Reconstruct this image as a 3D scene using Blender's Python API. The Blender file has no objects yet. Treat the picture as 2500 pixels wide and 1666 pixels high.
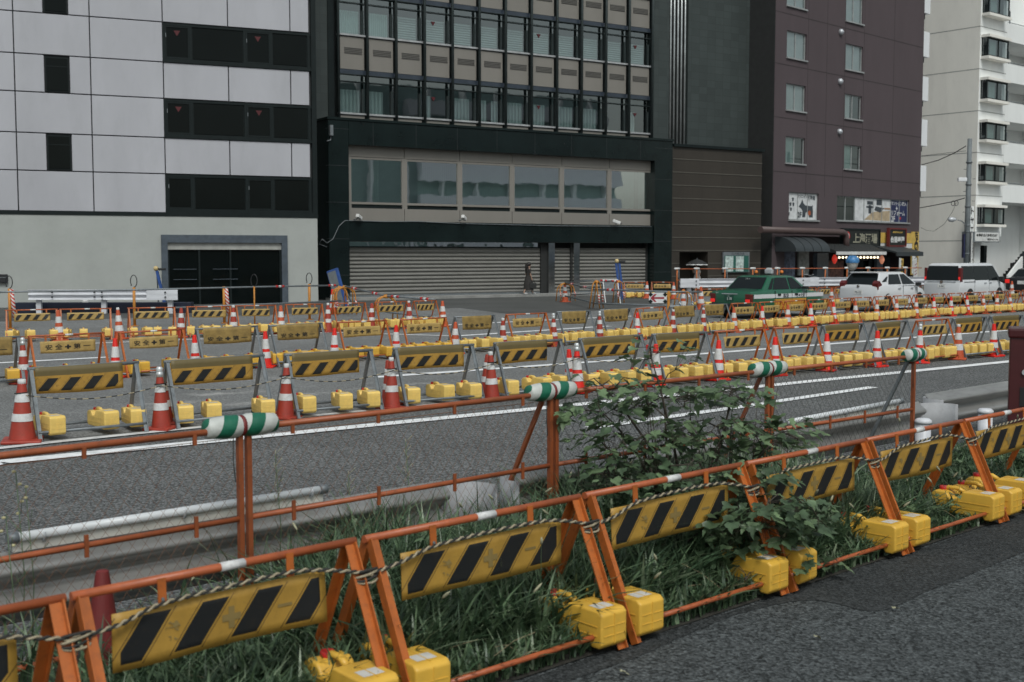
import bpy, bmesh, math, random
from mathutils import Vector, Matrix
R = math.radians
rnd = random.Random(7)
S = bpy.context.scene
COL = S.collection

# ------------------------------------------------------------------ camera, world, sun, exposure
F = 2894.0; CH = 2.2; PITCH = math.atan((833 - 622) / F)
cd = bpy.data.cameras.new('camera'); cam = bpy.data.objects.new('camera', cd); COL.objects.link(cam)
cam.location = (0, 0, CH); cam.rotation_euler = (math.pi / 2 - PITCH, 0, 0)
cd.sensor_width = 36; cd.lens = 36 * F / 2500; cd.clip_end = 2000
cd.dof.use_dof = True; cd.dof.focus_distance = 15.5; cd.dof.aperture_fstop = 3.4
S.camera = cam
W = bpy.data.worlds.new('World'); S.world = W; W.use_nodes = True
nt = W.node_tree; nt.nodes.clear()
SUN_EL, SUN_AZ = R(52), R(166)          # azimuth clockwise from +Y
sky = nt.nodes.new('ShaderNodeTexSky'); sky.sky_type = 'NISHITA'; sky.sun_disc = False
sky.sun_elevation = SUN_EL; sky.sun_rotation = SUN_AZ; sky.dust_density = 4; sky.air_density = 1.2
hs = nt.nodes.new('ShaderNodeHueSaturation'); hs.inputs['Saturation'].default_value = 0.34
bg = nt.nodes.new('ShaderNodeBackground'); bg.inputs['Strength'].default_value = 0.105
wo = nt.nodes.new('ShaderNodeOutputWorld')
nt.links.new(sky.outputs[0], hs.inputs['Color']); mxn = nt.nodes.new('ShaderNodeMix'); mxn.data_type = 'RGBA'; mxn.blend_type = 'MULTIPLY'; mxn.inputs[0].default_value = 1; mxn.inputs[7].default_value = (.965, 1.035, 1.02, 1); nt.links.new(hs.outputs[0], mxn.inputs[6]); nt.links.new(mxn.outputs[2], bg.inputs[0]); nt.links.new(bg.outputs[0], wo.inputs[0])
sl = bpy.data.lights.new('sun', 'SUN'); sl.energy = 1.4; sl.angle = R(15); sl.color = (1, 1, .965)
so = bpy.data.objects.new('sun', sl); COL.objects.link(so)
sd = Vector((math.sin(SUN_AZ) * math.cos(SUN_EL), math.cos(SUN_AZ) * math.cos(SUN_EL), math.sin(SUN_EL)))
so.rotation_euler = sd.to_track_quat('Z', 'Y').to_euler()
S.view_settings.view_transform = 'Standard'; S.view_settings.look = 'None'
S.view_settings.exposure = -0.06; S.view_settings.gamma = 1
S.cycles.use_denoising = True
S.cycles.max_bounces = 8; S.cycles.transparent_max_bounces = 16

# ------------------------------------------------------------------ measuring helpers (photo survey -> world)
def ray(u, v):
    a = (u - 1250) / F; b = (833 - v) / F
    return Vector((a, math.cos(PITCH) + b * math.sin(PITCH), -math.sin(PITCH) + b * math.cos(PITCH)))
def G(u, v, z=0.0):
    d = ray(u, v); t = (z - CH) / d.z
    return Vector((d.x * t, d.y * t, z))
def at_depth(u, v, y):
    d = ray(u, v); t = y / d.y
    return Vector((d.x * t, y, CH + d.z * t))

# ------------------------------------------------------------------ materials
def nodes_of(name):
    m = bpy.data.materials.new(name); m.use_nodes = True
    return m, m.node_tree, m.node_tree.nodes['Principled BSDF']
def N(t, kind, **kw):
    n = t.nodes.new(kind)
    for k, v in kw.items(): setattr(n, k, v)
    return n
def setin(n, **kw):
    for k, v in kw.items(): n.inputs[k.replace('_', ' ')].default_value = v
def MATH(t, op, a, b=None, c=None):
    n = N(t, 'ShaderNodeMath', operation=op)
    for i, x in enumerate((a, b, c)):
        if x is None: continue
        if isinstance(x, (int, float)): n.inputs[i].default_value = x
        else: t.links.new(x, n.inputs[i])
    return n.outputs[0]
def MIX(t, fac, a, b, mode='MIX'):
    n = N(t, 'ShaderNodeMix', data_type='RGBA', blend_type=mode)
    for i, x in ((0, fac), (6, a), (7, b)):
        if isinstance(x, (int, float)): n.inputs[i].default_value = x
        elif isinstance(x, (tuple, list)): n.inputs[i].default_value = (*x[:3], 1)
        else: t.links.new(x, n.inputs[i])
    return n.outputs[2]
def COORD(t, space='Object', scale=(1, 1, 1)):
    c = N(t, 'ShaderNodeTexCoord'); mp = N(t, 'ShaderNodeMapping'); mp.inputs['Scale'].default_value = scale
    t.links.new(c.outputs[space], mp.inputs[0]); return mp.outputs[0]
def NOISE(t, vec, scale, detail=4, rough=.6):
    n = N(t, 'ShaderNodeTexNoise'); setin(n, Scale=scale, Detail=detail, Roughness=rough); t.links.new(vec, n.inputs['Vector']); return n.outputs['Fac']
def RAMP(t, fac, lo, hi):
    n = N(t, 'ShaderNodeMapRange'); n.inputs[1].default_value = lo; n.inputs[2].default_value = hi; t.links.new(fac, n.inputs[0]); return n.outputs[0]
def BUMP(t, h, bsdf, strength=.3, dist=.01):
    n = N(t, 'ShaderNodeBump'); setin(n, Strength=strength, Distance=dist); t.links.new(h, n.inputs['Height']); t.links.new(n.outputs[0], bsdf.inputs['Normal'])
def mat(name, col, rough=.6, metal=0., var=.18, vscale=3., dirt=0., dirtcol=(.06, .05, .04), coat=0., bump=0., bscale=60., stretch=(1, 1, 1), emit=None, spec=.5):
    m, t, b = nodes_of(name)
    v = COORD(t, 'Object', stretch)
    n1 = NOISE(t, v, vscale)
    lo = tuple(c * (1 - var) for c in col); hi = tuple(min(1, c * (1 + var)) for c in col)
    c = MIX(t, RAMP(t, n1, .3, .7), lo, hi)
    if dirt > 0:
        n2 = NOISE(t, v, vscale * 3.1, 6, .7)
        c = MIX(t, MATH(t, 'MULTIPLY', RAMP(t, n2, .5, .75), dirt), c, dirtcol)
    t.links.new(c, b.inputs['Base Color'])
    setin(b, Roughness=rough, Metallic=metal)
    b.inputs['Specular IOR Level'].default_value = spec
    if coat: b.inputs['Coat Weight'].default_value = coat; b.inputs['Coat Roughness'].default_value = .06
    if bump: BUMP(t, NOISE(t, v, bscale, 3), b, bump, .006)
    if emit: b.inputs['Emission Color'].default_value = (*emit[:3], 1); b.inputs['Emission Strength'].default_value = emit[3]
    return m
def asphalt(name, lo, hi, grain, contrast=1., blotch=.25, bump=.5, stains=None):
    m, t, b = nodes_of(name)
    v = COORD(t)
    g = N(t, 'ShaderNodeTexVoronoi', feature='F1'); setin(g, Scale=grain); t.links.new(v, g.inputs['Vector'])
    sep = N(t, 'ShaderNodeSeparateColor'); t.links.new(g.outputs['Color'], sep.inputs[0])
    f = NOISE(t, v, grain * .45, 3, .8)
    k = MATH(t, 'ADD', MATH(t, 'MULTIPLY', sep.outputs[0], .5 * contrast), MATH(t, 'MULTIPLY', RAMP(t, f, .3, .7), .5))
    k = MATH(t, 'POWER', k, 1.7)
    c = MIX(t, k, lo, hi)
    bl = NOISE(t, v, .35, 5, .6)
    c = MIX(t, MATH(t, 'MULTIPLY', RAMP(t, bl, .35, .7), blotch), c, tuple(x * .55 for x in lo))
    bl2 = NOISE(t, COORD(t, 'Object', (1, 1, 1)), 1.7, 5, .7)
    c = MIX(t, MATH(t, 'MULTIPLY', RAMP(t, bl2, .55, .8), blotch), c, hi)
    if stains:
        for (x, y, rx, ry, ang, amt) in stains:
            mp = N(t, 'ShaderNodeMapping', vector_type='TEXTURE'); tc = N(t, 'ShaderNodeTexCoord')
            mp.inputs['Location'].default_value = (x, y, 0); mp.inputs['Rotation'].default_value = (0, 0, ang); mp.inputs['Scale'].default_value = (rx, ry, 1)
            t.links.new(tc.outputs['Object'], mp.inputs[0])
            ln = N(t, 'ShaderNodeVectorMath', operation='LENGTH'); t.links.new(mp.outputs[0], ln.inputs[0])
            msk = RAMP(t, ln.outputs['Value'], 1.0, .3)
            nz = RAMP(t, NOISE(t, v, 2.6, 6, .75), .45, .68)
            c = MIX(t, MATH(t, 'MULTIPLY', MATH(t, 'MULTIPLY', msk, nz), amt), c, (.5, .49, .47))
    # cracks
    cr = N(t, 'ShaderNodeTexVoronoi', feature='DISTANCE_TO_EDGE'); setin(cr, Scale=.16); t.links.new(v, cr.inputs['Vector'])
    wob = NOISE(t, v, 1.2, 5, .7)
    ck = RAMP(t, MATH(t, 'ADD', cr.outputs['Distance'], MATH(t, 'MULTIPLY', wob, .006)), .0056, .0042)
    c = MIX(t, MATH(t, 'MULTIPLY', ck, .18), c, tuple(x * .3 for x in lo))
    t.links.new(c, b.inputs['Base Color']); setin(b, Roughness=.88)
    b.inputs['Specular IOR Level'].default_value = .3
    BUMP(t, MATH(t, 'ADD', g.outputs['Distance'], f), b, bump, .006)
    return m
def glass_dark(name, col=(.012, .016, .016), rough=.06, spec=.5):
    m, t, b = nodes_of(name)
    v = COORD(t); n = NOISE(t, v, .4, 2)
    t.links.new(MIX(t, n, tuple(c * .6 for c in col), tuple(c * 1.5 for c in col)), b.inputs['Base Color'])
    setin(b, Roughness=rough); b.inputs['Specular IOR Level'].default_value = spec
    BUMP(t, NOISE(t, v, .8, 2), b, .04, .02)
    return m
def glass_clear(name, tint, refl=.14, wob=.05):
    m, t, b = nodes_of(name); t.nodes.remove(b)
    o = t.nodes['Material Output']
    tr = N(t, 'ShaderNodeBsdfTransparent'); tr.inputs[0].default_value = (*tint, 1)
    gl = N(t, 'ShaderNodeBsdfGlossy'); gl.inputs['Roughness'].default_value = .02; gl.inputs[0].default_value = (.9, .95, .95, 1)
    bp = N(t, 'ShaderNodeBump'); setin(bp, Strength=wob, Distance=.05)
    t.links.new(NOISE(t, COORD(t), .7, 2), bp.inputs['Height']); t.links.new(bp.outputs[0], gl.inputs['Normal'])
    lw = N(t, 'ShaderNodeLayerWeight'); lw.inputs['Blend'].default_value = .25
    fac = MATH(t, 'ADD', MATH(t, 'MULTIPLY', lw.outputs['Facing'], .35), refl)
    mx = N(t, 'ShaderNodeMixShader'); t.links.new(fac, mx.inputs[0]); t.links.new(tr.outputs[0], mx.inputs[1]); t.links.new(gl.outputs[0], mx.inputs[2])
    t.links.new(mx.outputs[0], o.inputs['Surface']); return m
def ribbed(name, col, axis, period, depth=.5, rough=.6, contrast=.35):
    """parallel ribs / slats along one object axis"""
    m, t, b = nodes_of(name)
    sep = N(t, 'ShaderNodeSeparateXYZ'); t.links.new(COORD(t), sep.inputs[0])
    ph = MATH(t, 'SINE', MATH(t, 'MULTIPLY', sep.outputs[axis], 2 * math.pi / period))
    nz = NOISE(t, COORD(t), 1.5, 4)
    c = MIX(t, nz, tuple(x * .8 for x in col), tuple(x * 1.15 for x in col))
    c = MIX(t, MATH(t, 'MULTIPLY', RAMP(t, ph, .3, 1.), contrast), c, tuple(x * .4 for x in col))
    t.links.new(c, b.inputs['Base Color']); setin(b, Roughness=rough)
    BUMP(t, ph, b, depth, period * .2); return m
def tiles(name, col, w, h, mortar=(.1, .1, .1), msize=.012, var=.2, rough=.6, spec=.4, swap=True, off=0.):
    m, t, b = nodes_of(name)
    sep = N(t, 'ShaderNodeSeparateXYZ'); t.links.new(COORD(t), sep.inputs[0])
    cmb = N(t, 'ShaderNodeCombineXYZ'); t.links.new(sep.outputs[0], cmb.inputs[0]); t.links.new(sep.outputs[2], cmb.inputs[1])
    br = N(t, 'ShaderNodeTexBrick', offset=off); setin(br, Scale=1., Brick_Width=w, Row_Height=h, Mortar_Size=msize, Bias=0.)
    br.inputs['Color1'].default_value = (*[c * (1 - var) for c in col], 1); br.inputs['Color2'].default_value = (*[c * (1 + var) for c in col], 1)
    br.inputs['Mortar'].default_value = (*mortar, 1); t.links.new(cmb.outputs[0], br.inputs['Vector'])
    nz = NOISE(t, COORD(t, 'Object', (.6, .6, .25)), 1.2, 6, .65)
    c = MIX(t, MATH(t, 'MULTIPLY', RAMP(t, nz, .35, .75), .5), br.outputs['Color'], tuple(c * .55 for c in col))
    n2 = NOISE(t, COORD(t), 22, 3)
    c = MIX(t, MATH(t, 'MULTIPLY', n2, .35), c, tuple(min(1, x * 1.5) for x in col))
    t.links.new(c, b.inputs['Base Color']); setin(b, Roughness=rough); b.inputs['Specular IOR Level'].default_value = spec
    BUMP(t, br.outputs['Fac'], b, -.3, .01); return m
def hatch(name, yellow, black=(.008, .009, .01), pitch=.3, duty=.44, slope=.75, faded_top=0., fade=(.16, .12, .045), wear=.3, height=.25, width=1.12, c0=.04):
    """board print: slanted black stripes on yellow, UV in metres, v from the lower edge"""
    m, t, b = nodes_of(name)
    uv = N(t, 'ShaderNodeUVMap'); sep = N(t, 'ShaderNodeSeparateXYZ'); t.links.new(uv.outputs[0], sep.inputs[0])
    u, v = sep.outputs[0], sep.outputs[1]
    top = height * (1 - faded_top)
    ph = MATH(t, 'FRACT', MATH(t, 'DIVIDE', MATH(t, 'ADD', MATH(t, 'SUBTRACT', u, MATH(t, 'MULTIPLY', v, slope)), 10.5 * pitch - c0), pitch))
    d = MATH(t, 'ABSOLUTE', MATH(t, 'SUBTRACT', ph, .5))
    ins = MATH(t, 'MULTIPLY', MATH(t, 'GREATER_THAN', v, .028), MATH(t, 'LESS_THAN', v, top - .03))
    ins = MATH(t, 'MULTIPLY', ins, MATH(t, 'LESS_THAN', MATH(t, 'ABSOLUTE', MATH(t, 'SUBTRACT', u, width / 2)), width / 2 - .035))
    st = MATH(t, 'MULTIPLY', MATH(t, 'LESS_THAN', d, duty / 2), ins)
    ins2 = MATH(t, 'MULTIPLY', MATH(t, 'GREATER_THAN', v, .016), MATH(t, 'LESS_THAN', v, top - .018))
    rim = MATH(t, 'MULTIPLY', MATH(t, 'LESS_THAN', MATH(t, 'ABSOLUTE', MATH(t, 'SUBTRACT', d, duty / 2 + .045)), .012), ins2)
    vv = COORD(t); nz = NOISE(t, vv, 4, 6, .7); nf = NOISE(t, vv, 26, 4, .7)
    y = MIX(t, RAMP(t, nz, .3, .75), yellow, tuple(c * .62 for c in yellow))
    y = MIX(t, MATH(t, 'MULTIPLY', RAMP(t, nf, .55, .75), wear), y, (.1, .075, .03))
    bk = MIX(t, MATH(t, 'MULTIPLY', RAMP(t, nf, .55, .85), wear * .12), black, yellow)
    c = MIX(t, MATH(t, 'MULTIPLY', rim, .8), y, (.05, .03, .012))
    c = MIX(t, st, c, bk)
    if faded_top:
        c = MIX(t, MATH(t, 'GREATER_THAN', v, top), c, MIX(t, nz, fade, tuple(x * .6 for x in fade)))
    t.links.new(c, b.inputs['Base Color']); setin(b, Roughness=.55); return m
def pad_stripes(name):
    m, t, b = nodes_of(name)
    sep = N(t, 'ShaderNodeSeparateXYZ'); t.links.new(COORD(t), sep.inputs[0])
    an = MATH(t, 'DIVIDE', MATH(t, 'ARCTAN2', sep.outputs[2], sep.outputs[1]), 2 * math.pi)
    ph = MATH(t, 'FRACT', MATH(t, 'ADD', MATH(t, 'MULTIPLY', sep.outputs[0], 5.6), MATH(t, 'ADD', an, 10.35)))
    nz = NOISE(t, COORD(t), 14, 5)
    w = MIX(t, nz, (.62, .64, .62), (.42, .43, .4)); g = MIX(t, nz, (.012, .16, .09), (.008, .09, .055))
    t.links.new(MIX(t, MATH(t, 'LESS_THAN', ph, .5), w, g), b.inputs['Base Color']); setin(b, Roughness=.5)
    BUMP(t, NOISE(t, COORD(t), 9, 3), b, .5, .02); return m
def wrap_stripes(name, a=(.6, .58, .56), c2=(.45, .03, .02), freq=9.):
    m, t, b = nodes_of(name)
    sep = N(t, 'ShaderNodeSeparateXYZ'); t.links.new(COORD(t), sep.inputs[0])
    ph = MATH(t, 'FRACT', MATH(t, 'ADD', MATH(t, 'MULTIPLY', sep.outputs[2], freq), MATH(t, 'MULTIPLY', sep.outputs[0], freq)))
    t.links.new(MIX(t, MATH(t, 'LESS_THAN', ph, .5), a, c2), b.inputs['Base Color']); setin(b, Roughness=.45); return m
def leafmat(name, col, trans=.3, var=.45):
    m, t, b = nodes_of(name)
    o = t.nodes['Material Output']
    nz = RAMP(t, NOISE(t, COORD(t), 7, 3), .3, .7); fine = NOISE(t, COORD(t), 40, 3)
    c = MIX(t, nz, tuple(x * (1 - var) for x in col), tuple(x * (1 + var) for x in col))
    c = MIX(t, MATH(t, 'MULTIPLY', fine, .3), c, tuple(x * .5 for x in col))
    t.links.new(c, b.inputs['Base Color']); setin(b, Roughness=.38)
    tl = N(t, 'ShaderNodeBsdfTranslucent'); t.links.new(c, tl.inputs[0])
    mx = N(t, 'ShaderNodeMixShader'); mx.inputs[0].default_value = trans
    t.links.new(b.outputs[0], mx.inputs[1]); t.links.new(tl.outputs[0], mx.inputs[2]); t.links.new(mx.outputs[0], o.inputs['Surface'])
    return m

M = {}
M['orange'] = mat('orange_paint', (.4, .1, .035), .42, dirt=.35, dirtcol=(.16, .06, .035), vscale=6)
M['orange_dark'] = mat('orange_leg_paint', (.43, .115, .022), .45, dirt=.5, dirtcol=(.12, .05, .03), vscale=7)
M['fence_dark'] = mat('rusty_fence_paint', (.26, .068, .022), .5, dirt=.6, dirtcol=(.09, .04, .025), vscale=6)
M['fence_rail'] = mat('fence_rail_paint', (.33, .085, .03), .45, dirt=.5, dirtcol=(.13, .055, .035), vscale=5)
M['galv'] = mat('galvanised_steel', (.2, .22, .235), .5, .35, dirt=.5, dirtcol=(.09, .09, .09), vscale=9)
M['galv_light'] = mat('light_galvanised_steel', (.48, .5, .53), .4, .3, dirt=.3, dirtcol=(.25, .25, .25), vscale=3)
M['rail_white'] = mat('white_guardrail_paint', (.6, .61, .65), .42, dirt=.25, dirtcol=(.3, .29, .27), vscale=2, stretch=(.5, 3, 3))
M['rail_brown'] = mat('grey_guardrail_back', (.32, .315, .305), .3, .4, dirt=.4, dirtcol=(.12, .11, .1), vscale=2, stretch=(.6, 3, 3))
M['rail_sleeve'] = mat('grey_rail_sleeve', (.34, .345, .36), .75, 0., dirt=.4, dirtcol=(.2, .19, .18), vscale=4)
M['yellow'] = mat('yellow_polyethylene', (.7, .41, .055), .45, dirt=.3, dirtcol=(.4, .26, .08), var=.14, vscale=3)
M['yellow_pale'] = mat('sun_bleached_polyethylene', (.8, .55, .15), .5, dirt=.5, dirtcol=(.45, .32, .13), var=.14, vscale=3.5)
M['red'] = mat('red_plastic', (.5, .02, .02), .4)
M['label'] = mat('paper_label', (.62, .6, .55), .6)
M['white_tape'] = mat('white_tape', (.62, .62, .62), .5, dirt=.4, dirtcol=(.4, .36, .32), vscale=30)
M['cone_old'] = mat('faded_red_cone', (.34, .04, .024), .5, dirt=.5, dirtcol=(.16, .05, .03), vscale=5)
M['cone_new'] = mat('bright_red_cone', (.72, .022, .014), .4, dirt=.12, vscale=5)
M['cone_orange'] = mat('orange_cone', (.5, .085, .03), .5, dirt=.35, dirtcol=(.3, .12, .06), vscale=5)
M['cone_dark'] = mat('dark_red_cone', (.15, .017, .016), .55, dirt=.5, dirtcol=(.08, .02, .02), vscale=5)
M['band'] = mat('reflective_white_band', (.62, .62, .62), .45, dirt=.5, dirtcol=(.36, .33, .31), vscale=6)
M['silver'] = mat('silver_reflector', (.65, .67, .68), .3, .5)
M['black'] = mat('black_paint', (.015, .016, .018), .5)
M['rubber'] = mat('black_rubber', (.02, .02, .02), .7)
M['ink'] = mat('black_ink', (.012, .012, .012), .6, dirt=.12, dirtcol=(.2, .14, .05), vscale=40)
M['ghost'] = mat('show_through_ink', (.235, .165, .055), .6)
M['sleeve'] = mat('soiled_yellow_sheet', (.27, .18, .055), .65, var=.35, dirt=.5, dirtcol=(.13, .095, .04), vscale=5)
M['sheet'] = mat('yellow_text_sheet', (.4, .27, .09), .6, var=.25, dirt=.45, dirtcol=(.2, .14, .05), vscale=6)
M['hatchA'] = hatch('striped_board_print', (.47, .27, .045), pitch=.297, duty=.47, slope=.8, height=.25)
M['hatchB'] = hatch('striped_sleeve_print', (.47, .265, .045), pitch=.255, duty=.47, slope=.85, faded_top=.34, height=.31, wear=.65, width=.98, c0=.055)
M['hatchD'] = hatch('worn_striped_board_print', (.48, .32, .1), pitch=.225, duty=.45, slope=.75, height=.2, wear=.5, width=.9, c0=.02)
M['pad'] = pad_stripes('green_white_cushion')
M['wrap'] = wrap_stripes('red_white_wrap')
M['wrap_b'] = wrap_stripes('blue_white_wrap', (.6, .6, .6), (.02, .12, .2))
M['rope_a'] = mat('pale_rope_strand', (.34, .29, .2), .9, dirt=.4, vscale=40)
M['rope_b'] = mat('black_rope_strand', (.03, .03, .028), .9)
M['wire'] = mat('orange_net_wire', (.2, .085, .04), .6, dirt=.6, dirtcol=(.06, .05, .045), vscale=20)
M['wire_grey'] = mat('grey_net_wire', (.1, .1, .095), .6)
M['soil'] = mat('dark_soil', (.035, .032, .026), .95, var=.5, vscale=9, bump=.8, bscale=30)
M['grass1'] = leafmat('dark_grass_blade', (.062, .11, .058))
M['grass2'] = leafmat('mid_grass_blade', (.13, .2, .105))
M['grass3'] = leafmat('pale_grass_blade', (.25, .32, .2))
M['seed'] = mat('pale_seed_head', (.34, .33, .22), .9)
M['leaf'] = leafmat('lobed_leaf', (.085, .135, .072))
M['leaf2'] = leafmat('pale_lobed_leaf', (.17, .25, .13))  # paints the lighter crown top of the shrub; random mix on ground plants
M['bark'] = mat('shrub_bark', (.05, .04, .03), .85)
M['flower'] = mat('pale_yellow_flower', (.5, .46, .26), .8)
M['line'] = mat('road_paint', (.8, .81, .82), .7, dirt=.55, dirtcol=(.36, .36, .36), vscale=4)
M['line_worn'] = mat('worn_road_paint', (.62, .62, .62), .75, dirt=.6, dirtcol=(.2, .2, .2), vscale=3)
M['blue'] = mat('blue_paint', (.025, .075, .26), .45, dirt=.35, dirtcol=(.03, .04, .08), vscale=5)
M['navy'] = mat('navy_paint', (.008, .012, .03), .5)
M['maroon'] = mat('maroon_metal', (.062, .01, .012), .45, dirt=.25, dirtcol=(.05, .01, .01), vscale=4)
M['maroon_dark'] = mat('maroon_top', (.06, .008, .01), .4)
M['plate_white'] = mat('white_sign_face', (.62, .62, .63), .5)
M['arrow'] = mat('dark_red_arrow', (.28, .015, .03), .5)
M['tube_lamp'] = mat('white_tube', (.72, .74, .76), .3, .0, var=.05)
M['post_yellow'] = mat('amber_post_paint', (.5, .2, .025), .5, dirt=.4, dirtcol=(.2, .08, .02), vscale=8)

# ------------------------------------------------------------------ mesh builder
class MB:
    def __init__(s): s.v = []; s.f = []; s.m = []; s.sm = []; s.uv = {}
    def add(s, vs, fs, mi=0, smooth=False):
        o = len(s.v); s.v += [tuple(p) for p in vs]
        for f in fs: s.f.append(tuple(i + o for i in f)); s.m.append(mi); s.sm.append(smooth)
        return o
    def box(s, c, d, mi=0, mx=None):
        x, y, z = (k / 2 for k in d)
        vs = [Vector((sx * x, sy * y, sz * z)) for sx in (-1, 1) for sy in (-1, 1) for sz in (-1, 1)]
        if mx is not None: vs = [mx @ p for p in vs]
        vs = [p + Vector(c) for p in vs]
        s.add(vs, [(0, 1, 3, 2), (4, 6, 7, 5), (0, 4, 5, 1), (2, 3, 7, 6), (0, 2, 6, 4), (1, 5, 7, 3)], mi); return s
    def span(s, x0, x1, y0, y1, z0, z1, mi=0):
        return s.box(((x0 + x1) / 2, (y0 + y1) / 2, (z0 + z1) / 2), (abs(x1 - x0), abs(y1 - y0), abs(z1 - z0)), mi)
    def bar(s, a, b, w, d, mi=0, side=(0, 1, 0)):
        a, b = Vector(a), Vector(b); t = (b - a).normalized(); n = Vector(side); n = (n - t * n.dot(t)).normalized(); k = t.cross(n)
        vs = [p + n * sy * d / 2 + k * sx * w / 2 for p in (a, b) for sx, sy in ((-1, -1), (1, -1), (1, 1), (-1, 1))]
        s.add(vs, [(3, 2, 1, 0), (4, 5, 6, 7), (0, 1, 5, 4), (1, 2, 6, 5), (2, 3, 7, 6), (3, 0, 4, 7)], mi); return s
    def tube(s, pts, r, n=8, mi=0, cap=True, smooth=True):
        pts = [Vector(p) for p in pts]; rs = r if isinstance(r, (list, tuple)) else [r] * len(pts)
        up = None; vs = []; fs = []
        for i, p in enumerate(pts):
            t = (pts[min(i + 1, len(pts) - 1)] - pts[max(i - 1, 0)]).normalized()
            if up is None:
                up = Vector((0, 0, 1)) if abs(t.z) < .9 else Vector((1, 0, 0))
            up = (up - t * up.dot(t)).normalized(); k = t.cross(up)
            for j in range(n):
                a = 2 * math.pi * j / n; vs.append(p + (up * math.cos(a) + k * math.sin(a)) * rs[i])
        for i in range(len(pts) - 1):
            for j in range(n):
                fs.append((i * n + j, i * n + (j + 1) % n, (i + 1) * n + (j + 1) % n, (i + 1) * n + j))
        s.add(vs, fs, mi, smooth)
        if cap:
            o = len(s.v) - len(vs)
            s.f.append(tuple(o + j for j in range(n))[::-1]); s.m.append(mi); s.sm.append(False)
            e = o + (len(pts) - 1) * n; s.f.append(tuple(e + j for j in range(n))); s.m.append(mi); s.sm.append(False)
        return s
    def prism(s, poly, y0, y1, mi=0, plane='xz'):
        def P(a, b, c): return (a, c, b) if plane == 'xz' else ((c, a, b) if plane == 'yz' else (a, b, c))
        n = len(poly); vs = [P(a, b, y0) for a, b in poly] + [P(a, b, y1) for a, b in poly]
        fs = [tuple(range(n)), tuple(range(2 * n - 1, n - 1, -1))] + [(i, i + n, (i + 1) % n + n, (i + 1) % n) for i in range(n)]
        s.add(vs, fs, mi); return s
    def lathe(s, prof, n=16, c=(0, 0, 0), mi=0, smooth=True, axis='z', mats=None):
        vs = []; fs = []
        for r, z in prof:
            for j in range(n):
                a = 2 * math.pi * j / n; x, y = r * math.cos(a), r * math.sin(a)
                p = (x, y, z) if axis == 'z' else ((z, x, y) if axis == 'x' else (x, z, y))
                vs.append(tuple(p[k] + c[k] for k in range(3)))
        o = len(s.v); s.v += vs
        for i in range(len(prof) - 1):
            for j in range(n):
                s.f.append((o + i * n + j, o + i * n + (j + 1) % n, o + (i + 1) * n + (j + 1) % n, o + (i + 1) * n + j))
                s.m.append(mats[i] if mats else mi); s.sm.append(smooth)
        for i, rev in ((0, True), (len(prof) - 1, False)):
            if prof[i][0] > 1e-4:
                idx = tuple(o + i * n + j for j in range(n)); s.f.append(idx[::-1] if rev else idx); s.m.append((mats[min(i, len(mats) - 1)]) if mats else mi); s.sm.append(False)
        return s
    def quad(s, a, b, c, d, mi=0): s.add([a, b, c, d], [(0, 1, 2, 3)], mi); return s
    def ball(s, c, r, n=10, mi=0, sz=(1, 1, 1)):
        vs = []; fs = []; h = n // 2
        for i in range(h + 1):
            for j in range(n):
                th = math.pi * i / h; ph = 2 * math.pi * j / n
                vs.append((c[0] + r * sz[0] * math.sin(th) * math.cos(ph), c[1] + r * sz[1] * math.sin(th) * math.sin(ph), c[2] + r * sz[2] * math.cos(th)))
        for i in range(h):
            for j in range(n): fs.append((i * n + j, (i + 1) * n + j, (i + 1) * n + (j + 1) % n, i * n + (j + 1) % n))
        s.add(vs, fs, mi, True); return s
    def text(s, body, w=None, h=None, at=(0, 0, 0), mi=0, warp=None, flip=False, depth=0., offset=0., rot=None, maxw=None):
        """lettering standing in the xz plane, facing -y; at = centre"""
        tv, tf = glyphs(body, depth, offset)
        x0 = min(p[0] for p in tv); x1 = max(p[0] for p in tv); y0 = min(p[1] for p in tv); y1 = max(p[1] for p in tv)
        sy = h / (y1 - y0) if h else w / (x1 - x0); sx = w / (x1 - x0) if w else sy
        vs = []
        for p in tv:
            x = (p[0] - (x0 + x1) / 2) * sx * (-1 if flip else 1); z = (p[1] - (y0 + y1) / 2) * sy
            q = Vector((x, -p[2], z))
            if rot is not None: q = rot @ q
            q += Vector(at)
            if warp: q.y += warp(q.x, q.z)
            vs.append(q)
        s.add(vs, [f[::-1] for f in tf] if flip else tf, mi); return s
    def build(s, name, mats, parent=None, bevel=0., segs=2, smooth_angle=None):
        me = bpy.data.meshes.new(name); me.from_pydata(s.v, [], s.f)
        for m in (mats if isinstance(mats, (list, tuple)) else [mats]): me.materials.append(m)
        me.polygons.foreach_set('material_index', s.m); me.polygons.foreach_set('use_smooth', s.sm)
        if s.uv:
            l = me.uv_layers.new(name='UVMap')
            for lp in me.loops: l.data[lp.index].uv = s.uv.get(lp.vertex_index, (0, 0))
        if bevel or smooth_angle is not None:
            bm = bmesh.new(); bm.from_mesh(me)
            bmesh.ops.recalc_face_normals(bm, faces=bm.faces)
            if bevel:
                ed = [e for e in bm.edges if e.is_manifold and e.calc_face_angle(0) > R(28)]
                bmesh.ops.bevel(bm, geom=ed, offset=bevel, segments=segs, profile=.6, affect='EDGES', clamp_overlap=True)
            if smooth_angle is not None:
                for f in bm.faces: f.smooth = True
            bm.to_mesh(me); bm.free()
            if smooth_angle is not None: me.set_sharp_from_angle(angle=R(smooth_angle))
        me.update()
        o = bpy.data.objects.new(name, me); COL.objects.link(o)
        if parent is not None: o.parent = parent
        return o
_gl = {}
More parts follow.
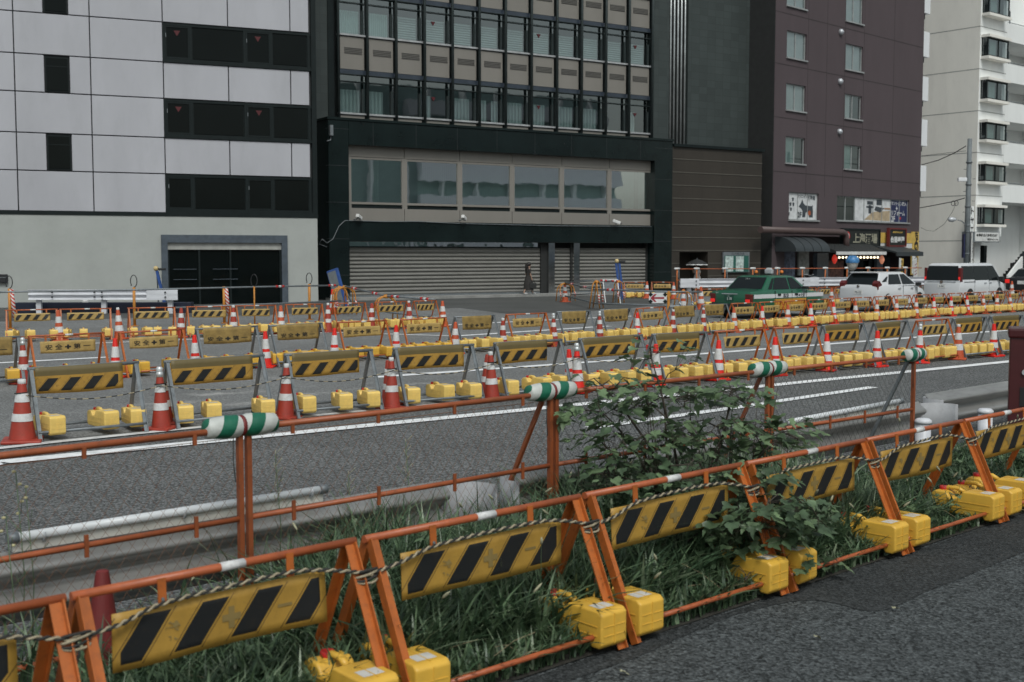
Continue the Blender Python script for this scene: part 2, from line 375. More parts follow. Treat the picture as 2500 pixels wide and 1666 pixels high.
def glyphs(body, depth=0., offset=0.):
    k = (body, depth, offset)
    if k not in _gl:
        c = bpy.data.curves.new('lettering', 'FONT'); c.body = body; c.extrude = depth; c.offset = offset; c.resolution_u = 2
        o = bpy.data.objects.new('lettering', c); COL.objects.link(o); bpy.context.view_layer.update()
        me = bpy.data.meshes.new_from_object(o.evaluated_get(bpy.context.evaluated_depsgraph_get()))
        _gl[k] = ([tuple(v.co) for v in me.vertices], [tuple(p.vertices) for p in me.polygons])
        bpy.data.objects.remove(o); bpy.data.curves.remove(c); bpy.data.meshes.remove(me)
    return _gl[k]

def thing(name, label, cat, loc=(0, 0, 0), rz=0., group=None):
    o = bpy.data.objects.new(name, None); o.empty_display_size = .2; COL.objects.link(o)
    o.location = loc; o.rotation_euler = (0, 0, rz); return tag(o, label, cat, group)
def tag(o, label, cat, group=None):
    o['label'] = label; o['category'] = cat
    if group: o['group'] = group
    return o
def kind(o, k): o['kind'] = k; return o
def dup(root, parent=None):
    c = root.copy(); COL.objects.link(c); c.parent = parent
    for ch in root.children: dup(ch, c)
    return c
ORD = ['first', 'second', 'third', 'fourth', 'fifth', 'sixth', 'seventh', 'eighth', 'ninth', 'tenth', 'eleventh', 'twelfth', 'thirteenth', 'fourteenth', 'fifteenth', 'sixteenth', 'seventeenth', 'eighteenth', 'nineteenth', 'twentieth',
       'twenty-first', 'twenty-second', 'twenty-third', 'twenty-fourth', 'twenty-fifth', 'twenty-sixth', 'twenty-seventh', 'twenty-eighth', 'twenty-ninth', 'thirtieth']

class Facade:
    """local frame of a street front: x along the wall, y inwards, z up; L() surveys a photo point on the plane y=off"""
    def __init__(s, x, y, ang): s.o = Vector((x, y, 0)); s.a = R(ang); s.t = Vector((math.cos(s.a), math.sin(s.a), 0)); s.n = Vector((-math.sin(s.a), math.cos(s.a), 0))
    def L(s, u, v, off=0.):
        d = ray(u, v); c = Vector((0, 0, CH)); p0 = s.o + s.n * off
        k = (p0 - c).dot(s.n) / d.dot(s.n); p = c + d * k
        return (p - s.o).dot(s.t), p.z
    def W(s, x, y, z=0): return s.o + s.t * x + s.n * y + Vector((0, 0, z))
    def root(s, name, label, cat): return thing(name, label, cat, s.o, s.a)

exec_parts = []
# ------------------------------------------------------------------ the ground
A_RD = asphalt('coarse_road_asphalt', (.01, .0108, .011), (.33, .34, .342), 62, 1.15, .2, .9)
A_MID = asphalt('worn_lane_asphalt', (.07, .072, .072), (.47, .475, .47), 58, .9, .3, .35,
                stains=[(*G(u, v)[:2], rx, ry, R(30), am) for u, v, rx, ry, am in ((520, 962, 1.2, .35, .8), (760, 962, .8, .25, .9), (420, 985, 1., .3, .6), (600, 985, .9, .25, .6), (860, 950, .8, .2, .5), (1010, 938, 1., .22, .6), (1130, 905, 1.2, .25, .5), (300, 1000, .9, .25, .5), (620, 925, 1.4, .4, .35))])
A_NEAR = asphalt('dark_path_asphalt', (.005, .0066, .007), (.165, .182, .188), 66, 1.15, .25, .9)
A_FAR = asphalt('dark_forecourt_asphalt', (.07, .072, .07), (.13, .13, .125), 40, .7, .5, .2)
A_PATCH = asphalt('smooth_patch_asphalt', (.007, .0085, .009), (.098, .106, .109), 76, 1., .25, .6)
CONC = mat('kerb_concrete', (.26, .26, .25), .85, dirt=.4, vscale=1.2)
def sheet(name, pts, z, m):
    b = MB(); b.add([(p[0], p[1], z) for p in pts], [tuple(range(len(pts)))]); return kind(b.build(name, m), 'structure')
sheet('ground', [(-600, -600), (600, -600), (600, 900), (-600, 900)], -.012, A_NEAR)
DA = Vector((.7373, .6756, 0)); NA = Vector((-.6756, .7373, 0)); CA = Vector((.973, 7.32, 0))     # line of the nearest barricades
def VA(s, n, z=0.): return CA + DA * s + NA * n + Vector((0, 0, z))
sheet('roadway', [VA(-40, 1.62), VA(120, 1.62), VA(120, 90), VA(-40, 90)], -.006, A_RD)
DB = Vector((.809, .588, 0)); NB = Vector((-.588, .809, 0)); CB_ = Vector((-5.24, 14.49, 0))       # line of the second row
def VB(s, n, z=0.): return CB_ + DB * s + NB * n + Vector((0, 0, z))
sheet('middle_lane', [VB(-40, -.42), VB(6, -.42), VB(14, .5), VB(30, 1.8), VB(100, 3.2), VB(100, 60), VB(-40, 60)], -.001, A_MID)
sheet('forecourt', [G(-600, 800), G(620, 770), G(1120, 752), G(1250, 768), G(1500, 757), G(1640, 741), G(1640, 720), G(1300, 716), G(-600, 735)], .004, A_FAR)
sheet('verge_soil', [VA(-9, -.32), VA(9.5, -.32), VA(9.5, 1.61), VA(-9, 1.61)], -.003, M['soil'])
pp = [VA(s, -.33 - .02 * math.sin(s * 3)) for s in [k * .4 for k in range(-8, 22)]]
pq = [G(u, v) for u, v in ((2560, 1322), (2500, 1345), (2420, 1378), (2340, 1412), (2260, 1442), (2210, 1468), (2163, 1486), (2120, 1489), (2090, 1484), (2040, 1470), (1992, 1462), (1930, 1466), (1860, 1480), (1797, 1497), (1720, 1528), (1640, 1562), (1560, 1600), (1400, 1655), (1250, 1720))]
sheet('path_edge_patch', pp + pq, -.008, A_PATCH)
def line(name, pts, w, m=None):
    b = MB(); P = [G(*p) for p in pts]
    for a, c in zip(P[:-1], P[1:]):
        t = (c - a).normalized(); n = Vector((-t.y, t.x, 0)) * w / 2; z = Vector((0, 0, .008))
        k = max(1, int((c - a).length / 1.0)); 
        for i in range(k):
            p, q = a.lerp(c, i / k), a.lerp(c, (i + 1) / k); b.quad(p - n + z, q - n + z, q + n + z, p + n + z)
    return kind(b.build(name, m or M['line']), 'structure')
line('lane_marking', [(-400, 1218), (0, 1130), (1370, 993), (2500, 880)], .27)
line('lane_marking', [(1440, 1046), (1784, 998), (2132, 946)], .2)
line('lane_marking', [(-200, 1118), (130, 1081), (700, 1022), (1290, 968)], .16, M['line_worn'])
line('lane_marking', [(916, 922), (1595, 874), (2242, 824), (2500, 804)], .26)
line('lane_marking', [(-100, 893), (0, 887), (264, 873)], .24)
line('lane_marking', [(300, 914), (470, 902)], .15, M['line_worn'])
line('lane_marking', [(231, 839), (484, 829), (809, 812), (1118, 821.5)], .22, M['line_worn'])
line('lane_marking', [(1118, 821), (1486, 797)], .26)
line('lane_marking', [(1040, 797), (1360, 781), (1560, 772)], .26)
line('lane_marking', [(1900, 770), (2040, 761), (2300, 744)], .26)
sheet('lane_patch', [G(2060, 790), G(2160, 778), G(2260, 772), G(2350, 775), G(2230, 786)], .006, mat('pale_lane_patch', (.24, .24, .24), .85, vscale=1))
# ------------------------------------------------------------------ barricades
def board(parent, w, h, style, zt, x0=0., y=-.02, seed=0, curl=.01, text=None, faded=0., name='board', ghost=False):
    """a thin sheet hung with its top edge at zt; style = material for the print; text = lettering on the face"""
    r = random.Random(seed); p1, p2, p3 = r.uniform(0, 6), r.uniform(0, 6), r.uniform(0, 6)
    sag = r.uniform(-.004, .004)
    cx = r.choice((-1, 1)); cc = r.uniform(.3, 1.) * curl * 2.2
    def wy(x, z):
        k = (zt - z) / h
        a = curl * (math.sin(x * 7 + p1) * .6 + math.sin(x * 13 + z * 9 + p2) * .35) * (.25 + k)
        e = max(0, cx * (x - x0) / (w / 2) - .55)
        return a - cc * 3 * e * k
    def wz(x, z):
        k = (zt - z) / h
        e = max(0, cx * (x - x0) / (w / 2) - .5)
        return sag * math.sin(x * 5 + p3) * k * 2 + cc * .9 * e * k
    nx, nz = 20, 5; b = MB(); vs = []; th = .006
    for side in (0, 1):
        for j in range(nz + 1):
            for i in range(nx + 1):
                x = x0 - w / 2 + w * i / nx; z = zt - h * j / nz
                vs.append((x, y + wy(x, z) + side * th, z + wz(x, z)))
    K = (nx + 1) * (nz + 1); fs = []
    for j in range(nz):
        for i in range(nx):
            a = j * (nx + 1) + i; fs += [(a, a + nx + 1, a + nx + 2, a + 1), (K + a, K + a + 1, K + a + nx + 2, K + a + nx + 1)]
    for i in range(nx):
        fs.append((i, i + 1, K + i + 1, K + i)); a = nz * (nx + 1) + i; fs.append((a + 1, a, K + a, K + a + 1))
    for j in range(nz):
        a = j * (nx + 1); fs.append((a + nx + 1, a, K + a, K + a + nx + 1)); a += nx; fs.append((a, a + nx + 1, K + a + nx + 1, K + a))
    b.add(vs, fs, 0, True)
    for i in range(2 * K):
        q = i % K; b.uv[i] = (w * (q % (nx + 1)) / nx, h * (1 - (q // (nx + 1)) / nz))
    mats = [style]
    if text:
        mats.append(M['ink'])
        b.text(text, w=w * .82, h=h * (1 - faded) * .46, at=(x0, y - .004, zt - h * faded - h * (1 - faded) * .5), mi=1, warp=wy, offset=.014)
    if ghost:
        mats += [M['ghost']]
        for gx, tx, gw in ((-.275, '第', .085), (.03, '+', .1), (.325, '一', .08)):
            b.text(tx, h=gw if tx != '一' else None, w=gw if tx == '一' else None, at=(x0 + gx, y - .0035, zt - h * .5), mi=1, warp=wy, flip=True, offset=.05)
    return b.build(name, mats, parent)
def frame(root, w, H, dep, grey=False, hang=None, fat=1., leg_fat=1.):
    mp, ml = (M['galv'], M['galv']) if grey else (M['orange'], M['orange_dark'])
    r = (.021 if grey else .017) * fat
    x = w / 2
    b = MB(); b.tube([(-x, 0, H), (x, 0, H)], r, 10)
    if not grey: b.lathe([(r * 1.05, -.1), (r * 1.05, .03)], 10, c=(.07, 0, H), axis='x', mi=1)
    b.build('rail', [mp, M['white_tape']], root)
    for sx in (-1, 1):
        for sy in (-1, 1):
            b = MB(); X = sx * (x - .02)
            a0 = (X, sy * .012, H - .004); a1 = (X, sy * dep, .005)
            lw = (.042 if grey else .035) * fat * leg_fat
            b.bar(a0, a1, .006 * fat, lw, 0, side=(0, 1, 0)); b.bar((X - sx * lw / 2, a0[1], a0[2]), (X - sx * lw / 2, a1[1], a1[2]), lw, .006 * fat, 0, side=(0, 1, 0))
            b.build('leg', ml, root)
    for sy in (-1, 1):
        k = .1 / H; MB().tube([(-x + .02, sy * dep * (1 - k), .1), (x - .02, sy * dep * (1 - k), .1)], r * .8, 8).build('lower_bar', mp, root)
    if hang:
        for hx in hang:
            b = MB(); b.bar((hx, -r - .002, H + .01), (hx, -r - .008, H - .105), .034 * fat, .006, side=(0, 1, 0)); b.lathe([(.008, -.004), (.008, .004)], 8, c=(hx, -r - .014, H - .08), axis='y', mi=1)
            b.build('hanger', [M['orange_dark'], M['galv']], root)
_bar = {}
def barricade(style, variant, label, loc, rz, w, group, H=.8):
    key = (style, variant)
    if key in _bar:
        o = dup(_bar[key]); W0 = _bar[key]['_w']
    else:
        W0 = {'A': 1.5}.get(style, 1.28)
        o = thing('barricade', label, 'barricade'); o['_w'] = W0; _bar[key] = o
        rv = random.Random(variant * 13 + len(style)); sh = rv.uniform(-.03, .03)
        if style == 'A':
            frame(o, W0, .8, .38, False, (-.34, .34), 1.2, 1.25)
            board(o, 1.12, .25, M['hatchA'], .7, sh, -.034, variant, .006, ghost=True)
        elif style == 'GH':      # grey frame, striped sleeve over the rail
            frame(o, W0, .8, .34, True)
            board(o, .98 + rv.uniform(-.05, .08), .31, M['hatchB'], .815, -.06 + rv.uniform(-.08, .08), -.028, variant, .008)
        elif style == 'OH':      # orange frame, striped board
            frame(o, W0, .8, .32, False, (-.36, .36))
            board(o, .92 + rv.uniform(-.08, .05), .2, M['hatchD'], .71, sh, -.03, variant, .016)
        elif style == 'GT':      # grey frame, lettered sleeve
            frame(o, W0, .8, .32, True)
            board(o, .92 + rv.uniform(-.05, .1), .31, M['sleeve'], .812, rv.uniform(-.06, .06), -.028, variant, .016, '安 全 ✚ 第 一', .38)
        elif style == 'OT':      # orange frame, lettered board
            frame(o, W0, .8, .32, False, (-.36, .36))
            board(o, .96 + rv.uniform(-.06, .06), .21, M['sheet'], .7, sh, -.03, variant, .012, '安 全 ✚ 第 一')
    o.location = loc; o.rotation_euler = (0, 0 if style == 'A' else R(rnd.uniform(-.7, .7)), rz); o.scale = (w / W0, 1, H / .8)
    return tag(o, label, 'barricade', group)
FR = {'G': 'grey', 'O': 'orange'}
rowA = [(-2.38, 4.25, 42.5, 1.5), (-1.29, 5.25, 42.5, 1.41), (-.17, 6.27, 42.5, 1.52), (.98, 7.33, 42.5, 1.51), (2.11, 8.36, 42.5, 1.47), (3.23, 9.39, 42.5, 1.51), (4.36, 10.42, 42.5, 1.5)]
for i, (x, y, a, w) in enumerate(rowA):
    note = ['cut off by the left edge', 'before the dark red cone', 'second whole one from left', 'left of the leafy shrub', 'half buried in the leafy shrub', 'right of the leafy shrub', 'cut off by the right edge'][i]
    barricade('A', i, 'orange striped barricade in the nearest row, ' + note, (x, y, 0), R(a), w, 'nearest row of orange barricades')
rowB = [(-5.24, 14.49, 36.0, 1.36, 'GH'), (-3.88, 15.48, 36.0, 1.4, 'GH'), (-2.54, 16.45, 36.0, 1.39, 'GH'), (-1.15, 17.46, 36.0, 1.41, 'GH'), (0.26, 18.49, 36.0, 1.33, 'GH'), (1.64, 19.5, 36.0, 1.38, 'GH'), (2.89, 20.4, 36.0, 1.32, 'GH'), (4.11, 21.29, 36.0, 1.28, 'OH'), (5.29, 22.14, 36.0, 1.23, 'OH'), (6.43, 22.98, 36.0, 1.28, 'GH'), (7.63, 23.84, 36.0, 1.15, 'GH'), (8.76, 24.67, 36.0, 1.16, 'OH'), (9.84, 25.45, 36.0, 1.21, 'GH'), (10.96, 26.27, 36.0, 1.27, 'GH')]
for i, (x, y, a, w, st) in enumerate(rowB):
    barricade(st, 20 + (i % 6), f'{FR[st[0]]}-framed barricade with striped board, {ORD[i]} from left in the row beyond the mesh fence', (x, y, 0), R(a + rnd.uniform(-1.5, 1.5)), w * .985, 'striped barricades in the row beyond the mesh fence', .84)
rowC = [(-7.8, 20.73, 39.8, 1.34), (-6.61, 21.73, 40.5, 1.28), (-5.47, 22.72, 41.1, 1.3), (-4.33, 23.72, 41.7, 1.26), (-3.14, 24.8, 42.3, 1.26), (-1.93, 25.9, 42.7, 1.28), (-0.85, 26.9, 43.1, 1.25), (0.34, 28.02, 43.5, 1.32), (1.51, 29.15, 43.8, 1.21), (2.64, 30.23, 44.0, 1.23), (3.66, 31.21, 44.1, 1.25), (4.64, 32.17, 44.2, 1.17), (5.67, 33.17, 44.2, 1.12), (6.7, 34.18, 44.2, 1.22), (7.66, 35.11, 44.2, 1.24), (8.62, 36.04, 44.1, 1.19), (9.53, 36.91, 43.9, 1.21), (10.51, 37.86, 43.7, 1.33), (11.44, 38.74, 43.5, 1.15), (12.38, 39.63, 43.2, 1.06), (13.31, 40.49, 42.9, 1.04), (14.29, 41.4, 42.5, 1.08), (15.18, 42.21, 42.1, 0.95), (16.07, 43.0, 41.7, 0.98), (16.99, 43.82, 41.2, 0.98), (17.83, 44.55, 40.7, 0.92), (18.55, 45.17, 40.3, 0.92), (19.41, 45.89, 39.8, 0.9), (20.3, 46.65, 39.8, .92)]
rowC = [(-8.93, 19.79, 39.5, 1.34)] + rowC
styC = ['GT', 'OT', 'OT', 'GT', 'GT', 'OT', 'OT', 'GT', 'OT', 'GT', 'GT', 'OT', 'GT', 'GT'] + ['OT'] * 20
for i, ((x, y, a, w), st) in enumerate(zip(rowC, styC)):
    barricade(st, 40 + (i * 3 % 7), f'{FR[st[0]]}-framed barricade lettered safety first, {ORD[i]} from left in the lettered middle row', (x, y, 0), R(a + rnd.uniform(-2.5, 2.5)), w, 'lettered barricades in the middle row')
rowD = [(-12.2, 30.1, 20, 1.25), (-11.01, 30.59, 22.2, 1.28), (-9.51, 31.26, 25.5, 1.23), (-8.18, 31.93, 28.6, 1.22), (-7.05, 32.58, 31.3, 1.17), (-5.86, 33.35, 34.3, 1.15), (-4.7, 34.19, 37.3, 1.11), (-3.58, 35.09, 40.2, 1.19), (-2.64, 35.92, 42.7, 0.89)]
for i, (x, y, a, w) in enumerate(rowD):
    barricade('OH', 60 + i % 5, f'orange barricade with worn striped board, {ORD[i]} from left in the far left row', (x, y, 0), R(a), w, 'striped barricades in the far left row')
rowE = [(6.25, 60.2, 6, 1.2, 'OT', 'first lettered one before the grey shutter'), (7.65, 60.35, 6, 1.2, 'OT', 'second lettered one before the grey shutter'),
        (8.0, 48.2, 10, 1.2, 'OH', 'left of the green taxi'), (12.5, 50.3, 32, 1.1, 'OH', 'just right of the green taxi'), (13.5, 50.9, 32, 1.05, 'OH', 'second right of the green taxi'), (14.3, 51.5, 32, 1.1, 'OH', 'left of the white hatchback'),
        (19.0, 54.2, 36, 1.15, 'OH', 'between the white hatchback and the van'), (20.0, 55.0, 36, 1.15, 'OH', 'partly behind the white van')]
for i, (x, y, a, w, st, note) in enumerate(rowE):
    barricade(st, (40 if st == 'OT' else 60) + i % 3, f'small far orange barricade, {note}', (x, y, 0), R(a), w, 'far barricades across the street')

# ------------------------------------------------------------------ water weights (yellow tanks lying across the lower bars)
def tank_proto(m, name='water_tank'):
    o = thing(name, '', 'water weight')
    # side profile in x (0 = cap end at the back, .56 = block end); the tank straddles the bars
    pr = [(.0, .05), (.0, .2), (.03, .235), (.125, .235), (.155, .205), (.165, .175), (.235, .175), (.255, .215), (.285, .26), (.53, .26), (.56, .235), (.56, .03), (.535, .0), (.475, .0), (.455, .045), (.4, .045), (.38, .02), (.03, .02)]
    b = MB(); b.prism([(-(x - .28), z) for x, z in pr], -.105, .105, 0, 'yz')
    o2 = b.build('body', m, o, bevel=.022, segs=3, smooth_angle=50)
    for v in o2.data.vertices: pass
    MB().tube([(0, .21, .225), (0, .17, .262), (0, .08, .262), (0, .03, .23)], .022, 8).build('handle', m, o)
    b = MB()
    for z in (.085, .15):
        for sx in (-1, 1): b.span(sx * .105, sx * .108, -.245, .22, z, z + .007)
        b.span(-.085, .085, -.283, -.28, z, z + .007)
    b.span(-.003, .003, -.2835, -.28, .03, .235); b.span(-.003, .003, -.25, -.02, .26, .2625); b.build('moulded_ribs', m, o)
    MB().lathe([(.038, .2), (.038, .262), (.034, .268)], 14, c=(0, .215, 0)).build('cap', M['red'], o)
    b = MB(); b.quad((-.06, -.22, .2615), (.06, -.22, .2615), (.06, -.13, .2615), (-.06, -.13, .2615)); b.build('sticker', M['label'], o)
    return o
_tk = {}
def tank(loc, rz, label, group, sc=1., pale=False, along=False):
    m = M['yellow_pale'] if pale else M['yellow']
    if pale not in _tk: _tk[pale] = o = tank_proto(m)
    else: o = dup(_tk[pale])
    o.location = loc; o.rotation_euler = (0, 0, rz); o.scale = (sc, sc, sc * (.84 if not pale else .95))
    return tag(o, label, 'water weight', group)
def rot2(a, x, y): return Vector((x * math.cos(a) - y * math.sin(a), x * math.sin(a) + y * math.cos(a), 0))
jn = ['left of', 'right of']
for j, i in enumerate((1, 2, 3, 4, 5)):
    x, y, a, w = rowA[i]; a = R(a)
    e = Vector((x, y, .04)) + rot2(a, w / 2 + .01, 0)
    where = ['bottom edge of the picture', 'post before the tall grass', 'post under the leafy shrub', 'post just right of the shrub', 'post near the right edge'][j]
    for k, sx in enumerate((-.155, .165)):
        o = tank(e + rot2(a, sx + .02, -.13), a + R(rnd.uniform(-5, 4)), f'yellow water tank {jn[k]} the orange {where}', 'water tanks along the nearest row', .97)
tank(Vector((4.25, 10.05, .055)) + rot2(R(42.5), .1, .1), R(45), 'yellow water tank with red cap cut by the right edge', 'water tanks along the nearest row')
patB = {0: (.16, .65, .93), 1: (.16, .44, .94), 2: (.18, .6, .91), 3: (.17, .58, .9), 4: (.14, .58, .93)}
for i, (x, y, a, w, st) in enumerate(rowB):
    aa = R(a); fr = patB.get(i, (.1, .36, .62, .9))
    for k, f in enumerate(fr):
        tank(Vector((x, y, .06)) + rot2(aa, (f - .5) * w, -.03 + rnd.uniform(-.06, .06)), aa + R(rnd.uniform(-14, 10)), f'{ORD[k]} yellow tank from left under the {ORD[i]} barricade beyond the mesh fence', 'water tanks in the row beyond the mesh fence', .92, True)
for i, (x, y, a, w) in enumerate(rowC):
    aa = R(a); n = (3 if i < 4 else 4); 
    fr = {0: (.5, .9), 1: (.12, .5, .85), 2: (.1, .3, .8), 3: (.2, .5, .9)}.get(i, (.08, .34, .62, .9))
    for k, f in enumerate(fr):
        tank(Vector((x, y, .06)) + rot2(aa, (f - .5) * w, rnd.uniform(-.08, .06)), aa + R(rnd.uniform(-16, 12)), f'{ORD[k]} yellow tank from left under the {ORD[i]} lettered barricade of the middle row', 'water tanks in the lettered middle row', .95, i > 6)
for i, (x, y, a, w) in enumerate(rowD):
    aa = R(a)
    for k, f in enumerate((.1, .4, .62, .92) if i > 1 else (.12, .45, .9)):
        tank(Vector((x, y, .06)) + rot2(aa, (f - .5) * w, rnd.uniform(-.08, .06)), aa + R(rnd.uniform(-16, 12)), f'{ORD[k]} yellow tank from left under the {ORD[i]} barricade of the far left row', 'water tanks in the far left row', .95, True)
for i, (x, y, a, w, st, note) in enumerate(rowE):
    aa = R(a)
    for k in range(4):
        tank(Vector((x, y, .03)) + rot2(aa, (k - 1.5) / 4 * w, rnd.uniform(-.05, .05)), aa + R(rnd.uniform(-10, 10)), f'{ORD[k]} far yellow tank under the small barricade {note}', 'far water tanks across the street', 1.05, True)

# ------------------------------------------------------------------ cones
def cone_proto(kindname):
    o = thing('traffic_cone', '', 'cone')
    red = {'old': M['cone_old'], 'new': M['cone_new'], 'orange': M['cone_orange'], 'dark': M['cone_dark']}[kindname]
    MB().box((0, 0, .018), (.34, .34, .036)).build('base', red, o, bevel=.012)
    bw = {'old': .118, 'new': .112, 'orange': .125, 'dark': .14}[kindname]
    def rad(z): return bw - (bw - .034) * (z - .036) / .664
    if kindname == 'old': zs = [(.036, 0), (.25, 0), (.34, 1), (.475, 0), (.575, 1), (.7, 0)]
    elif kindname == 'new': zs = [(.036, 0), (.19, 0), (.31, 1), (.37, 0), (.56, 1), (.7, 0)]
    elif kindname == 'dark': zs = [(.036, 0), (.7, 0)]
    else: zs = [(.036, 0), (.2, 0), (.33, 1), (.42, 0), (.56, 1), (.7, 0)]
    prof = []; ms = []
    for (z0, _), (z1, m) in zip(zs[:-1], zs[1:]):
        e = .004 if m else 0
        prof += [(rad(z0) + e, z0), (rad(z1) + e, z1)]; ms += [m, m]
    prof += [(.026, .706), (.0, .708)]; ms += [0, 0]
    b = MB(); b.lathe(prof, 18, mats=ms[:len(prof) - 1]); b.build('body', [red, M['band']], o, smooth_angle=40)
    return o
_cn = {}
def cone(kn, loc, label, group, cap=0, sc=1., wide=1.):
    key = (kn, cap)
    if key not in _cn:
        o = cone_proto(kn); _cn[key] = o
        if cap == 1: MB().lathe([(.036, .66), (.036, .735), (.03, .742)], 12).build('cap', M['band'], o)
        if cap == 2: MB().lathe([(.042, .665), (.042, .72), (.036, .725), (.04, .735), (.04, .775), (.028, .795), (0, .798)], 12).build('warning_lamp', M['silver'], o)
    else: o = dup(_cn[key])
    o.location = loc; o.rotation_euler = (R(rnd.uniform(-2, 2)), R(rnd.uniform(-2, 2)), rnd.uniform(0, 6)); o.scale = (sc * wide, sc * wide, sc)
    return tag(o, label, 'cone', group)
KN = {'old': 'worn red cone with white bands', 'new': 'bright red and white cone', 'orange': 'orange and white cone', 'dark': 'dark red cone'}
CBs = [(-5.89, 14.02, 'old', 1), (-4.54, 15.0, 'old', 2), (-3.17, 16.0, 'old', 1), (-1.83, 16.97, 'old', 1), (-0.42, 18.0, 'old', 1), (0.93, 18.98, 'new', 2), (2.3, 19.97, 'new', 0), (3.49, 20.84, 'new', 0), (4.67, 21.69, 'new', 0), (5.85, 22.55, 'new', 0), (7.06, 23.43, 'new', 0), (8.17, 24.24, 'new', 2), (9.27, 25.04, 'orange', 1), (10.33, 25.81, 'new', 0), (11.7, 26.8, 'new', 0)]
for i, (x, y, k, c) in enumerate(CBs):
    q = VB(0, -.2) - VB(0, 0)
    cone(k, (x + q.x, y + q.y, 0), f'{KN[k]}, {ORD[i]} from left in the row beyond the mesh fence', 'cones in the row beyond the mesh fence', c, 1.0, 1.3 if i == 0 else 1.03)
    if i in (1, 2, 3, 4, 5, 6):
        cone(k, (x + .02, y + .32, 0), f'red cone standing just behind the {ORD[i]} cone beyond the mesh fence', 'cones in the row beyond the mesh fence', 0, .93)
ca = [(-8.41, 20.22, 'old', 2), (-7.19, 21.24, 'new', 0), (-6.02, 22.23, 'new', 0), (-4.9, 23.21, 'new', 0), (-3.73, 24.26, 'new', 0), (-2.57, 25.31, 'new', 0), (-1.37, 26.42, 'orange', 0), (-0.31, 27.41, 'old', 1), (0.91, 28.57, 'old', 2), (2.09, 29.7, 'old', 2), (3.12, 30.7, 'new', 0), (4.18, 31.72, 'old', 1), (5.15, 32.67, 'old', 1)]
for a, b in zip(rowC[13:-1], rowC[14:]): ca.append(((a[0] + b[0]) / 2, (a[1] + b[1]) / 2, 'new' if rnd.random() < .5 else 'orange', 0))
for i, (x, y, k, c) in enumerate(ca):
    cone(k, (x + .1, y - .14, 0), f'{KN[k]}, {ORD[i]} from left in the lettered middle row', 'cones in the lettered middle row', c, 1.0)
cdp = [(-11.6, 30.35), (-10.25, 30.9), (-8.85, 31.6), (-7.6, 32.25), (-6.45, 32.95), (-5.28, 33.75), (-4.15, 34.6), (-3.1, 35.45), (-2.15, 36.3)]
for i, (x, y) in enumerate(cdp):
    k = 'orange' if i in (0, 1, 4, 8) else 'old'
    cone(k, (x + .05, y - .15, 0), f'{KN[k]}, {ORD[i]} from left in the far left row', 'cones in the far left row', 1 if i % 2 else 0, 1.12)
p = at_depth(245, 1392, 5.75); cone('dark', (p.x, p.y, 0), 'plain dark red cone behind the nearest barricade at left', 'cones', 0, .91)
for n, (u, v, d, k) in {'beside the leaning blue board': (813, 700, 44, 'new'), 'inside the striped arch before the shutter': (1380, 692, 55, 'orange'), 'between the two far lettered barricades': (1579, 688, 59.5, 'orange'), 'left of the green taxi tail lamp': (1712, 690, 47.5, 'orange'), 'inside the blue striped arch': (1668, 707, 46, 'orange'), 'at the end of the white guardrail': (1645, 690, 58.5, 'orange'),
                        'behind the taxi bonnet': (2030, 704, 50.3, 'orange'), 'left of the white hatchback': (2066, 703, 51.2, 'orange'), 'left of the black car': (2471, 687, 60, 'orange')}.items():
    p = at_depth(u, v, d); cone(k, (p.x, p.y, 0), f'small far {KN[k]} {n}', 'far cones across the street', 0, max(.9, min(1.3, p.z / .7)))

for i in range(6):
    (x0, y0, *_), (x1, y1, *_) = CBs[i], CBs[i + 1]; q = VB(0, -.2) - VB(0, 0); A = Vector((x0 + q.x, y0 + q.y, .56)); B = Vector((x1 + q.x, y1 + q.y, .56)); pts = []
    for k in range(25):
        t = k / 24; pts.append(A.lerp(B, t) + Vector((.03, -.06, -.1 * math.sin(math.pi * t))))
    b = MB()
    for a_, c_, m_ in [(pts[k], pts[k + 1], k % 2) for k in range(24)]: b.tube([a_, c_], .007, 5, m_, cap=False)
    for P in (A, B): b.tube([P + Vector((.07 * math.cos(t), .07 * math.sin(t), .004 * t)) for t in [k * .5 for k in range(14)]], .008, 5, 1)
    tag(b.build('rope', [M['rope_a'], M['rope_b']]), f'thin sagging rope from the {ORD[i]} to the {ORD[i + 1]} cone beyond the mesh fence', 'rope', 'ropes tied between the cones')
# ------------------------------------------------------------------ rope along the nearest barricades
b = MB(); path = []
for i, (x, y, a, w) in enumerate(rowA):
    a = R(a); c = Vector((x, y, 0))
    for f, z, yy in ((-.5, .655, -.1), (-.38, .665, -.07), (-.24, .712, -.055), (0, .728, -.05), (.22, .728, -.055), (.34, .71, -.065), (.5, .655, -.1)):
        path.append(c + rot2(a, f * w, yy) + Vector((0, 0, z + rnd.uniform(-.006, .006))))
pts = []
for i in range(len(path) - 1):
    p0, p1, p2, p3 = path[max(i - 1, 0)], path[i], path[i + 1], path[min(i + 2, len(path) - 1)]
    n = max(2, int((p2 - p1).length / .012))
    for k in range(n):
        t = k / n; pts.append(.5 * ((2 * p1) + (p2 - p0) * t + (2 * p0 - 5 * p1 + 4 * p2 - p3) * t * t + (3 * p1 - p0 - 3 * p2 + p3) * t ** 3))
for s in (0, 1):
    hp = []; L = 0
    for i, p in enumerate(pts):
        if i: L += (p - pts[i - 1]).length
        t = (pts[min(i + 1, len(pts) - 1)] - pts[max(0, i - 1)]).normalized(); k = t.cross(Vector((0, 0, 1))).normalized(); u = k.cross(t)
        an = 2 * math.pi * L / .075 + s * math.pi; hp.append(p + (k * math.cos(an) + u * math.sin(an)) * .006)
    b.tube(hp, .0062, 5, s)
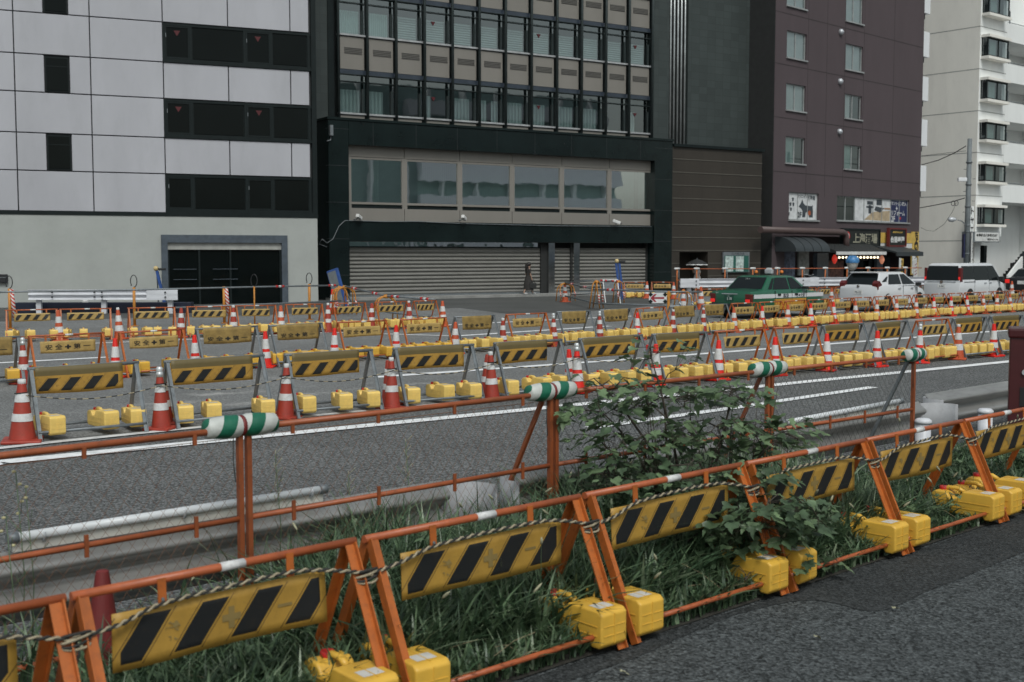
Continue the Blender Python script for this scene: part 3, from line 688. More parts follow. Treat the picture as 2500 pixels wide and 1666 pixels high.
for i, (x, y, a, w) in enumerate(rowA[:-1]):     # knots round each pair of legs
    a = R(a); e = Vector((x, y, .645)) + rot2(a, w / 2 + .005, -.085)
    for q in range(4):
        ring = []
        for k in range(15):
            th = 2 * math.pi * k / 14; ring.append(e + rot2(a, .06 * math.cos(th), .03 * math.sin(th) + rnd.uniform(-.004, .004)) + Vector((0, 0, (q - 1.5) * .014 + .012 * math.sin(th + q))))
        b.tube(ring, .0065, 5, q % 2)
    b.tube([e, e + Vector((.02, -.02, -.05)), e + Vector((.0, -.03, -.11))], .006, 5, 1)
tag(b.build('rope', [M['rope_a'], M['rope_b']]), 'pale and black twisted rope knotted along the nearest orange barricades', 'rope')

# ------------------------------------------------------------------ mesh fence with padded joints
FP = [(-3.40, 5.05), (-1.55, 6.79), (0.297, 8.53), (2.23, 10.21), (3.98, 11.65)]
for i in range(4):
    A, B = Vector((*FP[i], 0)), Vector((*FP[i + 1], 0)); d = B - A; L = d.length; ang = math.atan2(d.y, d.x)
    o = thing('mesh_fence_panel', ['orange mesh fence panel at the left edge before the guardrail', 'orange mesh fence panel between the first two padded joints', 'orange mesh fence panel behind the leafy shrub', 'orange mesh fence panel right of the leafy shrub'][i], 'fence', A, ang, 'orange mesh fence panels')
    for x in (.028, L - .028): MB().box((x, 0, .6), (.03, .034, 1.2)).build('post', M['fence_dark'], o)
    MB().tube([(.03, 0, 1.2), (L - .03, 0, 1.2)], .019, 10).build('top_rail', M['fence_rail'], o)
    MB().tube([(.03, 0, .675), (L - .03, 0, .675)], .017, 10).build('middle_rail', M['fence_rail'], o)
    MB().tube([(.03, 0, .1), (L - .03, 0, .1)], .017, 10).build('lower_rail', M['fence_rail'], o)
    for z, s, hh_ in ((1.2, -1, .06), (.675, 0, .12)):
        for k in range(4): MB().box((.32 + k * (L - .64) / 3, -.018, z + s * .032), (.022, .012, hh_)).build('tab', M['fence_dark'], o)
    b = MB(); x0, x1, z0, z1 = .06, L - .06, .13, 1.15; mw, mh = .075, .1; Hh = z1 - z0
    for s in (-1, 1):
        x = x0 - Hh * mw / mh
        while x < x1 + Hh * mw / mh:
            a0, c0 = (x, z0), (x + s * Hh * mw / mh, z1); q = []
            for (px, pz), (qx, qz) in (((a0), (c0)),):
                t0, t1 = 0., 1.; dx = qx - px
                for lim, sg in ((x0, 1), (x1, -1)):
                    f0, f1 = sg * (px - lim), sg * (qx - lim)
                    if f0 < 0 and f1 < 0: t0 = 2
                    elif f0 < 0: t0 = max(t0, f0 / (f0 - f1))
                    elif f1 < 0: t1 = min(t1, f0 / (f0 - f1))
                if t0 < t1:
                    n = 5; pts_ = []
                    for k in range(n + 1):
                        t = t0 + (t1 - t0) * k / n; pts_.append((px + dx * t + .004 * math.sin(t * 9 + x * 7), .004 * math.sin(t * 7 + x * 5), pz + (qz - pz) * t))
                    b.tube(pts_, .001 if i < 2 else .0015, 3, 0, cap=False)
            x += mw
    for z in (z0, z1): b.tube([(x0, 0, z), (x1, 0, z)], .002, 4)
    b.build('net', M['wire'] if i < 2 else M['wire_grey'], o)
    if i >= 1 or True:
        bx = L - .0
        if i > 0: MB().bar((bx - .07, .03, 1.17), (bx - .16, .55, .02), .028, .028, 0, side=(0, 1, 0)).build('brace', M['galv'] if i == 3 else M['fence_dark'], o)
DF = (Vector((*FP[4], 0)) - Vector((*FP[1], 0))).normalized()
for i in range(1, 5):
    b = MB(); L2 = .23 if i < 4 else .19
    prof = [(.006, -L2), (.046, -L2 + .004), (.057, -L2 * .93), (.061, -L2 * .72), (.068, -L2 * .4), (.066, -L2 * .12), (.053, 0), (.068, L2 * .16), (.067, L2 * .45), (.06, L2 * .75), (.055, L2 * .94), (.044, L2 - .004), (.006, L2)]
    b.lathe(prof, 18, axis='x')
    o = thing('cushion_wrap', ['green and white padded cushion on the leftmost fence joint', 'green and white cushion on the joint left of the shrub', 'green and white cushion on the joint right of the shrub', 'green and white cushion on the fence end near the red box'][i - 1], 'cushion', (FP[i][0] - .02 * DF.x, FP[i][1], 1.215), math.atan2(DF.y, DF.x) + (0 if i < 4 else .1), 'green and white cushions on the fence joints')
    b.build('padding', M['pad'], o, smooth_angle=70)
    MB().lathe([(.06, -.012), (.062, 0), (.06, .012)], 16, axis='x').build('strap', M['cone_dark'], o)
    MB().tube([(-.06, -.02, -.06), (-.065, -.025, -.2), (-.05, -.02, -.32)], .003, 5).build('tie_cord', M['rope_b'], o)

# ------------------------------------------------------------------ guardrails on the near side
def wbeam(b, x0, x1, z, hh=.175, y=0., amp=.045, flip=1, n=None, bend=None, mi=0):
    prof = []
    for k in range(25):
        t = k / 24; zz = -hh + 2 * hh * t
        yy = amp * math.cos(2 * math.pi * (t * 2)) * -.5
        prof.append((yy, zz))
    n = n or 2; vs = []; m = len(prof)
    for side in (0, 1):
        for i in range(n + 1):
            x = x0 + (x1 - x0) * i / n
            dy = bend(x) if bend else 0
            for yy, zz in prof: vs.append((x, y + flip * (yy + side * .005) + dy, z + zz))
    fs = []; K = (n + 1) * m
    for i in range(n):
        for j in range(m - 1):
            a = i * m + j; fs += [(a, a + 1, a + m + 1, a + m), (K + a, K + a + m, K + a + m + 1, K + a + 1)]
    for i in range(n): fs += [(i * m, (i + 1) * m, K + (i + 1) * m, K + i * m), (i * m + m - 1, K + i * m + m - 1, K + (i + 1) * m + m - 1, (i + 1) * m + m - 1)]
    b.add(vs, fs, mi, True)
def near_rail(label, s0, s1, n_off, posts, ends, mats=('rail_brown', 'rail_white')):
    A = VA(s0, n_off); L = s1 - s0
    o = thing('guardrail', label, 'guardrail', A, math.atan2(DA.y, DA.x), 'grey guardrails along the verge')
    b = MB(); wbeam(b, 0, L, .4, .2, 0, .1, -1); b.build('beam', M[mats[0]], o)
    for x in posts: MB().lathe([(.06, 0), (.06, .55), (.05, .565), (0, .57)], 16, c=(x, .16, 0)).build('post', M[mats[1]], o)
    for x, s in ends:
        b = MB(); vs = []
        k = 10; ring = []
        for i in range(k + 1):
            t = i / k * math.pi * .62; ring.append((x + s * .24 * math.sin(t), -.24 * (1 - math.cos(t)) + .03))
        for th in (0, .006):
            for px, py in ring: vs += [(px + s * th, py + th, .17), (px + s * th, py + th, .58)]
        m = 2 * (k + 1); fs = []
        for i in range(k): fs += [(2 * i, 2 * i + 2, 2 * i + 3, 2 * i + 1), (m + 2 * i, m + 2 * i + 1, m + 2 * i + 3, m + 2 * i + 2), (2 * i + 1, 2 * i + 3, m + 2 * i + 3, m + 2 * i + 1), (2 * i, m + 2 * i, m + 2 * i + 2, 2 * i + 2)]
        fs += [(2 * k, m + 2 * k, m + 2 * k + 1, 2 * k + 1), (0, 1, m + 1, m)]
        b.add(vs, fs, 0, True); b.build('end_sleeve', M['rail_sleeve'], o)
    return o
near_rail('long grey guardrail behind the mesh fence at left, ending in the grass', -6.5, -.4, 1.7, (.5, 2.5, 4.6), ((6.1, 1),))
near_rail('grey guardrail behind the shrub, ending beside white bollards', 0.26, 6.3, 1.7, (.6, 2.6, 4.6), ((0., -1), (6.04, 1)))
near_rail('grey guardrail running behind the maroon box at right', 7.0, 12, 2.0, (.9, 2.9, 4.8), ((0., -1),))
for i, (u, v, d) in enumerate(((1777, 1032, 11.9), (2404, 999, 12.2))):
    pass
def tube_lamp(label, s0, s1, n, z0, z1):
    a, c = VA(s0, n, z0), VA(s1, n, z1); d = c - a
    o = thing('tube_lamp', label, 'tube', a, math.atan2(d.y, d.x), 'white tubes tied on the guardrails'); L = d.length
    MB().tube([(0, 0, 0), (L, 0, z1 - z0)], .026, 12).build('tube', M['tube_lamp'], o)
    MB().bar((0, .03, -.045), (L, .03, z1 - z0 - .045), .07, .05, side=(0, 1, 0)).build('tray', M['label'], o)
    for x, f in ((0, 0), (L, 1)): MB().lathe([(.03, -.035), (.032, .02), (.02, .03)], 10, c=(x, 0, f * (z1 - z0)), axis='x').build('end_cap', M['galv'], o)
    for f in (.08, .5, .95): MB().lathe([(.033, -.006), (.033, .006)], 10, c=(L * f, 0, (z1 - z0) * f - .01), axis='x').build('clamp', M['galv_light'], o)
tube_lamp('long white tube tied on the guardrail at left', -3.41, -1.45, 1.66, .69, .69)
tube_lamp('white tube tied on the guardrail right of the shrub', 3.65, 5.77, 1.66, .63, .66)

# maroon box at the right edge
p = at_depth(2467, 807, 12.5); hgt = p.z
o = thing('maroon_cabinet', 'tall dark maroon metal box standing behind barricade at right edge', 'cabinet', (p.x + .353, p.y + .127, 0), R(-22))
MB().box((0, 0, hgt / 2 - .04), (.56, .5, hgt - .08)).build('body', M['maroon'], o, bevel=.012)
MB().box((0, 0, hgt - .03), (.6, .54, .1)).build('top', M['maroon_dark'], o, bevel=.02)
MB().lathe([(.028, -.012), (.028, .012)], 14, c=(-.13, -.262, hgt - .44), axis='y').build('lock', M['galv_light'], o)
MB().box((-.09, -.252, hgt - .7), (.16, .012, .2)).build('slot', M['black'], o)
for i, (u, v, d, r) in enumerate(((1777, 1037, 11.6, .075), (2406, 998, 12.6, .075))):
    u = 2254 if i == 0 else u
    p = at_depth(u, (1022 if i == 0 else v), d)
    o = thing('bollard', ['short white bollard left of the curved rail end', 'white capped bollard between rail end and maroon box'][i], 'bollard', (p.x, p.y, 0), 0, 'white bollards by the guardrail end')
    MB().lathe([(r, 0), (r, p.z - .05)], 20).build('post', M['rail_white'], o); MB().lathe([(r + .008, p.z - .05), (r + .008, p.z - .02), (r * .8, p.z), (0, p.z + .004)], 20).build('cap', M['rail_white'], o)
# ------------------------------------------------------------------ buildings
M['panel'] = mat('pale_metal_panel', (.42, .42, .455), .5, var=.09, vscale=.4, dirt=.3, dirtcol=(.3, .3, .32), stretch=(1, 1, .35))
M['joint'] = mat('dark_joint', (.03, .032, .035), .7)
M['render'] = mat('grey_green_render', (.37, .385, .37), .85, var=.06, vscale=.7, dirt=.25, dirtcol=(.27, .28, .26), bump=.3, bscale=14)
M['frame_dark'] = mat('dark_window_frame', (.009, .014, .0145), .5, spec=.2)
M['frame_steel'] = mat('blue_grey_steel', (.085, .105, .13), .45, .3, dirt=.4, vscale=4)
M['gl_dark'] = glass_dark('dark_glass', (.004, .006, .006), .05, .12)
M['red_mark'] = mat('red_triangle_sticker', (.08, .006, .01), .5)
M['shutter_box'] = mat('shutter_box', (.33, .33, .31), .5)
M['tile_green'] = tiles('grey_green_tile', (.044, .054, .053), .62, .42, (.028, .034, .033), .012, .16, .55, .3)
M['granite_black'] = mat('black_granite', (.008, .014, .014), .22, var=.3, vscale=.6, spec=.35)
M['granite_brown'] = tiles('brown_granite', (.036, .03, .024), 1.4, 50, (.035, .03, .024), .012, .16, .6, .4)
M['taupe'] = mat('taupe_panel', (.215, .2, .18), .5, var=.06, vscale=.5, dirt=.18, dirtcol=(.15, .14, .12), stretch=(1, 1, .3))
M['grille'] = ribbed('dark_grille', (.085, .08, .073), 2, .075, .6)
M['mullion'] = mat('dark_green_mullion', (.04, .052, .053), .35, .3)
M['sill'] = mat('aluminium_sill', (.4, .41, .42), .45, .2, dirt=.3)
M['gl_office'] = glass_clear('office_glass', (.6, .7, .7), .2)
M['gl_bay'] = glass_clear('bay_glass', (.75, .88, .85), .74, .045)
M['curtain'] = ribbed('grey_vertical_blind', (.5, .53, .52), 0, .2, .8, .8, .7)
M['curtain_teal'] = ribbed('teal_curtain', (.42, .55, .52), 0, .11, .8, .8, .5)
M['blind'] = ribbed('grey_slat_blind', (.4, .44, .43), 2, .12, .7, .8, .5)
M['room'] = mat('dark_room', (.05, .058, .06), .9)
M['band_blue'] = mat('dark_blue_spandrel_glass', (.035, .045, .062), .2)
M['shutter'] = ribbed('grey_roller_shutter', (.2, .195, .18), 2, .19, 1., .5, .6)
M['chrome'] = mat('polished_steel', (.55, .56, .56), .12, 1., var=.1)
M['steel_pipe'] = mat('steel_pipe', (.4, .42, .42), .3, .7)
M['brown_wall'] = mat('maroon_brown_wall', (.078, .058, .064), .75, var=.09, vscale=.35, dirt=.2, dirtcol=(.05, .04, .042), stretch=(1, 1, .3))
M['side_dark'] = mat('dark_shade_and_trim', (.02, .021, .021), .8)  # alley shade painted as near-black on the brown side wall; plain dark parts elsewhere
M['alu'] = mat('aluminium_frame', (.36, .37, .37), .4, .3)
M['gl_flat'] = glass_clear('flat_window_glass', (.62, .68, .68), .2)
M['lace'] = ribbed('pale_lace_curtain', (.6, .62, .62), 0, .16, .5, .9, .25)
M['awning'] = mat('charcoal_awning', (.035, .042, .046), .5, var=.1)
M['roof_tile'] = ribbed('dark_roof_tile', (.03, .033, .033), 0, .26, 1., .5, .5)
M['cream'] = mat('cream_concrete', (.8, .775, .72), .8, var=.05, vscale=.4, dirt=.15, dirtcol=(.38, .36, .33), stretch=(1, 1, .35))
M['white_wall'] = mat('white_concrete', (.8, .81, .8), .8, var=.04, vscale=.4, dirt=.15, dirtcol=(.45, .45, .43), stretch=(1, 1, .35))
M['bright_white'] = mat('bright_white_paint', (.82, .81, .84), .7, var=.02)
M['white_box'] = mat('white_balcony', (.74, .75, .77), .7, var=.03)
M['lantern'] = mat('red_paper_lantern', (.5, .03, .02), .6, emit=(.8, .05, .03, .35))
M['lantern2'] = mat('amber_paper_lantern', (.5, .2, .12), .6, emit=(.9, .35, .2, .3))
M['bulb'] = mat('lit_bulb', (.9, .85, .7), .4, emit=(1, .82, .55, 3.))
M['yellow_sign'] = mat('ochre_sign_face', (.6, .4, .09), .55)
M['white_sign'] = mat('white_sign', (.64, .64, .63), .5)
M['sign_black'] = mat('black_sign_face', (.012, .015, .013), .5)
M['gold_grey'] = mat('grey_gold_letters', (.3, .29, .22), .5)
M['navy_sign'] = mat('navy_window_film', (.02, .026, .085), .45)
M['film_white'] = mat('white_window_film', (.6, .61, .62), .45)
M['slate'] = mat('slate_grey_print', (.05, .06, .07), .6)
M['tan'] = mat('tan_print', (.42, .33, .22), .6, var=.3, vscale=2)
M['poster'] = mat('red_brown_posters', (.12, .05, .04), .6, var=.9, vscale=5)
M['pipe_brown'] = mat('brown_duct', (.09, .06, .057), .5, var=.1)

def c1(x, y): return x / 2.0635, y / 2.0632
def c2(x, y): return 750 + x / 2.0633, y / 2.0632
def c3(x, y): return 1600 + x / 2.0633, y / 2.0632

# --- left office block with pale panels
f = Facade(-9.23, 54.4, 23.5); o = f.root('panel_office_building', 'pale panel office building with dark ribbon windows and rendered ground floor at left', 'building')
def lx(x, y): return f.L(*c1(x, y))[0]
zr = [f.L(*c1(0, y))[1] for y in (1062, 855, 663, 455, 262, 50)]
dh = (zr[5] - zr[1]) / 4
zr += [zr[5] + dh * k for k in (1, 2, 3, 4)]
XV = [lx(77, 500), lx(460, 500), lx(826, 500), lx(1152, 420), lx(1465, 440), lx(1558, 500)]
XL = [XV[0] - 6.0, XV[0] - 3.05, XV[0]]
top = zr[-1]
b = MB(); b.span(XV[0] - 9, XV[5] + .32, .13, 14, 0, top + .4)
b.build('wall_core', M['joint'], o)
b = MB(); g = .022
def pan(x0, x1, z0, z1): b.span(x0 + g, x1 - g, 0, .1, z0 + g, z1 - g)
swx = (lx(228, 370), lx(347, 370))
for r in range(9):
    z0, z1 = zr[r], zr[r + 1]
    for a, c in zip(XL[:-1], XL[1:]): pan(a, c, z0, z1)
    pan(XV[1], XV[2], z0, z1)
    if r % 2: pan(XV[0], swx[0] - g, z0, z1); pan(swx[1] + g, XV[1], z0, z1); pan(XV[2], XV[3], z0, z1); pan(XV[3], XV[4], z0, z1); pan(XV[4], XV[5] + g, z0, z1)
    else: pan(XV[0], XV[1], z0, z1)
b.build('cladding', M['panel'], o, bevel=.012, segs=1)
for r in range(1, 9, 2):
    b = MB(); b.span(swx[0], swx[1], .05, .12, zr[r] + .06, zr[r + 1] - .06); w_ = b.build('window', M['frame_dark'], o)
    MB().span(swx[0] + .05, swx[1] - .05, .02, .045, zr[r] + .12, zr[r + 1] - .12).build('pane', M['gl_dark'], w_)
    MB().bar((swx[0] + .05, .015, zr[r] + 1.1), (swx[1] - .05, .015, zr[r] + 1.1), .03, .01, side=(0, 1, 0)).build('transom', M['frame_dark'], w_)
rib = [lx(832, 600), lx(968, 600), lx(1238, 600), lx(1372, 600), lx(1558, 600)]
for r in range(0, 9, 2):
    z0, z1 = zr[r] + .02, zr[r + 1] - .02
    b = MB(); b.span(XV[2] + .02, XV[5] + .1, .06, .12, z0, z1)
    for x in rib: b.span(x - .055, x + .055, .0, .058, z0, z1)
    b.span(XV[2] + .02, XV[5] + .1, .003, .057, z0, z0 + .16); b.span(XV[2] + .02, XV[5] + .1, .003, .057, z1 - .1, z1); b.span(XV[2], XV[5] + .12, -.05, .002, z0 - .02, z0 + .05)
    w_ = b.build('ribbon_window', M['frame_dark'], o)
    for k in range(4):
        MB().span(rib[k] + .09, rib[k + 1] - .09, .035, .05, z0 + .2, z1 - .14).build('pane', M['gl_dark'], w_)
        if k in (0, 2):
            b = MB(); X0, X1 = rib[k] + .06, rib[k + 1] - .06
            for x in (X0 + .03, X1 - .03): b.span(x - .03, x + .03, .0, .034, z0 + .17, z1 - .11)
            b.span(X0, X1, .001, .033, z0 + .165, z0 + .23); b.span(X0, X1, .001, .033, z1 - .17, z1 - .11); b.build('sash', M['frame_dark'], w_)
            MB().span(X0 + .02, X0 + .045, -.03, -.001, z0 + 1.05, z0 + 1.22).build('handle', M['galv'], w_)
            if r:
                xm = (X0 + X1) / 2; MB().prism([(xm - .14, z1 - .3), (xm + .14, z1 - .3), (xm, z1 - .53)], .024, .03).build('sticker', M['red_mark'], w_)
MB().span(XV[0] - 9, XV[5] + .34, -.06, .12, zr[0] - .14, zr[0] + .01).build('band', M['frame_dark'], o)
b = MB(); ex0, ex1, ezt = lx(812, 1300), lx(1447, 1300), f.L(*c1(812, 1183))[1]
b.span(XV[0] - 9, ex0 + .05, -.03, .125, 0, zr[0] - .145); b.span(ex1 - .05, XV[5] + .3, -.03, .125, 0, zr[0] - .145); b.span(ex0 + .05, ex1 - .05, -.03, .125, ezt - .05, zr[0] - .145)
b.build('rendered_base', M['render'], o)
b = MB(); fw = .27; b.span(ex0, ex0 + fw, -.12, .4, 0, ezt); b.span(ex1 - fw, ex1, -.12, .4, 0, ezt); b.span(ex0 + fw, ex1 - fw, -.12, .4, ezt - .34, ezt)
e = b.build('entrance_frame', M['frame_steel'], o)
sz = f.L(*c1(838, 1258))[1]
MB().span(ex0 + fw, ex1 - fw, .0, .124, sz, ezt - .34).build('shutter_box', M['shutter_box'], e)
xm = lx(1162, 1350)
for x in (ex0 + fw + .04, xm, ex1 - fw - .04, (ex0 + fw + xm) / 2): MB().span(x - .04, x + .04, .02, .09, 0, sz).build('door_mullion', M['frame_dark'], e)
MB().span(ex0 + fw, ex1 - fw, .095, .12, 0, sz).build('door_glass', M['gl_dark'], e)
b = MB()
for (xa, xb) in ((ex0 + .5, ex0 + 1.5), (ex0 + 2.2, ex0 + 3.3)):
    for z in (1.55, 1.1): b.span(xa, xb, -.01, .01, z, z + .02)
b.build('push_bars', M['frame_steel'], e)
MB().span(XV[5] + .1, XV[5] + .32, -.04, .12, zr[0], top).build('edge_strip', M['frame_dark'], o)
p = f.L(*c1(12, 1404)); q = f.W(p[0] - .1, -.1, p[1]); t_ = thing('wall_box', 'small black box on the grey rendered wall at the left edge', 'box', q, f.a)
MB().box((0, 0, 0), (.62, .14, .36)).build('case', M['black'], t_, bevel=.02); MB().box((0, -.072, .05), (.5, .01, .02)).build('slot', M['galv'], t_)

# --- central office block: curtain wall over a black granite frame
f = Facade(-7.88, 57.5, 32.0); o = f.root('curtain_wall_office_building', 'dark office building with glass curtain wall above a black granite frame and grey shutters', 'building'); FC = f
UP = 1.8
def L2(x, y, off=0.): return f.L(*c2(x, y), off)
def L3(x, y, off=0.): return f.L(*c3(x, y), off)
TOPZ = 24.
xa, xb = L2(-75, 300, UP)[0], L3(528, 400, UP)[0]
wx0, wx1 = L2(150, 300, UP)[0], L2(1728, 300, UP)[0]
px0, px1 = L3(70, 300, UP)[0], L3(165, 300, UP)[0]
zc = L2(215, 1465 / 5.2275 * 2.0633 if False else 566, UP)[1]      # lowest sill
z_lo = L2(215, 574, UP)[1]; z_hi = L2(215, 178, UP)[1]; FL = z_hi - z_lo
ztop = [L2(105, 593)[1], L2(1845, 720)[1]]; ZC = sum(ztop) / 2
b = MB(); b.span(xa, wx0 - .5, UP, UP + 7, 0, TOPZ); b.span(wx1 + .15, px0, UP, UP + 7, 0, TOPZ); b.span(px1, xb, UP, UP + 7, 0, TOPZ)
b.span(wx0 - .5, wx1 + .15, UP + 1.9, UP + 7, 0, TOPZ); b.span(px0, px1, UP + .6, UP + 7, 0, TOPZ)
b.build('tile_wall', M['tile_green'], o)
MB().span(wx0 - .5, wx0 - .18, UP - .06, UP + 1.9, z_lo - 2, TOPZ).build('edge_trim', M['frame_dark'], o); MB().span(wx1, wx1 + .15, UP - .04, UP + 1.9, z_lo - 2, TOPZ).build('edge_trim', M['frame_dark'], o)
b = MB()
for k in range(5):
    x = px0 + (px1 - px0) * (.12 + .19 * k); b.tube([(x, UP + .1, 4.), (x, UP + .1, TOPZ)], .06, 8)
b.build('pipes', M['steel_pipe'], o)
MB().span(px0, px1, UP + .3, UP + .58, 0, TOPZ).build('pipe_recess', M['side_dark'], o)
mx_ = [L2(x, 400, UP)[0] for x in (150, 296, 441, 584, 724, 859, 991, 1121, 1249, 1373, 1495, 1612, 1728)]
for k, x in enumerate(mx_):
    MB().tube([(x, UP - .2, ZC - 1.), (x, UP - .2, TOPZ)], .075, 8).build('mullion', M['mullion'], o)
    MB().span(x + .075, x + .13, UP - .02, UP + .3, ZC - 1., TOPZ).build('mullion_fin', M['mullion'], o)
MB().span(wx0 - .3, wx1 + .1, UP + 1.55, UP + 1.6, 0, TOPZ).build('back_wall', M['room'], o)
rr = random.Random(4)
for fl in range(-1, 3):
    zs = z_lo + FL * (fl + 1) - FL     # sill of this storey
    zs = z_lo + FL * fl if fl >= 0 else None
    if zs is None: continue
    for k in range(12):
        xl, xr = mx_[k] + .05, mx_[k + 1] - .06
        # spandrel under the sill
        zb = zs - FL * .43
        if zs - .2 > ZC - .8:
            sp = MB().span(xl + .14, xr - .02, UP + .02, UP + .2, max(zb, ZC - 1.2), zs - .08).build('spandrel', M['taupe'], o)
            gz = zs - FL * .19 if fl else zs - .42
            MB().span(xl + .36, xr - .14, UP - .0, UP + .018, gz - .17, gz + .14).build('grille', M['grille'], sp)
        b = MB(); b.span(xl + .02, xr + .08, UP - .06, UP + .2, zs - .03, zs + .06); w_ = b.build('window', [M['sill']], o); b = MB(); b.span(xr - .12, xr - .02, UP + .05, UP + .12, zs + .08, zs + FL * .33)
        for q in (.416, .506): b.span(xl, xr + .1, UP - .03, UP + .06, zs + FL * q - .014, zs + FL * q + .014)
        b.build('frame', M['mullion'], w_)
        MB().quad((xl, UP + .14, zs + .08), (xr + .1, UP + .14, zs + .08), (xr + .1, UP + .14, zs + FL * .57), (xl, UP + .14, zs + FL * .57)).build('pane', M['gl_office'], w_)
        MB().span(xl, xr + .1, UP + .0, UP + .1, zs + FL * .51, zs + FL * .565).build('head_band', M['band_blue'], w_)
        x0c = xl + .14; wd = xr - xl - .26
        if fl == 0:
            cov = [1, .75, .0, .35, .9, .45, .95, .8, .95, .95, .2, .5][k]
            if cov: MB().span(x0c, x0c + wd * cov, UP + .4, UP + .42, zs, zs + FL * .32).build('vertical_blind', M['curtain'], w_)
            if k == 5: MB().span(xr - .5, xr - .1, UP + .4, UP + .42, zs, zs + FL * .32).build('vertical_blind', M['curtain'], w_)
        else:
            MB().span(x0c, xr - .14, UP + .4, UP + .42, zs + .05, zs + FL * .33).build('slat_blind', M['blind'] if k > 1 or fl > 1 else M['curtain_teal'], w_)
        if k in (3, 7, 11):
            xm = xl + .6; MB().prism([(xm - .13, zs + FL * .3), (xm + .13, zs + FL * .3), (xm, zs + FL * .245)], UP + .1, UP + .12).build('sticker', M['red_mark'], w_)
# black frame
fx0, fx1 = L2(105, 640)[0], L2(1842, 800)[0]; ix0, ix1 = L2(211, 900)[0], L2(1752, 900)[0]
zi = L2(212, 730)[1]; zw0 = L2(212, 742)[1]; zl1 = L2(212, 1112)[1]; zl0 = L2(212, 1217)[1]
b = MB(); b.span(fx0, ix0, 0, UP + .6, 0, ZC); b.span(ix1, fx1, 0, UP + .6, 0, ZC); b.span(ix0, ix1, 0, UP + .6, zi, ZC); b.span(ix0, ix1, .12, UP, zl0, zl1)
b.build('granite_frame', M['granite_black'], o, bevel=.02, segs=1)
b = MB()
for k in range(5): z = 1.2 + k * 1.75; b.span(fx0 - .003, ix0 + .003, -.003, .3, z, z + .015); b.span(ix1 - .003, fx1 + .003, -.003, .3, z, z + .015)
for k in range(1, 9): x = fx0 + (fx1 - fx0) * k / 9; b.span(x, x + .015, -.003, .3, zi + .002, ZC + .003)
b.build('granite_joints', M['joint'], o)
MB().span(fx0 - .05, fx1 + .05, -.05, UP + .55, ZC, ZC + .12).build('coping', M['granite_black'], o)
RB = .45
bx = [L2(x, 900, RB)[0] for x in (205, 487, 766, 1030, 1280, 1520, 1757)]
def zz(y): return L2(212, y, RB)[1]
zA, zB, zC2, zD, zE = zz(744), zz(790), zz(1022), zz(1048), zz(1112)
for k in range(6):
    xl, xr = bx[k], bx[k + 1]
    MB().span(xl + .015, xr - .015, RB - .05, RB + .1, zB + .02, zA + .25).build('fascia_panel', M['taupe'], o)
    MB().span(xl + .015, xr - .015, RB - .05, RB + .1, zE - .1, zD).build('apron_panel', M['taupe'], o)
    b = MB(); b.span(xl, xl + .16, RB - .04, RB + .08, zD, zB + .018); b.span(xr - .12, xr, RB - .04, RB + .08, zD, zB + .018); b.span(xl + .16, xr - .12, RB - .04, RB + .08, zC2 - .06, zC2 + .05); b.span(xl + .16, xr - .12, RB - .03, RB + .06, zB - .1, zB)
    w_ = b.build('bay_window', M['taupe'], o)
    MB().quad((xl + .1, RB + .03, zC2), (xr - .1, RB + .03, zC2), (xr - .1, RB + .03, zB), (xl + .1, RB + .03, zB)).build('pane', M['gl_bay'], w_)
    MB().span(xl + .16, xr - .12, RB, RB + .1, zD + .002, zD + .12).build('vent_slot', M['frame_dark'], w_)
    for (s0, s1) in ([(.0, .12), (.45, .6)] if k == 0 else [(.3, 1.)] if k == 1 else [(0, .6), (.7, .95)] if k == 5 else [(0., 1.)]):
        MB().span(xl + (xr - xl) * s0, xl + (xr - xl) * s1, RB + .35, RB + .37, zC2, zB).build('curtain', M['curtain_teal'], w_)
MB().span(ix0, ix1, RB + 1.2, RB + 1.25, zl0, zi + .1).build('bay_back_wall', mat('dim_teal_room', (.05, .075, .07), .9), o)
# ground floor: glazed strip, shutters, steel posts
sx = [L2(x, 1350, .6)[0] for x in (205, 1172, 1201, 1232, 1322, 1327, 1357, 1703, 1757)]
zs1, zs0 = L2(212, 1247, .6)[1], L2(212, 1217, .6)[1]
for (a, c) in ((0, 1), (3, 4), (6, 7)):
    s_ = MB().span(sx[a], sx[c], .6, .66, .16, zs1).build('roller_shutter', M['shutter'], o)
    MB().span(sx[a], sx[c], .57, .7, .1, .2).build('bottom_bar', M['galv'], s_)
MB().span(sx[0], sx[1], .55, .75, zs1, zs1 + .06).build('shutter_track', M['frame_dark'], o)
MB().span(sx[0], sx[1], .66, .69, zs1 + .06, zl0 + .02).build('clerestory_glass', glass_clear('clerestory_pane', (.1, .1, .1), .75, .5), o)
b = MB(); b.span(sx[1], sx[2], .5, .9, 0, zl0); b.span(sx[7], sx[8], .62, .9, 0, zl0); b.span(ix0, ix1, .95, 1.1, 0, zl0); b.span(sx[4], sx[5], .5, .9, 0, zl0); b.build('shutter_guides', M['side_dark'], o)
for a, c in ((2, 3), (5, 6)): MB().span(sx[a], sx[c], .3, .58, 0, zl0).build('steel_post', M['chrome'], o, bevel=.01)
MB().span(fx0, fx1, -.9, .5, 0, .12).build('front_step', CONC, o)
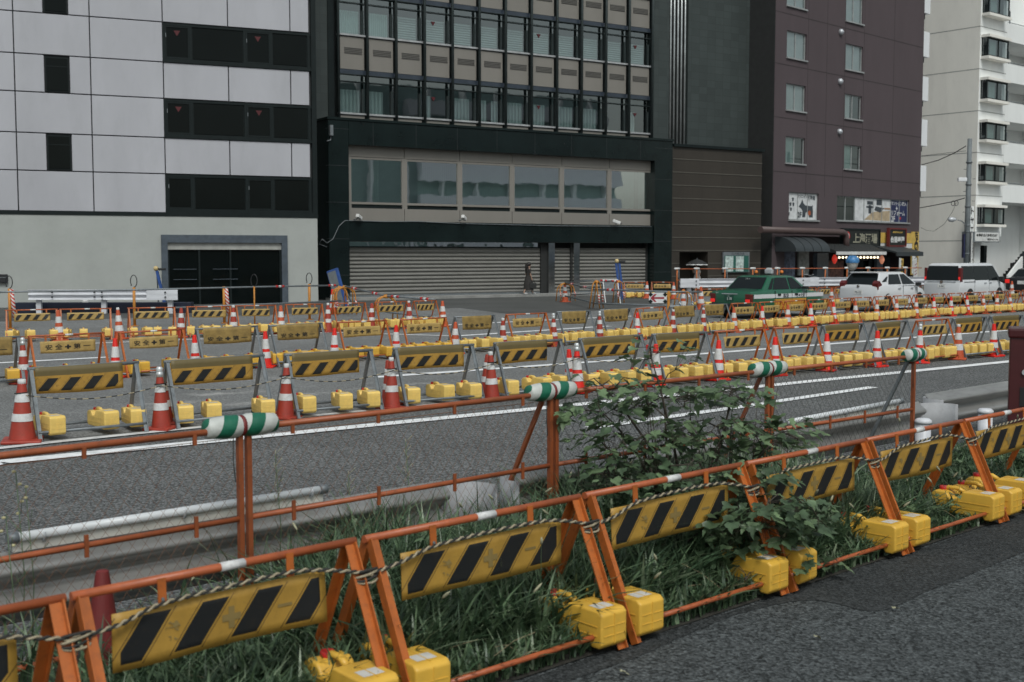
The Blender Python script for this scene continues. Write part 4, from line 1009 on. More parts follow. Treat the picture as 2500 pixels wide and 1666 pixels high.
# brown granite wing
gx0, gx1 = L3(86, 900, 0)[0], L3(537, 900, 0)[0]
zg = L3(86, 738)[1]
nx0, nx1, nz = L3(122, 1310)[0], L3(265, 1310)[0], L3(190, 1270)[1]
b = MB(); b.span(fx1, nx0, .02, 6, 0, zg); b.span(nx1, gx1, .02, 6, 0, zg); b.span(nx0, nx1, .02, 6, nz, zg); b.span(nx0, nx1, 1.6, 6, 0, nz)
b.build('granite_wing', M['granite_brown'], o)
MB().span(fx1 + .02, gx1 + .12, -.1, UP + .3, zg, zg + .16).build('wing_coping', M['frame_dark'], o)
MB().span(nx0, nx0 + .9, 1.5, 1.58, 0, nz).build('niche_door', M['frame_steel'], o)
b = MB()
for k in range(12):
    z = zg - .72 - k * .745
    for (xa_, xb_) in ((fx1 + .01, nx0 - .02), (nx1 + .02, gx1)) if z < nz else ((fx1 + .01, gx1),): b.span(xa_, xb_, -.002, .03, z, z + .05)
b.build('course_line', mat('pale_course_line', (.085, .078, .065), .7), o)
n0, n1 = L3(335, 1270), L3(465, 1372)
t_ = thing('notice_board', 'glazed notice board with teal surround on the brown granite wall', 'notice board', f.W((n0[0] + n1[0]) / 2, -.02, (n0[1] + n1[1]) / 2), f.a)
w_, h_ = n1[0] - n0[0], n0[1] - n1[1]
MB().box((0, -.06, 0), (w_, .12, h_)).build('case', M['galv'], t_); MB().box((0, -.125, -h_ * .08), (w_ * .92, .01, h_ * .8)).build('backing', mat('teal_backing', (.02, .1, .08), .5), t_)
for x in (-.28, .12): MB().box((w_ * x, -.134, -h_ * .08), (w_ * .3, .008, h_ * .74)).build('poster', mat('pale_poster', (.42, .5, .48), .6, var=.5, vscale=6), t_)
MB().text('町内掲示板', w=w_ * .5, at=(w_ * .06, -.124, h_ * .41)).build('lettering', M['slate'], t_)
# cameras and cable
for i, (x, y) in enumerate(((235, 1107), (764, 1110), (1555, 1130))):
    X, Z = L2(x, y, .1); q = f.W(X, .1, Z)
    t_ = thing('security_camera', ['white security camera at the left end of the black lintel', 'white security camera in the middle of the black lintel', 'white security camera at the right end of the black lintel'][i], 'camera', q, f.a + (.7 if i < 2 else -.5), 'white security cameras on the black lintel')
    rm = Matrix.Rotation(.35, 4, 'Y') @ Matrix.Rotation(0, 4, 'X'); MB().box((0, -.28, .12), (.44, .17, .17), 0, rm).build('housing', M['white_sign'], t_, bevel=.03); MB().tube([(0, 0, 0), (0, -.1, 0), (0, -.25, .08)], .03, 8).build('bracket', M['galv'], t_)
    MB().lathe([(.06, -.02), (.06, .02)], 10, c=(.24, -.28, .03), axis='x').build('lens', M['black'], t_)
b = MB(); q = [f.W(*a) for a in []]
pts = [L2(x, y, -.03) for x, y in ((100, 1245), (60, 1230), (75, 1205), (100, 1225), (130, 1205), (160, 1140), (190, 1112), (240, 1112), (400, 1117), (560, 1116), (760, 1126), (1000, 1132), (1250, 1138), (1550, 1140), (1740, 1143))]
b.tube([f.W(x, .08 if x > ix0 else -.03, z) for x, z in pts], .018, 5); tag(b.build('cable', M['galv']), 'thin pale cable looping along the black lintel between the cameras', 'cable')
X, Z = L2(45, 655, 0); t_ = thing('wall_light', 'small grey lamp bracket on the left corner of the black frame', 'lamp', f.W(fx0 + .1, -.02, Z), f.a)
MB().box((0, -.1, 0), (.16, .2, .5)).build('housing', M['galv'], t_, bevel=.02); MB().tube([(0, -.05, -.25), (0, -.05, -.45), (-.2, -.05, -.5)], .03, 6).build('bracket', M['galv'], t_)

# --- maroon brown building with shops
f = Facade(16.0, 72.5, 44.0); o = f.root('brown_building', 'maroon brown apartment building with shops and signs on the ground floor', 'building'); FB = f
bx0 = f.L(*c3(597, 700))[0]; bx1 = f.L(*c3(1340, 700))[0]
zg = f.L(*c3(700, 1165))[1]
MB().span(bx0 - .05, bx0 - .002, .02, 9, 0, 30).build('side_wall', M['side_dark'], o)  # thin dark slab: the alley's shade is put into the wall colour
b = MB()
def VL(x): X = f.L(*c3(x, 500))[0]; b.span(X, X + .035, -.004, .01, zg + 2.2, 30)
for x in (765, 860, 950, 1046, 1197): VL(x)
for y in (865, 590, 318, 55): Z = f.L(*c3(600, y))[1]; b.span(bx0, bx1, -.005, .011, Z, Z + .05)
b.build('wall_joints', mat('dark_wall_joint', (.035, .027, .028), .8), o)
HOLES = []
def shift(b, dy): b.v = [(x, y + dy, z) for x, y, z in b.v]; return b
def sash(xy0, xy1, n=2, lace=None, name='window', dx=0):
    X0, Z1 = f.L(*c3(*xy0)); X1 = f.L(*c3(xy1[0], (xy0[1] + xy1[1]) / 2))[0]; Z0 = f.L(*c3(xy0[0], xy1[1]))[1]
    HOLES.append((X0, X1, Z0, Z1))
    b = MB(); e_ = .06
    b.span(X0, X1, -.02, .08, Z0, Z0 + e_); b.span(X0, X1, -.02, .08, Z1 - e_, Z1); b.span(X0, X0 + e_, -.02, .08, Z0 + e_, Z1 - e_); b.span(X1 - e_, X1, -.02, .08, Z0 + e_, Z1 - e_)
    for k in range(1, n): x = X0 + (X1 - X0) * k / n; b.span(x - .035, x + .035, -.02, .07, Z0 + e_, Z1 - e_)
    b.span(X0 - .06, X1 + .06, -.22, -.121, Z0 - .06, Z0 + .03); b.span(X0 + .001, X1 - .001, -.12, -.021, Z0, Z0 + .03)
    shift(b, .12); w_ = b.build(name, M['alu'], o)
    MB().quad((X0, .14, Z0), (X1, .14, Z0), (X1, .14, Z1), (X0, .14, Z1)).build('pane', M['gl_flat'] if lace is not None else M['gl_office'], w_)
    return w_, X0, X1, Z0, Z1
# window openings are cut as shallow dark boxes behind each pane
wins = [((664, -100), (762, 28), 1), ((664, 152), (762, 290), 1), ((660, 418), (757, 554), 1), ((657, 686), (754, 822), 0), ((962, -40), (1048, 106), 1), ((960, 218), (1046, 350), 1), ((956, 472), (1040, 596), .4), ((952, 728), (1037, 852), 0)]
FLO = f.L(*c3(664, 152))[1] - f.L(*c3(660, 418))[1]
for (a, c, lc) in wins:
    w_, X0, X1, Z0, Z1 = sash(a, c, 2, lc)
    MB().span(X0 + .02, X1 - .02, .25, .27, Z0 + .02, Z1 - .02).build('interior', M['room'], w_)
    if lc: MB().span(X0 + .06, X0 + .06 + (X1 - X0 - .12) * lc, .18, .19, Z0 + .06, Z1 - .06).build('net_curtain', M['lace'], w_)
    else: MB().span(X0 + .06, X0 + .06 + (X1 - X0 - .12) * .5, .18, .19, Z0 + .06, Z1 - .06).build('net_curtain', M['curtain_teal'], w_)
for up in (1, 2):
    for (a, c, lc) in (wins[0], wins[4]):
        X0, Z1 = f.L(*c3(*a)); X1 = f.L(*c3(c[0], a[1]))[0]
        HOLES.append((X0, X1, Z1 - 2.0 + FLO * up, Z1 + FLO * up)); w_ = MB().span(X0, X1, .1, .17, Z1 - 2.0 + FLO * up, Z1 + FLO * up).build('window', M['alu'], o); MB().span(X0 + .06, X1 - .06, .09, .099, Z1 - 1.94 + FLO * up, Z1 - .06 + FLO * up).build('pane', M['lace'], w_)
for x, y in ((932, 163), (928, 412), (925, 665)):
    X, Z = f.L(*c3(x, y)); b = MB(); b.lathe([(.16, -.02), (.2, .02), (.19, .14), (.1, .24), (0, .27)], 14, c=(X, -.02, Z), axis='y'); 
    for i in range(len(b.v)): b.v[i] = (b.v[i][0], -b.v[i][1], b.v[i][2])
    b.build('vent_hood', M['galv_light'], o, smooth_angle=50)
# second floor windows with printed film
w_, X0, X1, Z0, Z1 = sash((674, 967), (822, 1108), 3, 1, 'shop_window')
MB().span(X0 + .06, X1 - .06, .125, .132, Z0 + .06, Z1 - .06).build('white_film', M['film_white'], w_)
b = MB(); wd, ht = X1 - X0, Z1 - Z0
def wp(u, v): return (X0 + wd * u, Z0 + ht * v)
dog = [(.38, .5), (.44, .6), (.5, .76), (.53, .63), (.6, .55), (.82, .53), (.86, .58), (.845, .48), (.86, .36), (.86, .12), (.74, .12), (.72, .3), (.62, .3), (.6, .12), (.5, .12), (.51, .35), (.47, .42)]
b.prism([wp(*p) for p in dog], -.006, .004)
for u, v in ((.18, .73), (.1, .55), (.2, .55), (.03, .37), (.12, .37), (.05, .2)):
    b.lathe([(.09, -.006), (.09, .004)], 10, c=(wp(u, v)[0], 0, wp(u, v)[1]), axis='y')
    for du in (-.022, 0, .022): b.lathe([(.04, -.006), (.04, .004)], 8, c=(wp(u + du, 0)[0], 0, wp(0, v + .05 + (.012 if du == 0 else 0))[1]), axis='y')
b.text('ワンニャン', w=wd * .33, at=(X0 + wd * .49, -.008, Z0 + ht * .86), offset=.02); b.text('不動産', w=wd * .26, at=(X0 + wd * .8, -.008, Z0 + ht * .84), offset=.02)
b.text('2F', h=ht * .2, at=(X0 + wd * .4, -.03, Z0 + ht * .2), offset=.02)
shift(b, .115); b.build('film_print', M['slate'], w_)
MB().lathe([(.16, .1), (.16, .106)], 14, c=(wp(.74, .28)[0], 0, wp(.74, .28)[1]), axis='y').build('orange_mark', M['orange'], w_)
w_, X0, X1, Z0, Z1 = sash((916, 986), (1278, 1112), 8, 1, 'shop_window'); wd, ht = X1 - X0, Z1 - Z0
MB().span(X0 + .06, X1 - .06, .27, .3, Z0 + .05, Z1 - .05).build('dark_interior', M['room'], w_)
MB().span(X0 + wd * .25, X0 + wd * .755, .125, .132, Z0 + .06, Z1 - .06).build('photo_film', M['film_white'], w_)
b = MB()
def q2(u0, u1, v0, v1, mi): b.span(X0 + wd * u0, X0 + wd * u1, -.004 - mi * .0012, .004, Z0 + ht * v0, Z0 + ht * v1, mi)
b.prism([wp(.38, .08), wp(.5, .42), wp(.74, .5), wp(.74, .06)], -.003, .004, 1); q2(.42, .5, .72, .86, 0); q2(.44, .48, .35, .7, 0); q2(.41, .51, .58, .66, 0); q2(.55, .63, .72, .95, 0)
b.prism([wp(.52, .5), wp(.6, .4), (X0 + wd * .66, Z0 + ht * .6), (X0 + wd * .54, Z0 + ht * .66)], -.005, .004, 0); q2(.66, .75, .55, .62, 2)
shift(b, .118); b.build('photo_print', [M['slate'], M['tan'], mat('wood_print', (.3, .17, .09), .6)], w_)
MB().span(X0 + wd * .757, X1 - .06, .124, .132, Z0 + .06, Z1 - .06).build('navy_film', M['navy_sign'], w_)
b = MB()
for tx, u, v, ww in (('マンション購入', .87, .83, .22), ('+', .84, .62, .03), ('リフォーム', .86, .42, .2), ('2F', .79, .17, .055)): b.text(tx, w=wd * ww, at=(X0 + wd * u, -.004, Z0 + ht * v), offset=.02)
shift(b, .12); b.build('lettering', M['white_sign'], w_); MB().lathe([(.1, .11), (.1, .118)], 12, c=(wp(.895, .2)[0], 0, wp(.895, .2)[1]), axis='y').build('red_mark', M['red'], w_)
xs_ = sorted({bx0, bx1} | {h[0] for h in HOLES} | {h[1] for h in HOLES}); zs_ = sorted({zg - .3, 30.} | {h[2] for h in HOLES} | {h[3] for h in HOLES})
b = MB()
for x0_, x1_ in zip(xs_[:-1], xs_[1:]):
    for z0_, z1_ in zip(zs_[:-1], zs_[1:]):
        cx_, cz_ = (x0_ + x1_) / 2, (z0_ + z1_) / 2
        if not any(h[0] < cx_ < h[1] and h[2] < cz_ < h[3] for h in HOLES): b.quad((x0_, 0, z0_), (x1_, 0, z0_), (x1_, 0, z1_), (x0_, 0, z1_))
for X0, X1, Z0, Z1 in HOLES:
    b.quad((X0, 0, Z0), (X0, 0, Z1), (X0, .3, Z1), (X0, .3, Z0)); b.quad((X1, 0, Z1), (X1, 0, Z0), (X1, .3, Z0), (X1, .3, Z1)); b.quad((X0, 0, Z1), (X1, 0, Z1), (X1, .3, Z1), (X0, .3, Z1)); b.quad((X1, 0, Z0), (X0, 0, Z0), (X0, .3, Z0), (X1, .3, Z0))
b.span(bx0, bx1, .31, 9, zg - .3, 30); b.quad((bx1, 0, zg - .3), (bx1, .31, zg - .3), (bx1, .31, 30), (bx1, 0, 30)); b.quad((bx0, 0, zg - .3), (bx0, .31, zg - .3), (bx0, .31, 30), (bx0, 0, 30)); b.quad((bx0, 0, zg - .3), (bx1, 0, zg - .3), (bx1, .31, zg - .3), (bx0, .31, zg - .3))
b.span(bx0, bx0 + 1.9, 0, 2.39, 0, zg - .302); b.span(bx1 - .25, bx1, 0, 2.39, 0, zg - .302); b.span(bx0, bx1, 2.4, 9, 0, zg - .302)
b.build('wall', M['brown_wall'], o)
# balconies on the far side
for y0, y1 in ((-60, 55), (150, 278), (380, 502), (598, 732), (832, 962), (-300, -180)):
    X, Z1 = f.L(*c3(1345, y0)); Z0 = f.L(*c3(1345, y1))[1]
    k_ = MB().span(bx1 + .02, bx1 + 1.25, .2, 4, Z0, Z1).build('balcony', M['white_box'], o); MB().span(bx1 + .04, bx1 + .7, .3, .5, Z0 - .4, Z0 - .02).build('bracket', M['frame_dark'], k_)
# duct
X0, Z = f.L(*c3(560, 1163)); X1 = f.L(*c3(928, 1172))[0]; Zd = f.L(*c3(928, 1250))[1]
MB().tube([(bx0 - 2, -.5, Z + .04), (X1 - .5, -.5, Z), (X1 - .15, -.5, Z - .08), (X1, -.5, Z - .5), (X1, -.5, Zd)], .2, 12).build('duct', M['pipe_brown'], o)
# barrel awning
X0 = f.L(*c3(660, 1200), -.8)[0]; Z1 = f.L(*c3(640, 1200), -.3)[1]; X1 = f.L(*c3(868, 1230), -1.3)[0] + .3; Z0 = f.L(*c3(760, 1268), -1.5)[1]
pr = [(.0, Z0), (0, Z1 + .1)] + [(-1.5 * math.sin(t * math.pi / 2 / 8), Z0 + (Z1 + .1 - Z0) * math.cos(t * math.pi / 2 / 8)) for t in range(1, 9)]
aw = MB(); aw.prism(pr, X0, X1 - .3, 0, 'yz'); aw = aw.build('barrel_awning', M['awning'], o, smooth_angle=30)
for k in range(1, 4): MB().tube([(X0 + (X1 - .3 - X0) * k / 4, y, z + .01) for y, z in pr[1:]], .02, 5).build('rib', M['frame_dark'], aw)
# tiled canopy with fascia
X0, Z1 = f.L(*c3(868, 1240), -.9); X1 = f.L(*c3(1163, 1250), -1.5)[0]; Z0 = f.L(*c3(1000, 1276), -1.5)[1]
b = MB(); b.prism([(-.3, Z1 + .15), (-1.5, Z0 + .12), (-1.5, Z0 + .02), (-.3, Z0 + .05)], X0, X1, 0, 'yz'); cn_ = b.build('tiled_canopy', M['roof_tile'], o)
MB().span(X0, X1, -1.54, -1.505, Z0 - .1, Z0 + .1).build('fascia', M['white_sign'], cn_)
xs0 = f.L(*c3(880, 1320))[0]; xs1 = f.L(*c3(1130, 1320))[0]
for xa_, xb_ in ((xs0, xs0 + .15), ((xs0 + xs1) / 2, (xs0 + xs1) / 2 + .12), (xs1, xs1 + .8), (xs0 - 1.2, xs0 - .01)): MB().span(xa_, xb_, .2, .5, 0, Z0).build('shop_pillar', M['frame_steel'], o)
MB().span(xs0 + .3, xs0 + 2.2, .3, .34, .3, Z0 - .5).build('menu_posters', M['poster'], o); MB().span(xs0 + 2.6, xs1 - .3, .6, .64, .2, Z0 - .5).build('shop_glass', M['gl_dark'], o)
xe0 = f.L(*c3(640, 1330))[0]
MB().span(xe0 + .2, xe0 + 1.4, .0, .1, .2, 3.2).build('shop_poster', mat('blue_grey_poster', (.1, .12, .17), .6, var=.7, vscale=4), o); MB().span(xe0 + 1.8, xe0 + 3.0, .0, .1, .9, 2.9).build('shop_notice', mat('grey_notice', (.2, .21, .2), .6, var=.4, vscale=4), o)
# dark pitched awning on the right shop
X0 = f.L(*c3(1150, 1250), -.9)[0]; Z1 = f.L(*c3(1200, 1248), -.3)[1]; X1 = f.L(*c3(1350, 1275), -1.9)[0]; Z0 = f.L(*c3(1250, 1270), -1.9)[1]
MB().prism([(-.25, Z1 + .1), (-1.9, Z0 + .0), (-1.9, Z0 - .28), (-1.8, Z0 - .28), (-1.8, Z0 - .08), (-.25, Z1 - .05)], X0, X1, 0, 'yz').build('dark_awning', M['awning'], o)
MB().span(X0 + .4, X1 - .3, .4, .45, 0, Z0 - .3).build('shop_glass', M['gl_dark'], o)
BG = {}
def board_sign(name, label, a, c, face, off=-.22, th=.2, cat='sign', frame_m=None):
    X0, Z1 = f.L(*c3(*a), off); X1 = f.L(*c3(c[0], (a[1] + c[1]) / 2), off)[0]; Z0 = f.L(*c3(a[0], c[1]), off)[1]
    t_ = thing(name, label, cat, f.W((X0 + X1) / 2, off, (Z0 + Z1) / 2), f.a); w_, h_ = X1 - X0, Z1 - Z0
    MB().box((0, th / 2, 0), (w_, th, h_)).build('panel', face, t_)
    if frame_m:
        b = MB(); q = .1; b.span(-w_ / 2 - q, w_ / 2 + q, -.05, th, h_ / 2, h_ / 2 + q); b.span(-w_ / 2 - q, w_ / 2 + q, -.05, th, -h_ / 2 - q, -h_ / 2); b.span(-w_ / 2 - q, -w_ / 2, -.05, th, -h_ / 2, h_ / 2); b.span(w_ / 2, w_ / 2 + q, -.05, th, -h_ / 2, h_ / 2); b.build('frame', frame_m, t_)
    return t_, w_, h_
t_, w_, h_ = board_sign('shop_sign', 'black signboard with four grey gold brush characters and red seal', (947, 1158), (1128, 1238), M['sign_black'], frame_m=M['frame_dark'])
MB().text('上海酒場', w=w_ * .68, h=h_ * .66, at=(w_ * .1, -.012, -.02), offset=.03).build('lettering', M['gold_grey'], t_)
MB().lathe([(.28, -.02), (.28, .0)], 16, c=(-w_ * .38, 0, h_ * .12), axis='y').build('seal', M['red'], t_); MB().text('非', h=.36, at=(-w_ * .38, -.03, h_ * .12), offset=.02).build('seal_lettering', M['white_sign'], t_)
t_, w_, h_ = board_sign('shop_fascia', 'white shop fascia with ochre band above right of the black signboard', (1132, 1172), (1300, 1250), M['white_sign'], -.12, .1)
MB().box((0, -.02, h_ / 2 - .35), (w_, .03, .7)).build('ochre_band', M['yellow_sign'], t_)
t_, w_, h_ = board_sign('shop_sign', 'black signboard with red frame, white characters and yellow line above', (1180, 1156), (1260, 1236), M['sign_black'], -.45, .16, frame_m=mat('red_brown_frame', (.14, .02, .018), .5))
MB().text('台芸老屋', w=w_ * .86, h=h_ * .42, at=(0, -.012, -h_ * .14), offset=.05).build('lettering', M['white_sign'], t_); MB().text('おばちゃんの', w=w_ * .6, h=h_ * .14, at=(0, -.012, h_ * .33), offset=.04).build('small_lettering', M['yellow_sign'], t_)
t_, w_, h_ = board_sign('vertical_sign', 'tall ochre sign with black brush characters at the brown building corner', (1296, 1168), (1326, 1385), M['yellow_sign'], -.14, .1)
MB().box((-w_ * .5 + .25, -.004, -h_ * .22), (.5, .02, h_ * .5)).build('white_strip', M['white_sign'], t_)
b = MB()
for i, ch in enumerate('ちょい呑み酒場'): b.text(ch, h=.52, at=(w_ * .1, -.022, h_ * .42 - i * h_ / 7.4), offset=.04)
b.build('lettering', M['ink'], t_)
for i, (x, y, m, lb) in enumerate(((903, 1306, 'lantern', 'glowing red paper lantern at the left end of the bulbs'), (1141, 1309, 'lantern2', 'amber paper lantern at the right end of the bulbs'))):
    X, Z = f.L(*c3(x, y), -1.2); t_ = thing('paper_lantern', lb, 'lantern', f.W(X, -1.2, Z), f.a, 'paper lanterns under the tiled canopy')
    b = MB(); b.lathe([(.08, -.28)] + [(.17 * math.sin(math.pi * (k + 1.5) / 12) + .008 * (k % 2), -.26 + .52 * k / 9) for k in range(10)] + [(.08, .28)], 14); b.build('shade', M[m], t_, smooth_angle=50)
    MB().lathe([(.09, .28), (.09, .34)], 12).build('cap', M['black'], t_); MB().tube([(0, 0, .34), (0, 0, .9)], .015, 5).build('cord', M['black'], t_)
X0, Z = f.L(*c3(918, 1298), -1.3); X1 = f.L(*c3(1128, 1300), -1.3)[0]
t_ = thing('bulb_string', 'string of small lit bulbs under the tiled canopy', 'lights', f.W(X0, -1.3, Z), f.a)
b = MB(); b.tube([((X1 - X0) * k / 24, 0, .14 + .03 * math.cos(k * math.pi)) for k in range(25)], .015, 4); b.build('cord', M['black'], t_)
for k in range(12): MB().ball((.2 + (X1 - X0 - .4) * k / 11, 0, .0), .075, 8).build('bulb', M['bulb'], t_)
for i, (x, y, hgt_) in enumerate(((1236, 1383, 3.0),)):
    X, _ = f.L(*c3(x, y), -2.2); t_ = thing('banner_flag', 'slim white and yellow banner on a pole before the right shop', 'banner', f.W(X, -2.2, 0), f.a); k_ = f.L(*c3(1236, 1298), -2.2)[1] / 3.6; t_.scale = (.8, .8, k_)
    MB().tube([(-.32, 0, 0), (-.32, 0, 3.6)], .025, 6).build('pole', M['galv'], t_)
    b = MB(); b.prism([(-.3, 1.2), (-.02, 1.15), (.04, 3.5), (-.3, 3.55)], -.01, .01); b.build('white_half', M['white_sign'], t_); b = MB(); b.prism([(-.02, 1.15), (.34, 1.1), (.4, 3.45), (.04, 3.5)], -.012, .012); b.build('yellow_half', M['yellow_sign'], t_)
    b = MB(); [b.text(ch, h=.36, at=(.15, -.02, 3.1 - k * .5), offset=.03) for k, ch in enumerate('生ビール')]; b.build('lettering', M['ink'], t_)
X, _ = f.L(*c3(1308, 1385), -2.6); t_ = thing('easel_board', 'tilted white menu board standing near the brown building corner', 'sign board', f.W(X, -2.6, 0), f.a + .2)
MB().box((0, 0, 1.25), (.9, .05, 1.3), 0, Matrix.Rotation(-.25, 4, 'Y')).build('board', M['white_sign'], t_); b = MB(); [b.box((.05, -.03, 1.55 - k * .22), (.5, .01, .05), 0, Matrix.Rotation(-.25, 4, 'Y')) for k in range(4)]; b.build('menu_print', M['arrow'], t_); b = MB(); b.bar((-.3, .1, 0), (-.25, 0, 1.4), .05, .05); b.bar((.4, .1, 0), (.3, 0, 1.4), .05, .05); b.build('legs', M['pipe_brown'], t_)

# --- white apartment building at right
f = Facade(35.0, 90.0, 40.6); o = f.root('white_apartment_building', 'white apartment building with dark projecting windows and balconies at right', 'building'); FW = f
jz = [f.L(*c3(1600, y))[1] for y in (1215, 985, 768, 556, 342, 125)]
fl_ = (jz[-1] - jz[1]) / 4; jz += [jz[-1] + fl_]
wxe = f.L(*c3(1762, 500))[0]
zt = jz[1] - fl_ + .0
b = MB(); b.span(.02, wxe, 0, 12, zt + .1, 36); b.span(.02, wxe, 1.6, 12, 0, zt + .1); b.span(.02, .9, 0, 1.6, 0, zt + .1); b.build('front_wall', M['white_wall'], o)
MB().span(0, .019, .02, 16, 0, 36).build('side_wall', M['cream'], o)
b = MB()
for z in jz: b.span(-.006, wxe, -.006, 16, z, z + .06)
b.build('joints', mat('grey_joint', (.3, .3, .29), .8), o)
for (y0, y1) in ((-25, 75), (190, 292), (405, 508), (618, 712), (828, 922), (1045, 1138)):
    X0, Z1 = f.L(*c3(1650 - y0 * .026, y0)); X1 = f.L(*c3(1755 - y0 * .026, y0))[0]; Z0 = f.L(*c3(1645 - y0 * .026, y1 - 8))[1]; wd = (X1 - X0)
    b = MB(); b.span(X0 - .12, X1 + .12, -.68, .0, Z1, Z1 + .2); b.span(X0 - .1, X1 + .1, -.64, 0, Z0 - .2, Z0); w_ = b.build('bay_window', M['cream'], o)
    b = MB()
    for x in (X0, X0 + wd * .5, X1 - .09): b.span(x, x + .09, -.5, -.42, Z0, Z1)
    b.span(X0, X0 + .09, -.42, 0, Z0, Z0 + .12); b.span(X0, X0 + .09, -.07, 0, Z0 + .12, Z1); b.span(X0 + .09, X1 - .09, -.5, -.42, Z0, Z0 + .1); b.span(X0 + .09, X1 - .09, -.5, -.42, Z1 - .12, Z1)
    b.build('frame', M['frame_dark'], w_)
    b = MB(); b.quad((X0 + .03, -.46, Z0), (X1 - .03, -.46, Z0), (X1 - .03, -.46, Z1), (X0 + .03, -.46, Z1)); b.quad((X0 + .03, 0, Z0), (X0 + .03, -.46, Z0), (X0 + .03, -.46, Z1), (X0 + .03, 0, Z1)); b.build('pane', M['gl_flat'], w_)
    MB().span(X0 + .1, X1 - .1, -.1, -.02, Z0, Z1).build('interior', M['room'], w_)
    MB().span(X0 + wd * .2, X0 + wd * .5, -.3, -.28, Z0, Z1).build('curtain', M['curtain_teal'], w_)
    MB().span(X1 - wd * .17, X1 - .1, -.3, -.28, Z0 + .1, Z1 - .1).build('pale_curtain', M['lace'], w_)
# balconies
bz = [f.L(*c3(1765, y))[1] for y in (1020, 930, 820, 718, 612, 514, 412, 318, 205, 115, 8)]
b = MB(); b.span(wxe, wxe + 12, 3.0, 14, 0, 36); b.span(wxe + 9, wxe + 12, 0, 3, 0, 36); b.build('recessed_wall', M['white_wall'], o)
for k in range(0, 10, 2):
    pa_ = MB().span(wxe + .02, wxe + 8.98, .0, .16, bz[k], bz[k + 1]).build('balcony_parapet', M['white_wall'], o)
    MB().span(wxe + .02, wxe + 8.98, .17, 2.98, bz[k] + .0, bz[k] + .2).build('balcony_slab', M['white_wall'], pa_)
    MB().tube([(wxe + .1, .08, bz[k + 1] + .12), (wxe + 8.9, .08, bz[k + 1] + .12)], .03, 6).build('handrail', M['galv'], pa_)
    b = MB(); X = wxe + 1.5; b.span(X, X + 1.6, 2.9, 2.96, bz[k] + .25, bz[k] + 2.2); b.build('balcony_window', M['curtain_teal'], pa_)
    MB().tube([(wxe + 1.15, .4, bz[k] + .2), (wxe + 1.15, .4, bz[k] + 2.4), (wxe + .7, .4, bz[k] + 2.6)], .05, 6).build('downpipe', M['galv'], pa_)
b = MB(); b.span(1.4, 3.3, 1.45, 1.58, 0, zt - 1.); b.build('garage_door', M['taupe'], o); MB().span(4.2, wxe - .3, 1.2, 1.58, 0, zt - .6).build('dark_shopfront', M['frame_dark'], o)
# stairs with white parapet
X0, Z0 = f.L(*c3(1722, 1400)); X1, Z1 = f.L(*c3(1840, 1212)); q = .9
MB().prism([(X0 - .6, Z0 - 1.4), (X0 - .6, Z0 + .2), (X1, Z1), (X1 + 7, Z1), (X1 + 7, Z1 - 1.7), (X1 + .6, Z1 - 1.7)], -1.2, -1.05).build('stair_parapet', M['white_wall'], o)
b = MB()
for k in range(16): b.span(X0 + k * .38, X0 + k * .38 + .4, -1.04, .5, max(0, Z0 - 1. + k * .2), Z0 - .8 + k * .22)
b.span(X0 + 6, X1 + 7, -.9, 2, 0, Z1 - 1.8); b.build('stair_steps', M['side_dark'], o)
X, Z = f.L(*c3(1850, 1265), -1.4); b = MB(); b.lathe([(1.1, 0), (1.1, 2.5)], 18, c=(X + .5, -1.9, Z - .9), axis='x'); b.build('barrel_awning', M['awning'], o)
n0, n1 = f.L(*c3(1605, 1168), -1.), f.L(*c3(1735, 1222), -1.)
t_ = thing('company_sign', 'white boxed company sign under the lowest projecting window', 'sign', f.W((n0[0] + n1[0]) / 2, -.5, (n0[1] + n1[1]) / 2), f.a); w_, h_ = n1[0] - n0[0], n0[1] - n1[1]
MB().box((0, 0, 0), (w_, .9, h_)).build('case', M['galv'], t_); MB().box((.1, -.455, .02), (w_ - .3, .02, h_ * .86)).build('face', M['white_sign'], t_)
b = MB(); b.text('◆高部品川商株式会社', w=w_ * .84, h=h_ * .3, at=(.1, -.47, h_ * .18), offset=.03); b.text('電話341-4796', w=w_ * .42, h=h_ * .22, at=(w_ * .24, -.47, -h_ * .22), offset=.03); b.build('lettering', M['ink'], t_)
X, Z = f.L(*c3(1591, 1040)); t_ = thing('vertical_lettering', 'column of small black characters on the white corner wall', 'sign', f.W(X + .15, -.02, Z), f.a)
b = MB()
for k, ch in enumerate('トヤエ四七ル番館'): b.text(ch, h=.5, w=.45, at=(0, -.01, -.35 - k * .72), offset=.03)
b.build('lettering', M['ink'], t_)
MB().span(-.25, .25, 0, .015, -5.9, 0).build('backing', M['white_wall'], t_)

# --- building across the street behind the viewer's right (seen mirrored in the bay windows)
o = thing('opposite_apartment_building', 'long white balcony building on the near side, mirrored in the bay windows', 'building', (34, 14, 0), R(37))
b = MB(); b.span(0, 46, -12, 0, 0, 20); b.build('wall', M['curtain_teal'], o)
for z0_, z1_ in ((2.6, 4.6), (6.7, 8.4), (9.9, 12.), (13.5, 15.5), (17, 18.6)): MB().span(21.5, 46, .02, 1.2, z0_, z1_).build('balcony_band', M['bright_white'], o)
b = MB()
for k in range(12): b.span(k * 4, k * 4 + .3, .02, .9, 0, 20)
b.build('pillars', M['white_wall'], o)
